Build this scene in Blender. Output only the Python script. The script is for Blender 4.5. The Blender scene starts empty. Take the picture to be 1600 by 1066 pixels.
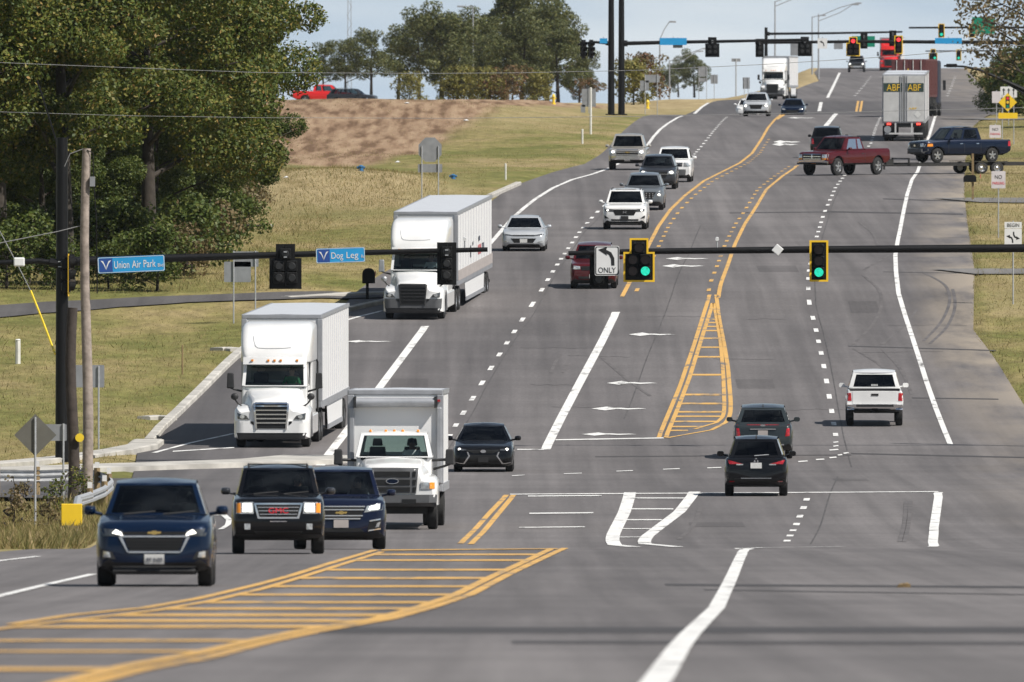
import bpy, bmesh, math, random
import numpy as np
from mathutils import Vector, Matrix
from mathutils.bvhtree import BVHTree

rnd = random.Random(7)
SC = bpy.context.scene
COL = SC.collection
R = math.radians

# ------------------------------------------------------------------ camera, sky, sun, exposure
FPX = 26667.0            # 600 mm lens on a 36 mm sensor, 1600 px wide
CZ = 6.0                 # camera height above the datum
cd = bpy.data.cameras.new('camera')
cd.sensor_width = 36.0
cd.sensor_fit = 'HORIZONTAL'
cd.lens = 600.0
cd.clip_start = 1.0
cd.clip_end = 60000.0
cd.dof.use_dof = True
cd.dof.focus_distance = 560.0
cd.dof.aperture_fstop = 9.0
cam = bpy.data.objects.new('camera', cd)
cam.location = (0, 0, CZ)
cam.rotation_euler = (R(90), 0, 0)
COL.objects.link(cam)
SC.camera = cam

SUN = Vector((0.72, -0.48, 1.0)).normalized()
SUN_EL = math.asin(SUN.z)
SUN_AZ = math.atan2(SUN.x, SUN.y)
w = bpy.data.worlds.new('World')
SC.world = w
w.use_nodes = True
nt = w.node_tree
bg = nt.nodes['Background']
sky = nt.nodes.new('ShaderNodeTexSky')
sky.sky_type = 'NISHITA'
sky.sun_disc = False
sky.sun_elevation = SUN_EL
sky.sun_rotation = SUN_AZ
sky.altitude = 300
sky.air_density = 1.0
sky.dust_density = 0.6
sky.ozone_density = 1.5
# thin veil of broken cloud, thickest towards the horizon
tc = nt.nodes.new('ShaderNodeTexCoord')
mp = nt.nodes.new('ShaderNodeMapping')
mp.inputs['Scale'].default_value = (26, 26, 110)
nz = nt.nodes.new('ShaderNodeTexNoise')
nz.inputs['Scale'].default_value = 1.5
nz.inputs['Detail'].default_value = 6
rp = nt.nodes.new('ShaderNodeValToRGB')
rp.color_ramp.elements[0].position = 0.36
rp.color_ramp.elements[0].color = (11.2, 13.8, 16.8, 1)
rp.color_ramp.elements[1].position = 0.70
rp.color_ramp.elements[1].color = (16.5, 18.0, 19.4, 1)
sx = nt.nodes.new('ShaderNodeSeparateXYZ')
mr = nt.nodes.new('ShaderNodeMapRange')
mr.inputs['From Min'].default_value = 0.0
mr.inputs['From Max'].default_value = 0.12
mr.inputs['To Min'].default_value = 0.92
mr.inputs['To Max'].default_value = 0.04
mx = nt.nodes.new('ShaderNodeMix')
mx.data_type = 'RGBA'
nt.links.new(tc.outputs['Generated'], mp.inputs['Vector'])
nt.links.new(mp.outputs['Vector'], nz.inputs['Vector'])
nt.links.new(nz.outputs['Fac'], rp.inputs['Fac'])
nt.links.new(tc.outputs['Generated'], sx.inputs['Vector'])
nt.links.new(sx.outputs['Z'], mr.inputs['Value'])
# broken fair-weather cloud higher up
mp2 = nt.nodes.new('ShaderNodeMapping')
mp2.inputs['Scale'].default_value = (2.2, 2.2, 5.0)
nz2 = nt.nodes.new('ShaderNodeTexNoise')
nz2.inputs['Scale'].default_value = 1.6
nz2.inputs['Detail'].default_value = 7
rp2 = nt.nodes.new('ShaderNodeValToRGB')
rp2.color_ramp.elements[0].position = 0.46
rp2.color_ramp.elements[1].position = 0.62
rp2.color_ramp.elements[1].color = (0.38, 0.38, 0.38, 1)
mxm = nt.nodes.new('ShaderNodeMath')
mxm.operation = 'MAXIMUM'
nt.links.new(tc.outputs['Generated'], mp2.inputs['Vector'])
nt.links.new(mp2.outputs['Vector'], nz2.inputs['Vector'])
nt.links.new(nz2.outputs['Fac'], rp2.inputs['Fac'])
nt.links.new(rp2.outputs['Color'], mxm.inputs[0])
nt.links.new(mr.outputs['Result'], mxm.inputs[1])
nt.links.new(mxm.outputs['Value'], mx.inputs['Factor'])
nt.links.new(sky.outputs['Color'], mx.inputs['A'])
nt.links.new(rp.outputs['Color'], mx.inputs['B'])
nt.links.new(mx.outputs['Result'], bg.inputs['Color'])
bg.inputs['Strength'].default_value = 0.045

sd = bpy.data.lights.new('sun', 'SUN')
sd.energy = 5.0
sd.angle = R(0.53)
sd.color = (1.0, 0.95, 0.88)
so = bpy.data.objects.new('sun', sd)
so.rotation_euler = (-SUN).to_track_quat('-Z', 'Y').to_euler()
so.location = (0, 0, 200)
COL.objects.link(so)
vs = SC.view_settings
vs.view_transform = 'Standard'
vs.look = 'None'
vs.exposure = 0.2
vs.gamma = 1.0
vs.use_curve_mapping = False

# ------------------------------------------------------------------ helpers
def link(o, parent=None):
    COL.objects.link(o)
    if parent is not None:
        o.parent = parent
    return o

def tag(o, label, cat, group=None):
    o['label'] = label
    o['category'] = cat
    if group:
        o['group'] = group
    return o

def empty(name, loc=(0, 0, 0)):
    o = bpy.data.objects.new(name, None)
    o.empty_display_size = 0.2
    o.location = loc
    return link(o)

def mat(name, c, rough=0.55, metal=0.0, coat=0.0, var=0.12, scale=3.0, bump=0.0, bscale=40.0, emis=0.0, spec=0.5, var2=None):
    m = bpy.data.materials.new(name)
    m.use_nodes = True
    n = m.node_tree.nodes
    l = m.node_tree.links
    b = n['Principled BSDF']
    b.inputs['Roughness'].default_value = rough
    b.inputs['Metallic'].default_value = metal
    b.inputs['Coat Weight'].default_value = coat
    b.inputs['Coat Roughness'].default_value = 0.04
    b.inputs['Coat IOR'].default_value = 1.45
    b.inputs['Specular IOR Level'].default_value = spec
    t = n.new('ShaderNodeTexCoord')
    z = n.new('ShaderNodeTexNoise')
    z.inputs['Scale'].default_value = scale
    z.inputs['Detail'].default_value = 5
    l.new(t.outputs['Object'], z.inputs['Vector'])
    r = n.new('ShaderNodeValToRGB')
    r.color_ramp.elements[0].position = 0.3
    r.color_ramp.elements[1].position = 0.7
    a = tuple(max(0, x * (1 - var)) for x in c)
    d = var2 if var2 else tuple(min(1, x * (1 + var)) for x in c)
    r.color_ramp.elements[0].color = (*a, 1)
    r.color_ramp.elements[1].color = (*d, 1)
    l.new(z.outputs['Fac'], r.inputs['Fac'])
    l.new(r.outputs['Color'], b.inputs['Base Color'])
    if emis:
        l.new(r.outputs['Color'], b.inputs['Emission Color'])
        b.inputs['Emission Strength'].default_value = emis
    if bump:
        z2 = n.new('ShaderNodeTexNoise')
        z2.inputs['Scale'].default_value = bscale
        z2.inputs['Detail'].default_value = 4
        l.new(t.outputs['Object'], z2.inputs['Vector'])
        bp = n.new('ShaderNodeBump')
        bp.inputs['Strength'].default_value = bump
        bp.inputs['Distance'].default_value = 0.02
        l.new(z2.outputs['Fac'], bp.inputs['Height'])
        l.new(bp.outputs['Normal'], b.inputs['Normal'])
    return m

def glass_mat(name, tint, refl=0.06):
    m = bpy.data.materials.new(name)
    m.use_nodes = True
    n = m.node_tree.nodes
    l = m.node_tree.links
    n.remove(n['Principled BSDF'])
    out = n['Material Output']
    tr = n.new('ShaderNodeBsdfTransparent')
    tr.inputs['Color'].default_value = (*tint, 1)
    gl = n.new('ShaderNodeBsdfGlossy')
    gl.inputs['Roughness'].default_value = 0.03
    fr = n.new('ShaderNodeFresnel')
    fr.inputs['IOR'].default_value = 1.5
    ms = n.new('ShaderNodeMixShader')
    l.new(fr.outputs['Fac'], ms.inputs['Fac'])
    l.new(tr.outputs['BSDF'], ms.inputs[1])
    l.new(gl.outputs['BSDF'], ms.inputs[2])
    l.new(ms.outputs['Shader'], out.inputs['Surface'])
    return m

class MB:
    """collects faces of one mesh"""
    def __init__(s):
        s.v = []
        s.f = []
        s.m = []

    def face(s, pts, m=0):
        i = len(s.v)
        s.v += [tuple(p) for p in pts]
        s.f.append(tuple(range(i, i + len(pts))))
        s.m.append(m)

    def box(s, x0, x1, y0, y1, z0, z1, m=0, tx=0.0, ty=0.0):
        """box; tx, ty pull the top face in"""
        i = len(s.v)
        s.v += [(x0, y0, z0), (x1, y0, z0), (x1, y1, z0), (x0, y1, z0),
                (x0 + tx, y0 + ty, z1), (x1 - tx, y0 + ty, z1), (x1 - tx, y1 - ty, z1), (x0 + tx, y1 - ty, z1)]
        for f in ((0, 3, 2, 1), (4, 5, 6, 7), (0, 1, 5, 4), (1, 2, 6, 5), (2, 3, 7, 6), (3, 0, 4, 7)):
            s.f.append(tuple(i + k for k in f))
            s.m.append(m)

    def tube(s, pts, rad, n=8, m=0, cap=True):
        """tube through pts; rad a number or a list"""
        P = [Vector(p) for p in pts]
        if not isinstance(rad, (list, tuple)):
            rad = [rad] * len(P)
        base = len(s.v)
        up = None
        for k, p in enumerate(P):
            d = (P[min(k + 1, len(P) - 1)] - P[max(k - 1, 0)])
            d = d.normalized() if d.length > 1e-9 else Vector((0, 0, 1))
            a = d.cross(Vector((0, 0, 1)) if abs(d.z) < 0.9 else Vector((1, 0, 0))).normalized()
            if up is not None and a.dot(up) < 0:
                a = -a
            up = a
            b = d.cross(a)
            for q in range(n):
                t = 2 * math.pi * q / n
                s.v.append(tuple(p + (a * math.cos(t) + b * math.sin(t)) * rad[k]))
        for k in range(len(P) - 1):
            for q in range(n):
                q2 = (q + 1) % n
                s.f.append((base + k * n + q, base + k * n + q2, base + (k + 1) * n + q2, base + (k + 1) * n + q))
                s.m.append(m)
        if cap:
            s.f.append(tuple(base + q for q in range(n - 1, -1, -1)))
            s.m.append(m)
            e = base + (len(P) - 1) * n
            s.f.append(tuple(e + q for q in range(n)))
            s.m.append(m)

    def grid(s, rows, m=0, closed=False):
        """rows: list of equal-length point lists"""
        b = len(s.v)
        k = len(rows[0])
        for r in rows:
            s.v += [tuple(p) for p in r]
        for i in range(len(rows) - 1):
            for j in range(k if closed else k - 1):
                j2 = (j + 1) % k
                s.f.append((b + i * k + j, b + i * k + j2, b + (i + 1) * k + j2, b + (i + 1) * k + j))
                s.m.append(m(i, j) if callable(m) else m)

    def prism(s, poly, y0, y1, m=0):
        """polygon in x,z pushed from y0 to y1"""
        n = len(poly)
        i = len(s.v)
        s.v += [(x, y0, z) for x, z in poly] + [(x, y1, z) for x, z in poly]
        s.f.append(tuple(range(i, i + n)))
        s.m.append(m)
        s.f.append(tuple(range(i + 2 * n - 1, i + n - 1, -1)))
        s.m.append(m)
        for k in range(n):
            k2 = (k + 1) % n
            s.f.append((i + k, i + n + k, i + n + k2, i + k2))
            s.m.append(m)

    def mesh(s, name, mats, smooth=None, recalc=True):
        me = bpy.data.meshes.new(name)
        me.from_pydata(s.v, [], s.f)
        if not isinstance(mats, (list, tuple)):
            mats = [mats]
        for x in mats:
            me.materials.append(x)
        if len(mats) > 1:
            me.polygons.foreach_set('material_index', s.m)
        if recalc:
            bm = bmesh.new()
            bm.from_mesh(me)
            bmesh.ops.remove_doubles(bm, verts=bm.verts, dist=0.0004)
            bmesh.ops.recalc_face_normals(bm, faces=bm.faces)
            bm.to_mesh(me)
            bm.free()
        if smooth is not None:
            me.polygons.foreach_set('use_smooth', [True] * len(me.polygons))
            me.set_sharp_from_angle(angle=R(smooth))
        me.update()
        return me

    def build(s, name, mats, parent=None, smooth=None, bevel=0.0, recalc=True, seg=2):
        o = bpy.data.objects.new(name, s.mesh(name, mats, smooth, recalc))
        link(o, parent)
        if bevel:
            b = o.modifiers.new('bevel', 'BEVEL')
            b.width = bevel
            b.segments = seg
            b.limit_method = 'ANGLE'
            b.angle_limit = R(35)
        return o

def text(name, body, width, height, m, parent, loc, yaw=0.0, extrude=0.004, flip=False):
    """flat lettering in the x,z plane facing -y, fitted in width x height, centred at loc"""
    c = bpy.data.curves.new('t', 'FONT')
    c.body = body
    c.align_x = 'CENTER'
    c.align_y = 'CENTER'
    c.extrude = extrude
    t = bpy.data.objects.new('t', c)
    COL.objects.link(t)
    dg = bpy.context.evaluated_depsgraph_get()
    me = bpy.data.meshes.new_from_object(t.evaluated_get(dg))
    bpy.data.objects.remove(t)
    n = len(me.vertices)
    a = np.empty(n * 3)
    me.vertices.foreach_get('co', a)
    a = a.reshape(-1, 3)
    lo, hi = a.min(0), a.max(0)
    x = (a[:, 0] - (lo[0] + hi[0]) / 2) * width / max(hi[0] - lo[0], 1e-6)
    z = (a[:, 1] - (lo[1] + hi[1]) / 2) * height / max(hi[1] - lo[1], 1e-6)
    y = -a[:, 2]
    b = np.stack([x, y, z], 1)
    me.vertices.foreach_set('co', b.ravel())
    me.materials.clear()
    me.materials.append(m)
    me.update()
    o = bpy.data.objects.new(name, me)
    link(o, parent)
    o.location = loc
    o.rotation_euler = (0, 0, yaw)
    return o

def copy_tree(o, parent=None):
    c = o.copy()
    link(c, parent)
    for ch in o.children:
        copy_tree(ch, c)
    return c

# ------------------------------------------------------------------ the lie of the land
# rows: pixels per metre at that place on the road, and the height it has in view (gives distance and height)
SY = [(225, 1066), (160, 1000), (130, 962), (100, 917), (88, 891), (78, 868), (72, 858.5), (66, 853.5), (61.5, 828),
      (55.7, 770), (51, 734), (48.9, 700), (46.7, 658), (43.3, 558), (41, 495), (40, 456), (38.4, 418), (36.8, 392),
      (35.6, 371), (34, 345), (32.6, 315), (31.2, 292), (30.1, 277), (28.9, 262), (26.5, 236), (25.3, 215), (24.2, 200),
      (22.3, 182), (21.7, 179.5), (20.6, 184.5), (19.5, 181), (18.5, 171), (17.5, 158), (16, 154), (13.5, 128), (11.5, 113), (10.5, 110.5)]
PY = [-1700, 0, 60] + [FPX / s for s, y in SY] + [2800, 3400, 6000]
PZ = [CZ - 3.0, CZ - 1.6, CZ - 1.95] + [CZ - (y - 533) / s for s, y in SY]
PZ += [PZ[-1] + 0.6, PZ[-1] + 0.0, PZ[-1] - 10]

def pchip(xs, ys, q):
    xs, ys = np.array(xs, float), np.array(ys, float)
    h = np.diff(xs)
    d = np.diff(ys) / h
    m = np.zeros_like(xs)
    m[0], m[-1] = d[0], d[-1]
    for i in range(1, len(xs) - 1):
        if d[i - 1] * d[i] > 0:
            w1, w2 = 2 * h[i] + h[i - 1], h[i] + 2 * h[i - 1]
            m[i] = (w1 + w2) / (w1 / d[i - 1] + w2 / d[i])
    k = np.clip(np.searchsorted(xs, q) - 1, 0, len(xs) - 2)
    t = (q - xs[k]) / h[k]
    return (ys[k] * (1 + 2 * t) * (1 - t) ** 2 + m[k] * h[k] * t * (1 - t) ** 2 +
            ys[k + 1] * t * t * (3 - 2 * t) + m[k + 1] * h[k] * t * t * (t - 1))

ROWS = np.arange(-1600, 6002, 2.0)
ZROWS = pchip(PY, PZ, ROWS)

def prof(Y):
    return np.interp(Y, ROWS, ZROWS)

# left land keeps level with the road up to the ridge, then runs on as a plateau
LY = [-1700, 1130, 1190, 1260, 1600, 2050, 2300, 6000]
LZ = [0, 0] + [CZ + (533 - y) * Y / FPX for Y, y in ((1190, 165), (1260, 157.5), (1600, 167), (2050, 164), (2300, 172))]
LZ += [LZ[-1] - 6]

def left_prof(Y):
    Y = np.asarray(Y, float)
    far = np.interp(Y, LY[2:], LZ[2:])
    t = np.clip((Y - 1040) / 150, 0, 1)
    t = t * t * (3 - 2 * t)
    return prof(Y) * (1 - t) + far * t

XLT = [(-1700, -14), (340, -11), (365, -10.6), (400, -9.9), (470, -10.2), (490, -11), (548, -12), (571, -11.5), (614, -9.9),
       (650, -6.8), (700, -4.6), (760, -2.6), (855, 0), (905, 2.2), (940, 4.0), (985, 5.0), (1070, 6.8), (1185, 9.0), (1300, 12),
       (1400, 14.5), (1520, 18), (1700, 26), (2000, 36), (2319, 41), (2800, 52), (6000, 110)]
XRT = [(-1700, 21), (480, 20), (520, 18.5), (560, 17.8), (582, 17.5), (640, 17.3), (690, 18.7), (830, 22), (960, 25.5), (1110, 30),
       (1270, 36), (1500, 43), (1700, 47.5), (2319, 62), (2800, 74), (6000, 150)]
XL = lambda Y: np.interp(Y, *zip(*XLT))
XR = lambda Y: np.interp(Y, *zip(*XRT))

def sm(t):
    t = np.clip(t, 0, 1)
    return t * t * (3 - 2 * t)

def gz(X, Y):
    """height of the land (or road) at X, Y"""
    X = np.asarray(X, float)
    Y = np.asarray(Y, float)
    p = prof(Y)
    dl = XL(Y) - X
    dr = X - XR(Y)
    wl = sm((dl - 0.5) / 12)
    z = p + (left_prof(Y) - p) * wl
    und = 0.10 * np.sin(X * 0.31 + Y * 0.043) + 0.08 * np.sin(X * 0.17 - Y * 0.071 + 1.3)
    z = z + und * np.maximum(sm((dl - 0.3) / 5), sm((dr - 0.3) / 5))
    mound = 0.75 * np.exp(-((X + 8.2) / 5.0) ** 2 - ((Y - 850) / 34) ** 2) + 0.5 * np.exp(-((X + 14) / 4.0) ** 2 - ((Y - 905) / 40) ** 2)
    z = z + mound * sm((dl - 1) / 4)
    z = z + 0.06 * np.maximum(sm((dl - 0.2) / 0.8), 0) * (Y > 520)
    z = z - 0.25 * sm((dl - 0.6) / 2.5) * (Y < 470)
    z = z + 0.25 * sm((dr - 1.0) / 8)
    return z

def hit(px, py, y0=90.0, y1=2700.0):
    """where the sight line of a picture point meets the land"""
    Y = np.arange(y0, y1, 0.5)
    X = (px - 800) * Y / FPX
    zr = CZ - (py - 533) * Y / FPX
    g = gz(X, Y)
    k = np.argmax(g >= zr)
    if not (g >= zr).any():
        k = len(Y) - 1
    return Vector((X[k], Y[k], float(g[k])))

def at(px, py, Y):
    return Vector(((px - 800) * Y / FPX, Y, CZ - (py - 533) * Y / FPX))

def onground(px, Y, dz=0.0):
    X = (px - 800) * Y / FPX
    return Vector((X, Y, float(gz(X, Y)) + dz))

# ------------------------------------------------------------------ surface materials
def nodes_of(name):
    m = bpy.data.materials.new(name)
    m.use_nodes = True
    return m, m.node_tree.nodes, m.node_tree.links, m.node_tree.nodes['Principled BSDF']

def noise(n, l, vec, scale, detail=5, sc=(1, 1, 1), rough=0.6):
    mpn = n.new('ShaderNodeMapping')
    mpn.inputs['Scale'].default_value = sc
    l.new(vec, mpn.inputs['Vector'])
    z = n.new('ShaderNodeTexNoise')
    z.inputs['Scale'].default_value = scale
    z.inputs['Detail'].default_value = detail
    z.inputs['Roughness'].default_value = rough
    l.new(mpn.outputs['Vector'], z.inputs['Vector'])
    return z.outputs['Fac']

def ramp(n, l, fac, stops):
    r = n.new('ShaderNodeValToRGB')
    e = r.color_ramp.elements
    while len(e) < len(stops):
        e.new(0.5)
    for q, (p, c) in zip(e, stops):
        q.position = p
        q.color = (*c, 1) if isinstance(c, tuple) else (c, c, c, 1)
    l.new(fac, r.inputs['Fac'])
    return r.outputs['Color']

def mixc(n, l, fac, a, b, mode='MIX'):
    x = n.new('ShaderNodeMix')
    x.data_type = 'RGBA'
    x.blend_type = mode
    for sock, val in (('Factor', fac), ('A', a), ('B', b)):
        if isinstance(val, (int, float)):
            x.inputs[sock].default_value = val
        elif isinstance(val, tuple):
            x.inputs[sock].default_value = (*val, 1)
        else:
            l.new(val, x.inputs[sock])
    return x.outputs['Result']

def math_n(n, l, op, a, b):
    x = n.new('ShaderNodeMath')
    x.operation = op
    x.use_clamp = True
    for k, val in enumerate((a, b)):
        if isinstance(val, (int, float)):
            x.inputs[k].default_value = val
        else:
            l.new(val, x.inputs[k])
    return x.outputs[0]

def attr(n, name):
    a = n.new('ShaderNodeAttribute')
    a.attribute_name = name
    return a.outputs['Fac']

def asphalt(name, dark, light, use_dust=False):
    m, n, l, b = nodes_of(name)
    vec = n.new('ShaderNodeTexCoord').outputs['Object']
    big = noise(n, l, vec, 1.0, 6, (0.22, 0.012, 0.2))
    c = ramp(n, l, big, [(0.3, dark), (0.7, light)])
    streak = noise(n, l, vec, 1.0, 4, (1.3, 0.008, 0.2))
    c = mixc(n, l, 0.7, c, ramp(n, l, streak, [(0.33, 0.72), (0.66, 1.2)]), 'MULTIPLY')
    band = noise(n, l, vec, 1.0, 5, (0.05, 0.16, 0.2))
    c = mixc(n, l, 0.5, c, ramp(n, l, band, [(0.32, 0.78), (0.68, 1.2)]), 'MULTIPLY')
    grit = noise(n, l, vec, 9.0, 3, (1, 0.25, 1))
    c = mixc(n, l, 0.35, c, ramp(n, l, grit, [(0.3, 0.7), (0.7, 1.3)]), 'MULTIPLY')
    if use_dust:
        d = attr(n, 'dust')
        patch = noise(n, l, vec, 1.0, 7, (0.35, 0.05, 0.3))
        f = math_n(n, l, 'MULTIPLY', d, ramp(n, l, patch, [(0.38, 0.0), (0.60, 1.0)]))
        c = mixc(n, l, f, c, (0.33, 0.28, 0.22))
        fr = attr(n, 'fresh')
        c = mixc(n, l, fr, c, (0.05, 0.048, 0.05))
    l.new(c, b.inputs['Base Color'])
    b.inputs['Roughness'].default_value = 0.82
    b.inputs['Specular IOR Level'].default_value = 0.35
    return m

M = {}
M['asphalt'] = asphalt('asphalt', (0.100, 0.092, 0.091), (0.172, 0.159, 0.155), True)
M['side_asphalt'] = asphalt('side_asphalt', (0.075, 0.071, 0.072), (0.11, 0.104, 0.102))
M['patch'] = asphalt('patch', (0.085, 0.078, 0.077), (0.13, 0.12, 0.117))
M['drive'] = asphalt('drive', (0.13, 0.125, 0.12), (0.2, 0.19, 0.18))

def worn_paint(name, col, thr):
    m, n, l, b = nodes_of(name)
    vec = n.new('ShaderNodeTexCoord').outputs['Object']
    f = noise(n, l, vec, 2.2, 7, (1, 0.2, 1))
    c = mixc(n, l, ramp(n, l, f, [(thr, 0.0), (thr + 0.16, 1.0)]), (0.17, 0.16, 0.15), col)
    f2 = noise(n, l, vec, 0.6, 4, (1, 0.3, 1))
    c = mixc(n, l, 0.5, c, ramp(n, l, f2, [(0.3, 0.8), (0.7, 1.1)]), 'MULTIPLY')
    l.new(c, b.inputs['Base Color'])
    b.inputs['Roughness'].default_value = 0.6
    return m

M['white_paint'] = worn_paint('white_paint', (0.78, 0.77, 0.74), 0.30)
M['yellow_paint'] = worn_paint('yellow_paint', (0.66, 0.385, 0.105), 0.31)
M['tar_and_shadow'] = mat('tar_and_shadow', (0.055, 0.05, 0.048), 0.7, var=0.2)  # colours the sealed cracks and the painted shadow bands alike
M['joint'] = mat('joint', (0.075, 0.07, 0.068), 0.8, var=0.3, scale=0.5)
M['skid'] = mat('skid', (0.115, 0.105, 0.102), 0.8, var=0.25, scale=0.6)
M['concrete'] = mat('concrete', (0.45, 0.43, 0.39), 0.85, var=0.28, scale=0.9, bump=0.3, bscale=6)

def ground_mat():
    m, n, l, b = nodes_of('ground')
    vec = n.new('ShaderNodeTexCoord').outputs['Object']
    f = noise(n, l, vec, 1.0, 8, (0.16, 0.05, 0.1))
    c = ramp(n, l, f, [(0.30, (0.115, 0.13, 0.036)), (0.44, (0.175, 0.168, 0.056)), (0.56, (0.25, 0.207, 0.09)), (0.70, (0.335, 0.26, 0.14))])
    f2 = noise(n, l, vec, 1.0, 8, (1.6, 0.45, 1))
    c = mixc(n, l, 0.8, c, ramp(n, l, f2, [(0.25, 0.5), (0.75, 1.45)]), 'MULTIPLY')
    f3 = noise(n, l, vec, 8.0, 5, (1, 0.5, 1))
    c = mixc(n, l, 0.6, c, ramp(n, l, f3, [(0.25, 0.55), (0.75, 1.4)]), 'MULTIPLY')
    fine = ramp(n, l, f3, [(0.25, 0.62), (0.75, 1.3)])
    # dry straw
    dr = attr(n, 'dry')
    c = mixc(n, l, dr, c, mixc(n, l, 1.0, ramp(n, l, noise(n, l, vec, 1.0, 6, (0.7, 0.12, 1)), [(0.3, (0.26, 0.2, 0.1)), (0.7, (0.44, 0.35, 0.2))]), fine, 'MULTIPLY'))
    # turned soil with furrows that run down the slope
    di = attr(n, 'dirt')
    mpn = n.new('ShaderNodeMapping')
    mpn.inputs['Scale'].default_value = (0.8, 0.004, 1)
    mpn.inputs['Rotation'].default_value = (0, 0, R(14))
    l.new(vec, mpn.inputs['Vector'])
    fz = n.new('ShaderNodeTexNoise')
    fz.inputs['Scale'].default_value = 1.6
    fz.inputs['Detail'].default_value = 2.5
    l.new(mpn.outputs['Vector'], fz.inputs['Vector'])
    soil = ramp(n, l, fz.outputs['Fac'], [(0.36, (0.15, 0.092, 0.056)), (0.48, (0.265, 0.175, 0.11)), (0.64, (0.36, 0.255, 0.165))])
    soil = mixc(n, l, 1.0, soil, fine, 'MULTIPLY')
    edge = noise(n, l, vec, 1.0, 6, (0.5, 0.05, 1))
    dif = ramp(n, l, math_n(n, l, 'ADD', math_n(n, l, 'MULTIPLY', di, 0.7), math_n(n, l, 'MULTIPLY', edge, 0.6)), [(0.42, 0.0), (0.80, 1.0)])
    c = mixc(n, l, dif, c, soil)
    l.new(c, b.inputs['Base Color'])
    b.inputs['Roughness'].default_value = 0.95
    b.inputs['Specular IOR Level'].default_value = 0.1
    bp = n.new('ShaderNodeBump')
    bp.inputs['Strength'].default_value = 0.6
    bp.inputs['Distance'].default_value = 0.12
    l.new(f2, bp.inputs['Height'])
    l.new(bp.outputs['Normal'], b.inputs['Normal'])
    return m
M['ground'] = ground_mat()

# ------------------------------------------------------------------ ground and road sheets
def sheet(rows, cols, name, m, attrs, parent=None):
    """rows x cols grid: arrays X, Y, Z of the same shape"""
    X, Y, Z = cols
    nr, nc = X.shape
    v = np.stack([X, Y, Z], 2).reshape(-1, 3)
    i = np.arange(nr * nc).reshape(nr, nc)
    f = np.stack([i[:-1, :-1], i[:-1, 1:], i[1:, 1:], i[1:, :-1]], 2).reshape(-1, 4)
    me = bpy.data.meshes.new(name)
    me.from_pydata(v.tolist(), [], f.tolist())
    me.materials.append(m)
    for k, a in attrs.items():
        at_ = me.attributes.new(k, 'FLOAT', 'POINT')
        at_.data.foreach_set('value', a.ravel().astype(np.float32))
    me.polygons.foreach_set('use_smooth', [True] * len(me.polygons))
    o = bpy.data.objects.new(name, me)
    return link(o, parent)

GY = np.concatenate([np.arange(-1600, -80, 40.0), np.arange(-80, 1400, 4.0), np.arange(1400, 2700, 10.0), np.linspace(2700, 6000, 34)])
dL = np.array([600, 300, 140, 80, 50, 36, 29, 24, 20, 17, 14, 12, 10, 8, 6.5, 5, 4, 3, 2.2, 1.5, 1.0, 0.6, 0.3, 0.0])
dR = dL[::-1]
Yg = np.repeat(GY[:, None], len(dL) * 2 + 2, 1)
xl, xr = XL(GY)[:, None], XR(GY)[:, None]
Xg = np.concatenate([xl - dL[None, :], xl + 0.5 + 0 * xl, xr - 0.5 + 0 * xr, xr + dR[None, :]], 1)
Zg = gz(Xg, Yg)
nl = len(dL)
inside = (Xg > xl - 0.15) & (Xg < xr + 0.15)
Zg = np.where(inside, Zg - 0.18, Zg)
Zg[:, nl - 1] = gz(Xg[:, nl - 1], GY) - 0.05
Zg[:, nl + 2] = gz(Xg[:, nl + 2], GY) - 0.05
bx = -5.5 + (Yg - 950) * 0.032
dirt = sm((bx - Xg) / 3.0) * sm((Yg - 890) / 50) * (Yg < 1420) * sm((Xg + 60) / 10)
dry = np.exp(-((Xg + 7.6) / 4.2) ** 2 - ((Yg - 840) / 42) ** 2) * 1.3 + 0.75 * np.exp(-((Xg + 13.4) / 2.6) ** 2 - ((Yg - 800) / 90) ** 2)
dry += 0.55 * sm((Xg - xr) / 1.0) * (Yg > 650) * (0.6 + 0.4 * np.sin(Yg * 0.05))
dry += 0.5 * (Yg < 470) * (Xg < 0) + 0.9 * sm((Yg - 1300) / 200)
dry += 0.55 * sm((Yg - 1040) / 60) * np.exp(-((Xg - xl + 8) / 6) ** 2)
dry = np.clip(dry, 0, 1) * (1 - 0.6 * dirt)
ground = sheet(len(GY), (Xg, Yg, Zg), 'ground', M['ground'], {'dirt': dirt, 'dry': dry})
ground['kind'] = 'structure'

RY = np.arange(-1600, 2760, 2.0)
XE = np.interp(RY, [0, 480, 548, 614, 690, 830, 960, 1110, 1270, 1700, 2760], [13.2, 12, 14.2, 14.4, 15.8, 19.6, 23.4, 26.9, 31.5, 41, 64])
fr = [0.0, 0.25, 0.5, 0.75]
Xr_ = np.stack([XL(RY) + (XE - XL(RY)) * t for t in fr] + [XE, XE + 0.45 * (XR(RY) - XE), XR(RY) - 0.4, XR(RY)], 1)
Yr_ = np.repeat(RY[:, None], Xr_.shape[1], 1)
Zr_ = np.repeat(prof(RY)[:, None], Xr_.shape[1], 1)
dust = np.zeros_like(Xr_)
near = 0.55 + 0.45 * sm((RY - 560) / 60) * sm((1100 - RY) / 150)
dust[:, 4] = 0.0
dust[:, 5] = 0.5 * near
dust[:, 6] = 0.8 * near
dust[:, 7] = 1.0 * near
fresh = np.zeros_like(Xr_)
fresh[:, 0] = sm((RY - 380) / 40) * sm((640 - RY) / 40) * 0.55
fresh[:, 0] += sm((RY - 1320) / 30) * sm((1600 - RY) / 30) * 0.5
for k in range(1, 8):
    fresh[:, k] = sm((RY - 1330) / 20) * sm((1530 - RY) / 30) * 0.55
road = sheet(len(RY), (Xr_, Yr_, Zr_), 'road', M['asphalt'], {'dust': dust, 'fresh': fresh})
road['kind'] = 'structure'

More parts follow.
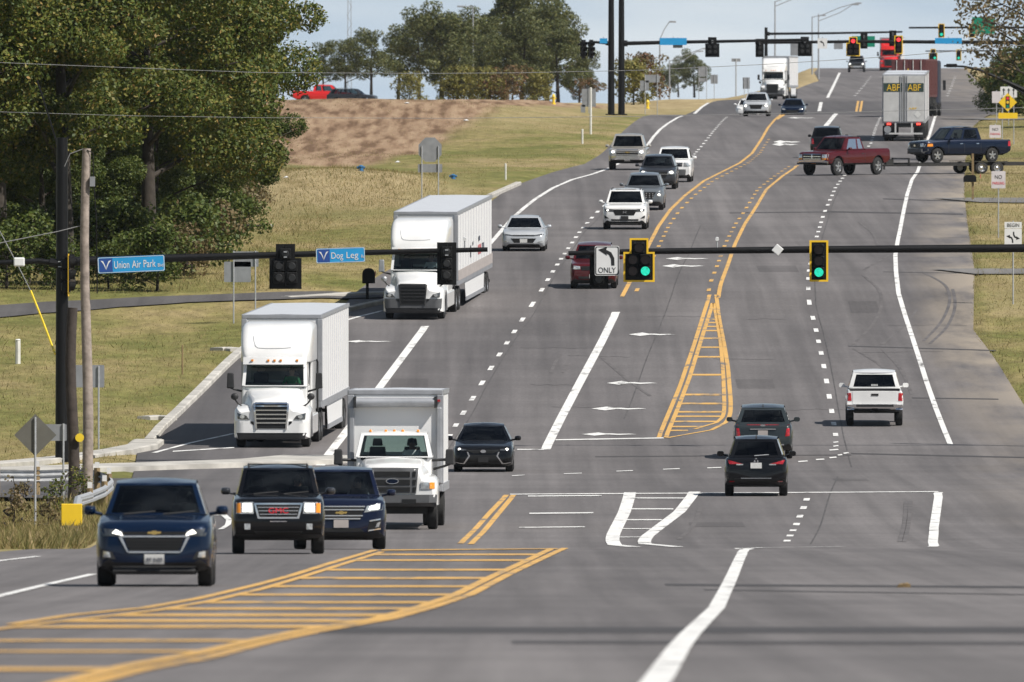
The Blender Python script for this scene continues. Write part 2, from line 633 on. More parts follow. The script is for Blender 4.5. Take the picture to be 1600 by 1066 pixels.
def flat_strip(name, poly_rows, m, dz):
    """strip of land-hugging quads; poly_rows: list of (X0, X1, Y)"""
    mb = MB()
    rows = []
    for x0, x1, Y in poly_rows:
        rows.append([(x0 + (x1 - x0) * t, Y, float(gz(x0 + (x1 - x0) * t, Y)) + dz) for t in np.linspace(0, 1, 25)])
    mb.grid(rows)
    o = mb.build(name, m, recalc=False, smooth=60)
    o['kind'] = 'structure'
    return o

# side street coming in from the left
flat_strip('side_road', [(-70, -10.4, Y) for Y in np.arange(471, 506, 2.0)], M['side_asphalt'], 0.035)
# asphalt path along the foot of the wood
def path_strip(name, pts, wid, m, dz=0.05):
    mb = MB()
    P = [Vector(p) for p in pts]
    fine = []
    for a, b_ in zip(P[:-1], P[1:]):
        for t in np.linspace(0, 1, 9)[:-1]:
            fine.append(a.lerp(b_, float(t)))
    fine.append(P[-1])
    rows = []
    for k, p in enumerate(fine):
        d = (fine[min(k + 1, len(fine) - 1)] - fine[max(k - 1, 0)])
        d.z = 0
        d.normalize()
        nrm = Vector((-d.y, d.x, 0))
        rows.append([(q.x, q.y, float(gz(q.x, q.y)) + dz) for q in (p + nrm * t * wid for t in (-0.5, -0.25, 0, 0.25, 0.5))])
    mb.grid(rows)
    o = mb.build(name, m, recalc=False, smooth=60)
    o['kind'] = 'structure'
    return o
PATH = [hit(-120, 500), hit(0, 488), hit(130, 478), hit(260, 470), hit(400, 466), hit(520, 463), hit(620, 462)]
path_strip('path', PATH, 3.6, M['side_asphalt'])
for yy, wd in ((426, 7.0), (314, 9.0), (187, 16.0)):
    p = hit(1512, yy)
    path_strip('driveway', [Vector((p.x - 0.6, p.y, 0)), Vector((p.x + 12, p.y + 3, 0)), Vector((p.x + 70, p.y + 12, 0))], wd, M['drive'])

# ------------------------------------------------------------------ markings
YT = np.arange(92, 2470, 0.5)
yT = np.minimum.accumulate(533 - (prof(YT) - CZ) * FPX / YT)
yinv = yT[::-1] - np.arange(len(YT)) [::-1] * 1e-9

def rpt(px, py):
    Y = float(np.interp(py, yinv, YT[::-1]))
    return ((px - 800) * Y / FPX, Y)

MZ = 0.012

def centre(pts):
    out = []
    for (x0, y0), (x1, y1) in zip(pts[:-1], pts[1:]):
        n_ = max(2, int(math.hypot(x1 - x0, y1 - y0) / 2))
        for t in np.linspace(0, 1, n_, endpoint=False):
            out.append(rpt(x0 + (x1 - x0) * t, y0 + (y1 - y0) * t))
    out.append(rpt(*pts[-1]))
    out.sort(key=lambda q: q[1])
    a = np.array(out)
    return a[:, 0], a[:, 1]

def ribbon_XY(name, X, Y, width, m, dz=MZ):
    Yf = np.unique(np.concatenate([Y, ROWS[(ROWS > Y[0]) & (ROWS < Y[-1])]]))
    if len(Yf) < 2:
        return
    Xf = np.interp(Yf, Y, X)
    Zf = prof(Yf) + dz
    jit = 0.0
    rows = []
    for x, y, z in zip(Xf, Yf, Zf):
        rows.append([(x - width / 2, y, z), (x + width / 2, y, z)])
    mb = MB()
    mb.grid(rows)
    return mb.build(name, M[m], road, recalc=False)

def lline(name, pts, width=0.16, m='white_paint', dz=MZ, smooth=True):
    X, Y = centre(pts)
    if smooth and len(X) > 8:
        k = min(9, len(X) // 2 * 2 - 1)
        Xs = np.convolve(np.pad(X, k // 2, mode='edge'), np.ones(k) / k, 'valid')
        Xs[0], Xs[-1] = X[0], X[-1]
        X = Xs
    return ribbon_XY(name, X, Y, width, m, dz)

def bar(name, x0, x1, y, depth, m='white_paint', y2=None, dz=MZ + 0.002):
    """painted bar across the road from picture x0 to x1"""
    a = rpt(x0, y)
    b_ = rpt(x1, y if y2 is None else y2)
    rows = []
    lo, hi = -depth / 2, depth / 2
    for t in np.linspace(lo, hi, max(2, int(depth / 1.0) + 1)):
        rows.append([(a[0], a[1] + t, float(prof(a[1] + t)) + dz), (b_[0], b_[1] + t, float(prof(b_[1] + t)) + dz)])
    mb = MB()
    mb.grid(rows)
    return mb.build(name, M[m], road, recalc=False)

def dashes(name, pts, length=3.0, gap=10.1, width=0.17, m='white_paint', off=0.0, start=0.0):
    X, Y = centre(pts)
    y = Y[0] + start
    while y + length < Y[-1]:
        ys = np.array([y, y + length / 2, y + length])
        ribbon_XY(name, np.interp(ys, Y, X) + off, ys, width, m)
        y += gap

def arrow(x0, x1, y, depth):
    """left-turn arrow seen very flat: a stem with a head at its left end"""
    a = rpt(x0, y)
    b_ = rpt(x1, y)
    wd = b_[0] - a[0]
    shape = [(0, 0.45), (0.30, 1.0), (0.30, 0.66), (0.55, 0.68), (0.66, 0.55), (0.86, 0.6), (1.0, 0.42), (0.86, 0.36), (0.66, 0.22), (0.5, 0.36), (0.30, 0.34), (0.24, 0.0)]
    mb = MB()
    pts = []
    for u, t in shape:
        Y = a[1] + (t - 0.5) * depth
        pts.append((a[0] + u * wd, Y, float(prof(Y)) + MZ + 0.004))
    cx = np.mean([p[0] for p in pts])
    cy = np.mean([p[1] for p in pts])
    c = (cx, cy, float(prof(cy)) + MZ + 0.004)
    for k in range(len(pts)):
        mb.face([pts[k], pts[(k + 1) % len(pts)], c])
    return mb.build('turn_arrow', M['white_paint'], road, recalc=False)

LINES = [
    ([(1014, 1080), (1026, 1066), (1059, 1015), (1078, 992), (1096, 974), (1119, 951), (1138, 914), (1151, 884), (1160, 860), (1166, 857.5), (1190, 856.3), (1318, 854.6)], 0.215),
    ([(1457, 855), (1461, 815), (1467, 770)], 0.24),
    ([(985, 770), (976, 800), (956, 840), (958, 852), (992, 855.2)], 0.34),
    ([(1086, 769), (1062, 800), (1012, 838), (1003, 850), (1060, 855.2)], 0.32),
    ([(963, 488), (940, 535), (905, 600), (876, 655), (852, 703)], 0.31),
    ([(500, 728), (560, 650), (620, 570), (665, 510)], 0.29),
    ([(765, 382), (800, 342), (819, 325), (837, 311), (864, 294), (894, 281), (924, 273), (950, 264), (985, 247), (1012, 227), (1021, 214), (1032, 202), (1044, 193), (1059, 184), (1066, 181.5)], 0.2),
    ([(1085, 178), (1096, 168), (1107, 161)], 0.25),
    ([(-30, 940), (0, 932), (70, 915), (145, 898)], 0.16),
    ([(-20, 880), (0, 877), (60, 870)], 0.16),
    ([(1485, 695), (1475.6, 672.5), (1462.5, 639), (1449, 601), (1436, 560), (1425, 526), (1414, 492.5), (1404, 459), (1400, 425), (1399, 399), (1403, 375), (1407, 356), (1412, 330), (1417.5, 304), (1425, 281), (1434, 268), (1440, 250), (1449, 221), (1455, 202.5), (1460.6, 184), (1464, 177.5)], 0.18),
    ([(1465.5, 174), (1464.5, 166), (1463.6, 158)], 0.25),
    ([(240, 708), (300, 692), (365, 678)], 0.16),
    ([(536, 502), (565, 494), (598, 486)], 0.18),
    ([(1288, 200), (1297, 189), (1306, 178)], 0.32),
    ([(1280, 174), (1283, 160)], 0.3),
    ([(1293, 153), (1302, 135), (1312, 114)], 0.3),
]
for pts, wd in LINES:
    lline('lane_line', pts, wd, smooth=min(p[1] for p in pts) > 185)
YELLOW = [
    ([(18, 977), (112, 962), (225, 951), (311, 936), (400, 915), (456, 900), (512, 882), (587, 860)], 0.17, ),
    ([(-60, 992), (60, 976), (160, 965), (250, 954), (330, 940), (410, 921), (470, 903), (530, 884), (597, 863)], 0.15),
    ([(60, 1078), (200, 1042), (300, 1024), (400, 1001), (475, 986), (587, 968), (650, 951), (710, 931), (770, 901), (825, 876), (862, 857.5)], 0.17),
    ([(90, 1082), (220, 1048), (320, 1030), (420, 1004), (500, 987), (610, 968), (672, 951), (735, 930), (795, 898), (850, 872), (882, 857)], 0.16),
    ([(792, 774), (765, 802), (742, 828), (719, 850)], 0.15),
    ([(803, 774), (778, 804), (755, 832), (735, 851)], 0.15),
    ([(1109, 461), (1085, 537.5), (1062, 605), (1029, 684)], 0.15),
    ([(1114, 474), (1096, 530), (1077.5, 590), (1059, 639), (1040, 684)], 0.15),
    ([(1119, 461), (1124, 500), (1132, 541), (1137.5, 575), (1142, 631), (1141, 650), (1134, 661), (1111, 672.5), (1040, 685)], 0.15),
    ([(1115.5, 474), (1125.5, 530), (1130, 582.5), (1132, 639), (1130, 652), (1119, 661), (1085, 671)], 0.14),
    ([(972, 464), (984, 441), (1012, 386.5), (1029, 354), (1047.5, 328), (1070, 306), (1100, 283), (1130, 268), (1156, 255), (1175, 240), (1190, 217.5), (1200, 200), (1211, 187), (1221, 179)], 0.17),
    ([(1214, 187), (1226, 179)], 0.2),
    ([(1122, 466), (1126, 444), (1136, 417.5), (1149, 380), (1164, 350), (1175, 334), (1197.5, 296), (1222, 276), (1247, 259)], 0.16),
    ([(1282, 212), (1288, 201)], 0.3),
    ([(1338, 175), (1341, 158)], 0.2),
    ([(1344, 175), (1347, 158)], 0.2),
]
for q in YELLOW:
    lline('yellow_line', q[0], q[1], 'yellow_paint', smooth=min(p[1] for p in q[0]) > 185)
dashes('dash', [(972, 464), (984, 441), (1012, 386.5), (1029, 354), (1047.5, 328), (1070, 306), (1100, 283), (1130, 268), (1156, 255), (1175, 240), (1190, 217.5)], 2.6, 9.2, 0.16, 'yellow_paint', off=0.45, start=4)
dashes('dash', [(1122, 466), (1126, 444), (1136, 417.5), (1149, 380), (1164, 350), (1175, 334), (1197.5, 296), (1222, 276), (1247, 259)], 2.6, 9.2, 0.16, 'yellow_paint', off=-0.42, start=5)
dashes('dash', [(701, 684), (715, 660), (746, 611), (774, 564), (804, 518), (843, 459), (866, 421), (888, 388), (907, 361), (928, 337), (938, 327), (985, 291), (1030, 268), (1081, 246), (1098.5, 226), (1115, 205), (1130, 188), (1136, 183)], 3.0, 10.1, 0.17)
dashes('dash', [(1306, 682), (1302, 658), (1294, 610), (1285, 561), (1275, 516), (1264.5, 474.5), (1263, 456), (1263, 436), (1264.5, 418), (1276, 371), (1287, 335), (1306, 292.5), (1317, 278), (1340, 250), (1360.5, 225), (1369.5, 197), (1377, 181)], 3.0, 10.1, 0.17)
dashes('dash', [(1229, 847), (1244, 821), (1256, 793), (1263, 774)], 3.0, 9.3, 0.17)
dashes('dash', [(1336, 150), (1350, 134), (1362, 118)], 6.0, 40, 0.3)
dashes('dash', [(1480, 150), (1487, 135), (1493, 118)], 6.0, 40, 0.3)
for x0, x1, y in ((800, 820, 744), (881, 909, 741), (963, 989, 737), (1036, 1062, 734), (1105, 1127, 732), (1247, 1262, 722), (1275, 1288, 719), (1296, 1307, 716), (1309, 1316, 712), (1318, 1326, 709), (1296, 1310, 704), (1302, 1310, 698), (1302, 1310, 692)):
    bar('guide_dash', x0, x1, y, 1.0, y2=y - 1)
bar('stop_line', 797, 1466, 773, 1.1, y2=769)
bar('stop_line', 808, 850, 703, 0.9)
bar('stop_line', 868, 1037, 688, 1.0, y2=685)
bar('stop_line', 270, 366, 706, 0.9, y2=700)
for y, x0, x1 in ((779, 983, 1071), (796, 979, 1052), (813, 974, 1034), (827, 968, 1018), (840, 960, 1008)):
    bar('hatch_bar', x0, x1, y, 1.1)
for x0, x1, y in ((825, 940, 776), (827, 927, 803), (811, 914, 825)):
    bar('turn_bar', x0, x1, y, 1.2, y2=y - 1)
for x0, x1, y, d in ((982, 1056, 523, 3.2), (948, 1027, 599, 2.6), (924, 1010, 639, 2.8), (908, 995, 679, 3.2), (1040, 1107, 404.5, 5.5), (1034, 1102, 416, 5.0), (540, 612, 534, 2.2), (1208, 1251, 222, 10), (1206, 1248, 226, 10), (1230, 1275, 184.5, 14)):
    arrow(x0, x1, y, d)
def island_bars(L, Rr, ys, depth):
    for y in ys:
        x0 = np.interp(y, [p[1] for p in L], [p[0] for p in L])
        x1 = np.interp(y, [p[1] for p in Rr], [p[0] for p in Rr])
        bar('hatch_bar', x0, x1, y, depth(y) if callable(depth) else depth, 'yellow_paint', dz=MZ - 0.003)
nl_ = sorted(YELLOW[1][0], key=lambda p: p[1])
nr_ = sorted(YELLOW[2][0], key=lambda p: p[1])
island_bars(nl_, nr_, [867, 876, 891, 904, 917, 930, 942, 952, 962, 971, 980], lambda y: 4.2 if y > 870 else 6)
island_bars([(-60, 990), (-60, 1100)], nr_, [1002, 1019, 1047], 2.6)
bar('hatch_bar', 596, 872, 860.5, 5.5, 'yellow_paint', y2=858.2)
gl_ = sorted(YELLOW[7][0], key=lambda p: p[1])
gr_ = sorted([(1115.5, 474), (1125.5, 530), (1130, 582.5), (1132, 639), (1130, 652), (1119, 661), (1085, 671), (1060, 676)], key=lambda p: p[1])
island_bars(gl_, gr_, [499, 504.5, 510.5, 517, 529, 543, 558, 586, 617, 631, 644, 651, 659, 667, 673], 1.15)

# lane joints beside the dashes and random sealed cracks
for pts, off in (([(690, 702), (701, 684), (746, 611), (774, 564), (804, 518), (843, 459), (866, 421), (888, 388), (907, 361), (938, 327), (985, 291)], 0.22), ([(1318, 730), (1306, 682), (1302, 658), (1294, 610), (1285, 561), (1275, 516), (1264.5, 474.5), (1263, 436), (1276, 371), (1287, 335), (1306, 292.5)], 0.25), ([(975, 655), (1000, 590), (1035, 500), (1050, 460), (1075, 400), (1095, 352)], 0.0), ([(1208, 850), (1236, 800), (1262, 745)], 0.9)):
    X, Y = centre(pts)
    pw = sorted([rpt(*q_) for q_ in pts], key=lambda q_: q_[1])
    Xs = np.interp(Y, [q_[1] for q_ in pw], [q_[0] for q_ in pw])
    ribbon_XY('lane_joint', Xs + off, Y, 0.04, 'joint', 0.005)
crk = random.Random(5)
for k in range(24):
    py_ = crk.uniform(300, 850)
    px_ = crk.uniform(560, 1420)
    x0, y0 = rpt(px_, py_)
    if x0 < XL(y0) + 0.5 or x0 > XR(y0) - 0.5:
        continue
    mb = MB()
    rows = []
    ln = crk.uniform(0.8, 3.2)
    yy = y0
    for q_ in range(12):
        xx = x0 + ln * q_ / 11
        yy += crk.uniform(-0.5, 0.5)
        rows.append([(xx, yy - 0.06, float(prof(yy - 0.06)) + 0.005), (xx, yy + 0.06, float(prof(yy + 0.06)) + 0.005)])
    mb.grid(rows)
    mb.build('sealed_crack', M['tar_and_shadow'], road, recalc=False)
# repair patches cut into the lanes
for px_, py_, wx, ly in ((1180, 600, 1.3, 6), (1215, 420, 1.6, 9), (1350, 480, 1.1, 7), (760, 690, 1.2, 5), (930, 420, 1.2, 8), (1120, 820, 1.4, 6), (640, 600, 1.3, 7), (1330, 750, 1.0, 5)):
    x0, y0 = rpt(px_, py_)
    mb = MB()
    mb.grid([[(x0 - wx / 2, y, float(prof(y)) + 0.004), (x0 + wx / 2, y, float(prof(y)) + 0.004)] for y in np.linspace(y0 - ly / 2, y0 + ly / 2, 5)])
    mb.build('asphalt_patch', M['patch'], road, recalc=False)
# cable shadows painted across the road as dark bands, then tyre marks
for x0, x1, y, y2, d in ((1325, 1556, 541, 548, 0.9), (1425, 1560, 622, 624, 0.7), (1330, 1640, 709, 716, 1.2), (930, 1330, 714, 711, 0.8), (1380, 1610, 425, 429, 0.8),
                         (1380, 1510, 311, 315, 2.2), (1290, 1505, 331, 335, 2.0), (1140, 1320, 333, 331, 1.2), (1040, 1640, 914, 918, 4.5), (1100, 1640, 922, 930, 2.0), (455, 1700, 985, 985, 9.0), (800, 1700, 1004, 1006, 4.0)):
    bar('shadow_band', x0, x1, y, d, 'tar_and_shadow', y2=y2, dz=0.004)
for pts in ([(1330, 541), (1362, 510), (1378, 480), (1376, 455), (1345, 428)], [(1345, 425), (1390, 400), (1408, 375)], [(1375, 541), (1410, 512), (1435, 480)],
            [(1440, 536), (1470, 505), (1486, 470), (1478, 445), (1440, 425)], [(1450, 540), (1480, 512), (1494, 478), (1488, 450)], [(1330, 543), (1375, 570), (1390, 585)], [(1378, 545), (1410, 580), (1426, 620)],
            [(1135, 760), (1180, 735), (1230, 715)], [(1058, 845), (1085, 820), (1095, 790)], [(1405, 850), (1414, 815), (1416, 780)], [(1412, 850), (1420, 815), (1423, 780)],
            [(860, 585), (868, 565), (878, 552)], [(878, 585), (888, 565)], [(935, 555), (975, 590), (1020, 622)], [(1340, 345), (1365, 365), (1372, 385)]):
    X, Y = centre(pts[::-1] if pts[0][1] < pts[-1][1] else pts)
    ribs = sorted(zip(Y, X))
    mb = MB()
    pw = [rpt(*p) for p in pts]
    fine = []
    for (xa, ya), (xb, yb) in zip(pw[:-1], pw[1:]):
        for t in np.linspace(0, 1, 12, endpoint=False):
            fine.append((xa + (xb - xa) * t, ya + (yb - ya) * t))
    fine.append(pw[-1])
    k = 9
    fx = np.convolve(np.pad([p[0] for p in fine], k // 2, mode='edge'), np.ones(k) / k, 'valid')
    fy = np.convolve(np.pad([p[1] for p in fine], k // 2, mode='edge'), np.ones(k) / k, 'valid')
    mb.grid([[(x - 0.06, y, float(prof(y)) + 0.007), (x + 0.06, y, float(prof(y)) + 0.007)] for x, y in zip(fx, fy)])
    mb.build('tyre_mark', M['skid'], road, recalc=False)

# ------------------------------------------------------------------ kerbs and concrete
def kerb(pts, width, height, name='kerb'):
    P = [Vector((p[0], p[1], 0)) for p in pts]
    fine = []
    for a, b_ in zip(P[:-1], P[1:]):
        n_ = max(2, int((b_ - a).length / 1.5))
        for t in np.linspace(0, 1, n_, endpoint=False):
            fine.append(a.lerp(b_, float(t)))
    fine.append(P[-1])
    rows = []
    for k, p in enumerate(fine):
        d = fine[min(k + 1, len(fine) - 1)] - fine[max(k - 1, 0)]
        d.normalize()
        nn = Vector((-d.y, d.x, 0)) * width / 2
        z = float(prof(p.y))
        rows.append([(p.x - nn.x, p.y - nn.y, z - 0.2), (p.x - nn.x, p.y - nn.y, z + height - 0.03), (p.x - nn.x * 0.8, p.y - nn.y * 0.8, z + height),
                     (p.x + nn.x * 0.8, p.y + nn.y * 0.8, z + height), (p.x + nn.x, p.y + nn.y, z + height - 0.03), (p.x + nn.x, p.y + nn.y, z - 0.2)])
    mb = MB()
    mb.grid(rows)
    mb.face(rows[0])
    mb.face(rows[-1])
    o = mb.build(name, M['concrete'], recalc=True)
    o['kind'] = 'structure'
    acc = 0.0
    for a, b_ in zip(rows[:-1], rows[1:]):
        acc += math.hypot(b_[2][0] - a[2][0], b_[2][1] - a[2][1])
        if acc > 3.0:
            acc = 0.0
            d = Vector(b_[2]) - Vector(a[2])
            d = d.normalized() * 0.02
            up = Vector((0, 0, 0.003))
            mj = MB()
            mj.face([Vector(a[2]) - d + up, Vector(a[3]) - d + up, Vector(a[3]) + d + up, Vector(a[2]) + d + up])
            mj.build('contraction_joint', M['joint'], o, recalc=False)
    return o
q = lambda x, y: rpt(x, y)
# long raised concrete apron at the mouth of the side street
kerb([q(-40, 742), q(60, 738), q(200, 733), q(330, 729), q(440, 725), q(505, 719)], 3.4, 0.16, 'concrete_apron')
kerb([q(-40, 733), q(40, 727), q(120, 719), q(180, 710), q(222, 702), q(232, 694)], 1.0, 0.17)
kerb([q(233, 692), q(250, 672), q(268, 655), q(290, 634), q(320, 605), q(350, 575), q(372, 555), q(395, 540)], 0.34, 0.16)
kerb([q(224, 658), q(245, 656), q(268, 657)], 0.5, 0.16)
kerb([q(338, 550), q(355, 549), q(372, 551)], 0.6, 0.16)
kerb([q(540, 487), q(570, 480), q(600, 474), q(640, 458)], 0.3, 0.16)
kerb([q(430, 468), q(500, 464), q(560, 461), q(610, 460)], 1.8, 0.12)
kerb([q(765, 309), q(785, 300), q(810, 289)], 0.3, 0.16)

# white hook of the edge line turning into the side street
hk = [rpt(336, 806), rpt(350, 806), rpt(358, 813), rpt(356, 821), rpt(343, 829)]
mb = MB()
fx, fy = [], []
for (xa, ya), (xb, yb) in zip(hk[:-1], hk[1:]):
    for t_ in np.linspace(0, 1, 8, endpoint=False):
        fx.append(xa + (xb - xa) * t_)
        fy.append(ya + (yb - ya) * t_)
mb.grid([[(x - 0.07, y - 0.4, float(prof(y - 0.4)) + 0.02), (x + 0.07, y + 0.4, float(prof(y + 0.4)) + 0.02)] for x, y in zip(fx, fy)])
mb.build('lane_line', M['white_paint'], road, recalc=False)

# ------------------------------------------------------------------ vehicle materials
def paint(name, c, metal=0.0, rough=0.35):
    return mat(name, c, rough, metal * 0.6, coat=0.8, var=0.06, scale=1.5, spec=0.08)
P = {
    'blue': paint('paint_blue', (0.0016, 0.010, 0.033), 0.35), 'black': paint('paint_black', (0.004, 0.004, 0.005)), 'navy': paint('paint_navy', (0.006, 0.010, 0.03), 0.3),
    'white': paint('paint_white', (0.74, 0.74, 0.73)), 'silver': paint('paint_silver', (0.52, 0.54, 0.56), 0.55, 0.38), 'grey': paint('paint_grey', (0.15, 0.165, 0.18), 0.5), 'tan': paint('paint_tan', (0.36, 0.34, 0.31), 0.5),
    'maroon': paint('paint_maroon', (0.075, 0.007, 0.010), 0.2), 'charcoal': paint('paint_charcoal', (0.030, 0.038, 0.041), 0.35), 'red': paint('paint_red', (0.62, 0.02, 0.02)),
    'deepblue': paint('paint_deepblue', (0.0025, 0.008, 0.025), 0.3), 'pewter': paint('paint_pewter', (0.035, 0.037, 0.042), 0.35),
}
M['plastic'] = mat('plastic', (0.018, 0.018, 0.019), 0.6, var=0.2)
M['graybumper'] = mat('graybumper', (0.09, 0.092, 0.096), 0.55, var=0.15)
M['cabin'] = mat('cabin', (0.02, 0.02, 0.021), 0.8)
M['seat'] = mat('seat', (0.035, 0.034, 0.033), 0.8)
M['tyre'] = mat('tyre', (0.017, 0.017, 0.017), 0.85, var=0.25, scale=8)
M['rim'] = mat('rim', (0.55, 0.55, 0.56), 0.3, 0.9, var=0.1)
M['chrome'] = mat('chrome', (0.78, 0.78, 0.79), 0.14, 1.0, var=0.03)
M['grille'] = mat('grille', (0.008, 0.008, 0.008), 0.5)
M['lampglass'] = mat('lampglass', (0.55, 0.57, 0.58), 0.12, 0.55, coat=1.0, var=0.35, scale=14)
M['lampdark'] = mat('lampdark', (0.10, 0.105, 0.11), 0.12, 0.4, coat=1.0, var=0.5, scale=14)
M['lamp_on'] = mat('lamp_on', (1.0, 0.95, 0.85), 0.3, emis=2.5, var=0.02)
M['taillight'] = mat('taillight', (0.42, 0.012, 0.02), 0.15, coat=1.0, var=0.35, scale=16)
M['brake_on'] = mat('brake_on', (1.0, 0.06, 0.04), 0.3, emis=2.2, var=0.05)
M['amber'] = mat('amber', (0.8, 0.28, 0.02), 0.25, coat=0.8, var=0.15)
M['gold'] = mat('gold', (0.75, 0.52, 0.18), 0.25, 0.9, var=0.05)
M['plate'] = mat('plate', (0.62, 0.62, 0.60), 0.5, var=0.1, scale=20)
M['plate_blue'] = mat('plate_blue', (0.42, 0.46, 0.56), 0.5, var=0.25, scale=16, var2=(0.7, 0.62, 0.6))
M['ink'] = mat('ink', (0.03, 0.035, 0.06), 0.6)
M['redletter'] = mat('redletter', (0.72, 0.03, 0.05), 0.3, coat=0.5, var=0.05)
M['trailer_white'] = mat('trailer_white', (0.72, 0.72, 0.715), 0.5, var=0.02, scale=0.8)
M['trailer_rail'] = mat('trailer_rail', (0.36, 0.37, 0.39), 0.45, 0.4)
M['trailer_roof'] = mat('trailer_roof', (0.52, 0.54, 0.57), 0.5, var=0.05)
M['steel'] = mat('steel', (0.42, 0.43, 0.44), 0.45, 0.7)
M['dusty'] = mat('dusty', (0.40, 0.36, 0.34), 0.6, var=0.12)
M['frame_black'] = mat('frame_black', (0.02, 0.019, 0.018), 0.7, var=0.3)
G = {'clear': glass_mat('glass_clear', (0.52, 0.62, 0.60)), 'tint': glass_mat('glass_tint', (0.30, 0.35, 0.36)), 'dark': glass_mat('glass_dark', (0.05, 0.055, 0.06))}

# ------------------------------------------------------------------ wheels
WM = {}
def wheel(parent, x, y, r, tw, style='alloy', side=1, dual=False, rim_m='rim'):
    key = (round(r, 3), round(tw, 3), style, side, rim_m)
    if key not in WM:
        mb = MB()
        pr = [(r * 0.60, -tw / 2), (r * 0.90, -tw / 2), (r * 0.985, -tw * 0.4), (r, -tw * 0.2), (r, tw * 0.2), (r * 0.985, tw * 0.4), (r * 0.9, tw / 2), (r * 0.6, tw / 2)]
        rows = []
        for k in range(24):
            a = 2 * math.pi * k / 24
            rows.append([(o_, q * math.cos(a), q * math.sin(a)) for q, o_ in pr])
        rows.append(rows[0])
        mb.grid(rows, closed=True)
        t = mb.mesh('wheel', M['tyre'], 40)
        mb = MB()
        xo = side * tw * 0.40
        n = 24
        # dished disc, raised spokes
        circ = lambda q, xx: [(xx, q * math.cos(2 * math.pi * k / n), q * math.sin(2 * math.pi * k / n)) for k in range(n)]
        dish = -side * (0.05 if style == 'alloy' else 0.09)
        back = [circ(r * 0.62, side * tw * 0.46), circ(r * 0.58, side * tw * 0.40), circ(r * 0.55, xo + dish), circ(r * 0.05, xo + dish)]
        mb.grid(back, m=lambda i, j: 1 if i == 2 and style == 'alloy' else 0, closed=True)
        if style == 'alloy':
            for k in range(5):
                a = 2 * math.pi * k / 5 + 0.3
                ca, sa = math.cos(a), math.sin(a)
                i0 = len(mb.v)
                for (rr, ww) in ((r * 0.08, 0.05), (r * 0.57, 0.036)):
                    for sgn in (-1, 1):
                        for xx in (xo + dish, xo + side * 0.01):
                            mb.v.append((xx, rr * ca - sgn * ww * sa, rr * sa + sgn * ww * ca))
                for f in ((1, 3, 7, 5), (0, 1, 5, 4), (2, 3, 7, 6)):
                    mb.f.append(tuple(i0 + q for q in f))
                    mb.m.append(0)
            mb.grid([circ(r * 0.17, xo + dish), circ(r * 0.15, xo + side * 0.015), circ(0.003, xo + side * 0.02)], closed=True)
        else:
            mb.grid([circ(r * 0.26, xo + dish), circ(r * 0.24, xo - side * 0.01), circ(r * 0.14, xo + side * 0.01), circ(0.003, xo + side * 0.02)], closed=True)
            for k in range(10):
                a = 2 * math.pi * k / 10
                c = (xo + dish, r * 0.4 * math.cos(a), r * 0.4 * math.sin(a))
                mb.tube([c, (c[0] + side * 0.025, c[1], c[2])], 0.022, 6)
        WM[key] = (t, mb.mesh('rim', [M[rim_m], M['plastic']], 40))
    t, rm = WM[key]
    xs = [x] if not dual else [x, x - side * tw * 1.15]
    for q, xx in enumerate(xs):
        o = bpy.data.objects.new('wheel', t)
        link(o, parent)
        o.location = (xx, y, r)
        if q == 0:
            link(bpy.data.objects.new('rim', rm), o)

# ------------------------------------------------------------------ shapes laid onto a body
class Skin:
    def __init__(s, mb, L):
        s.t = BVHTree.FromPolygons([Vector(v) for v in mb.v], mb.f)
        s.L = L

    def pt(s, side, a, b, d):
        """a, b: x,z on front/rear, y,z on the flanks; d: how proud of the surface"""
        if side == 'F':
            o, v = Vector((a, -6, b)), Vector((0, 1, 0))
        elif side == 'R':
            o, v = Vector((a, s.L + 6, b)), Vector((0, -1, 0))
        elif side == 'E':
            o, v = Vector((6, a, b)), Vector((-1, 0, 0))
        else:
            o, v = Vector((-6, a, b)), Vector((1, 0, 0))
        h = s.t.ray_cast(o, v)[0]
        if h is None:
            n = s.t.find_nearest(Vector((a, 0 if side == 'F' else s.L, b)) if side in 'FR' else Vector((0, a, b)))[0]
            h = Vector((a, n.y, b)) if side in 'FR' else Vector((n.x, a, b))
        return h - v * d

def patch(skin, parent, name, quad, m, side='F', d=0.008, th=0.03, nu=6, nv=3, mirror=False, label=None):
    """plate on the body: quad = 4 corners (bottom left, bottom right, top right, top left)"""
    out = []
    for sgn in ((1, -1) if mirror else (1,)):
        mb = MB()
        top, bot = [], []
        for j in range(nv + 1):
            v = j / nv
            r1, r2 = [], []
            for i in range(nu + 1):
                u = i / nu
                a = (quad[0][0] * (1 - u) + quad[1][0] * u) * (1 - v) + (quad[3][0] * (1 - u) + quad[2][0] * u) * v
                b = (quad[0][1] * (1 - u) + quad[1][1] * u) * (1 - v) + (quad[3][1] * (1 - u) + quad[2][1] * u) * v
                r1.append(skin.pt(side, a * sgn, b, d))
                r2.append(skin.pt(side, a * sgn, b, d - th))
            top.append(r1)
            bot.append(r2)
        mb.grid(top)
        rim_t = top[0] + [r[-1] for r in top[1:]] + top[-1][::-1][1:] + [r[0] for r in top[::-1][1:-1]]
        rim_b = bot[0] + [r[-1] for r in bot[1:]] + bot[-1][::-1][1:] + [r[0] for r in bot[::-1][1:-1]]
        mb.grid([rim_t, rim_b], closed=True)
        o = mb.build(name, m, parent, smooth=50)
        if label:
            o['label'] = label
        out.append(o)
    return out

def emblem(skin, parent, name, poly, m, side='F', d=0.022, th=0.02):
    mb = MB()
    cx = sum(p[0] for p in poly) / len(poly)
    cz = sum(p[1] for p in poly) / len(poly)
    y = skin.pt(side, cx, cz, d).y
    sg = 1 if side == 'F' else -1
    mb.prism(poly, y, y + sg * th)
    return mb.build(name, m, parent)

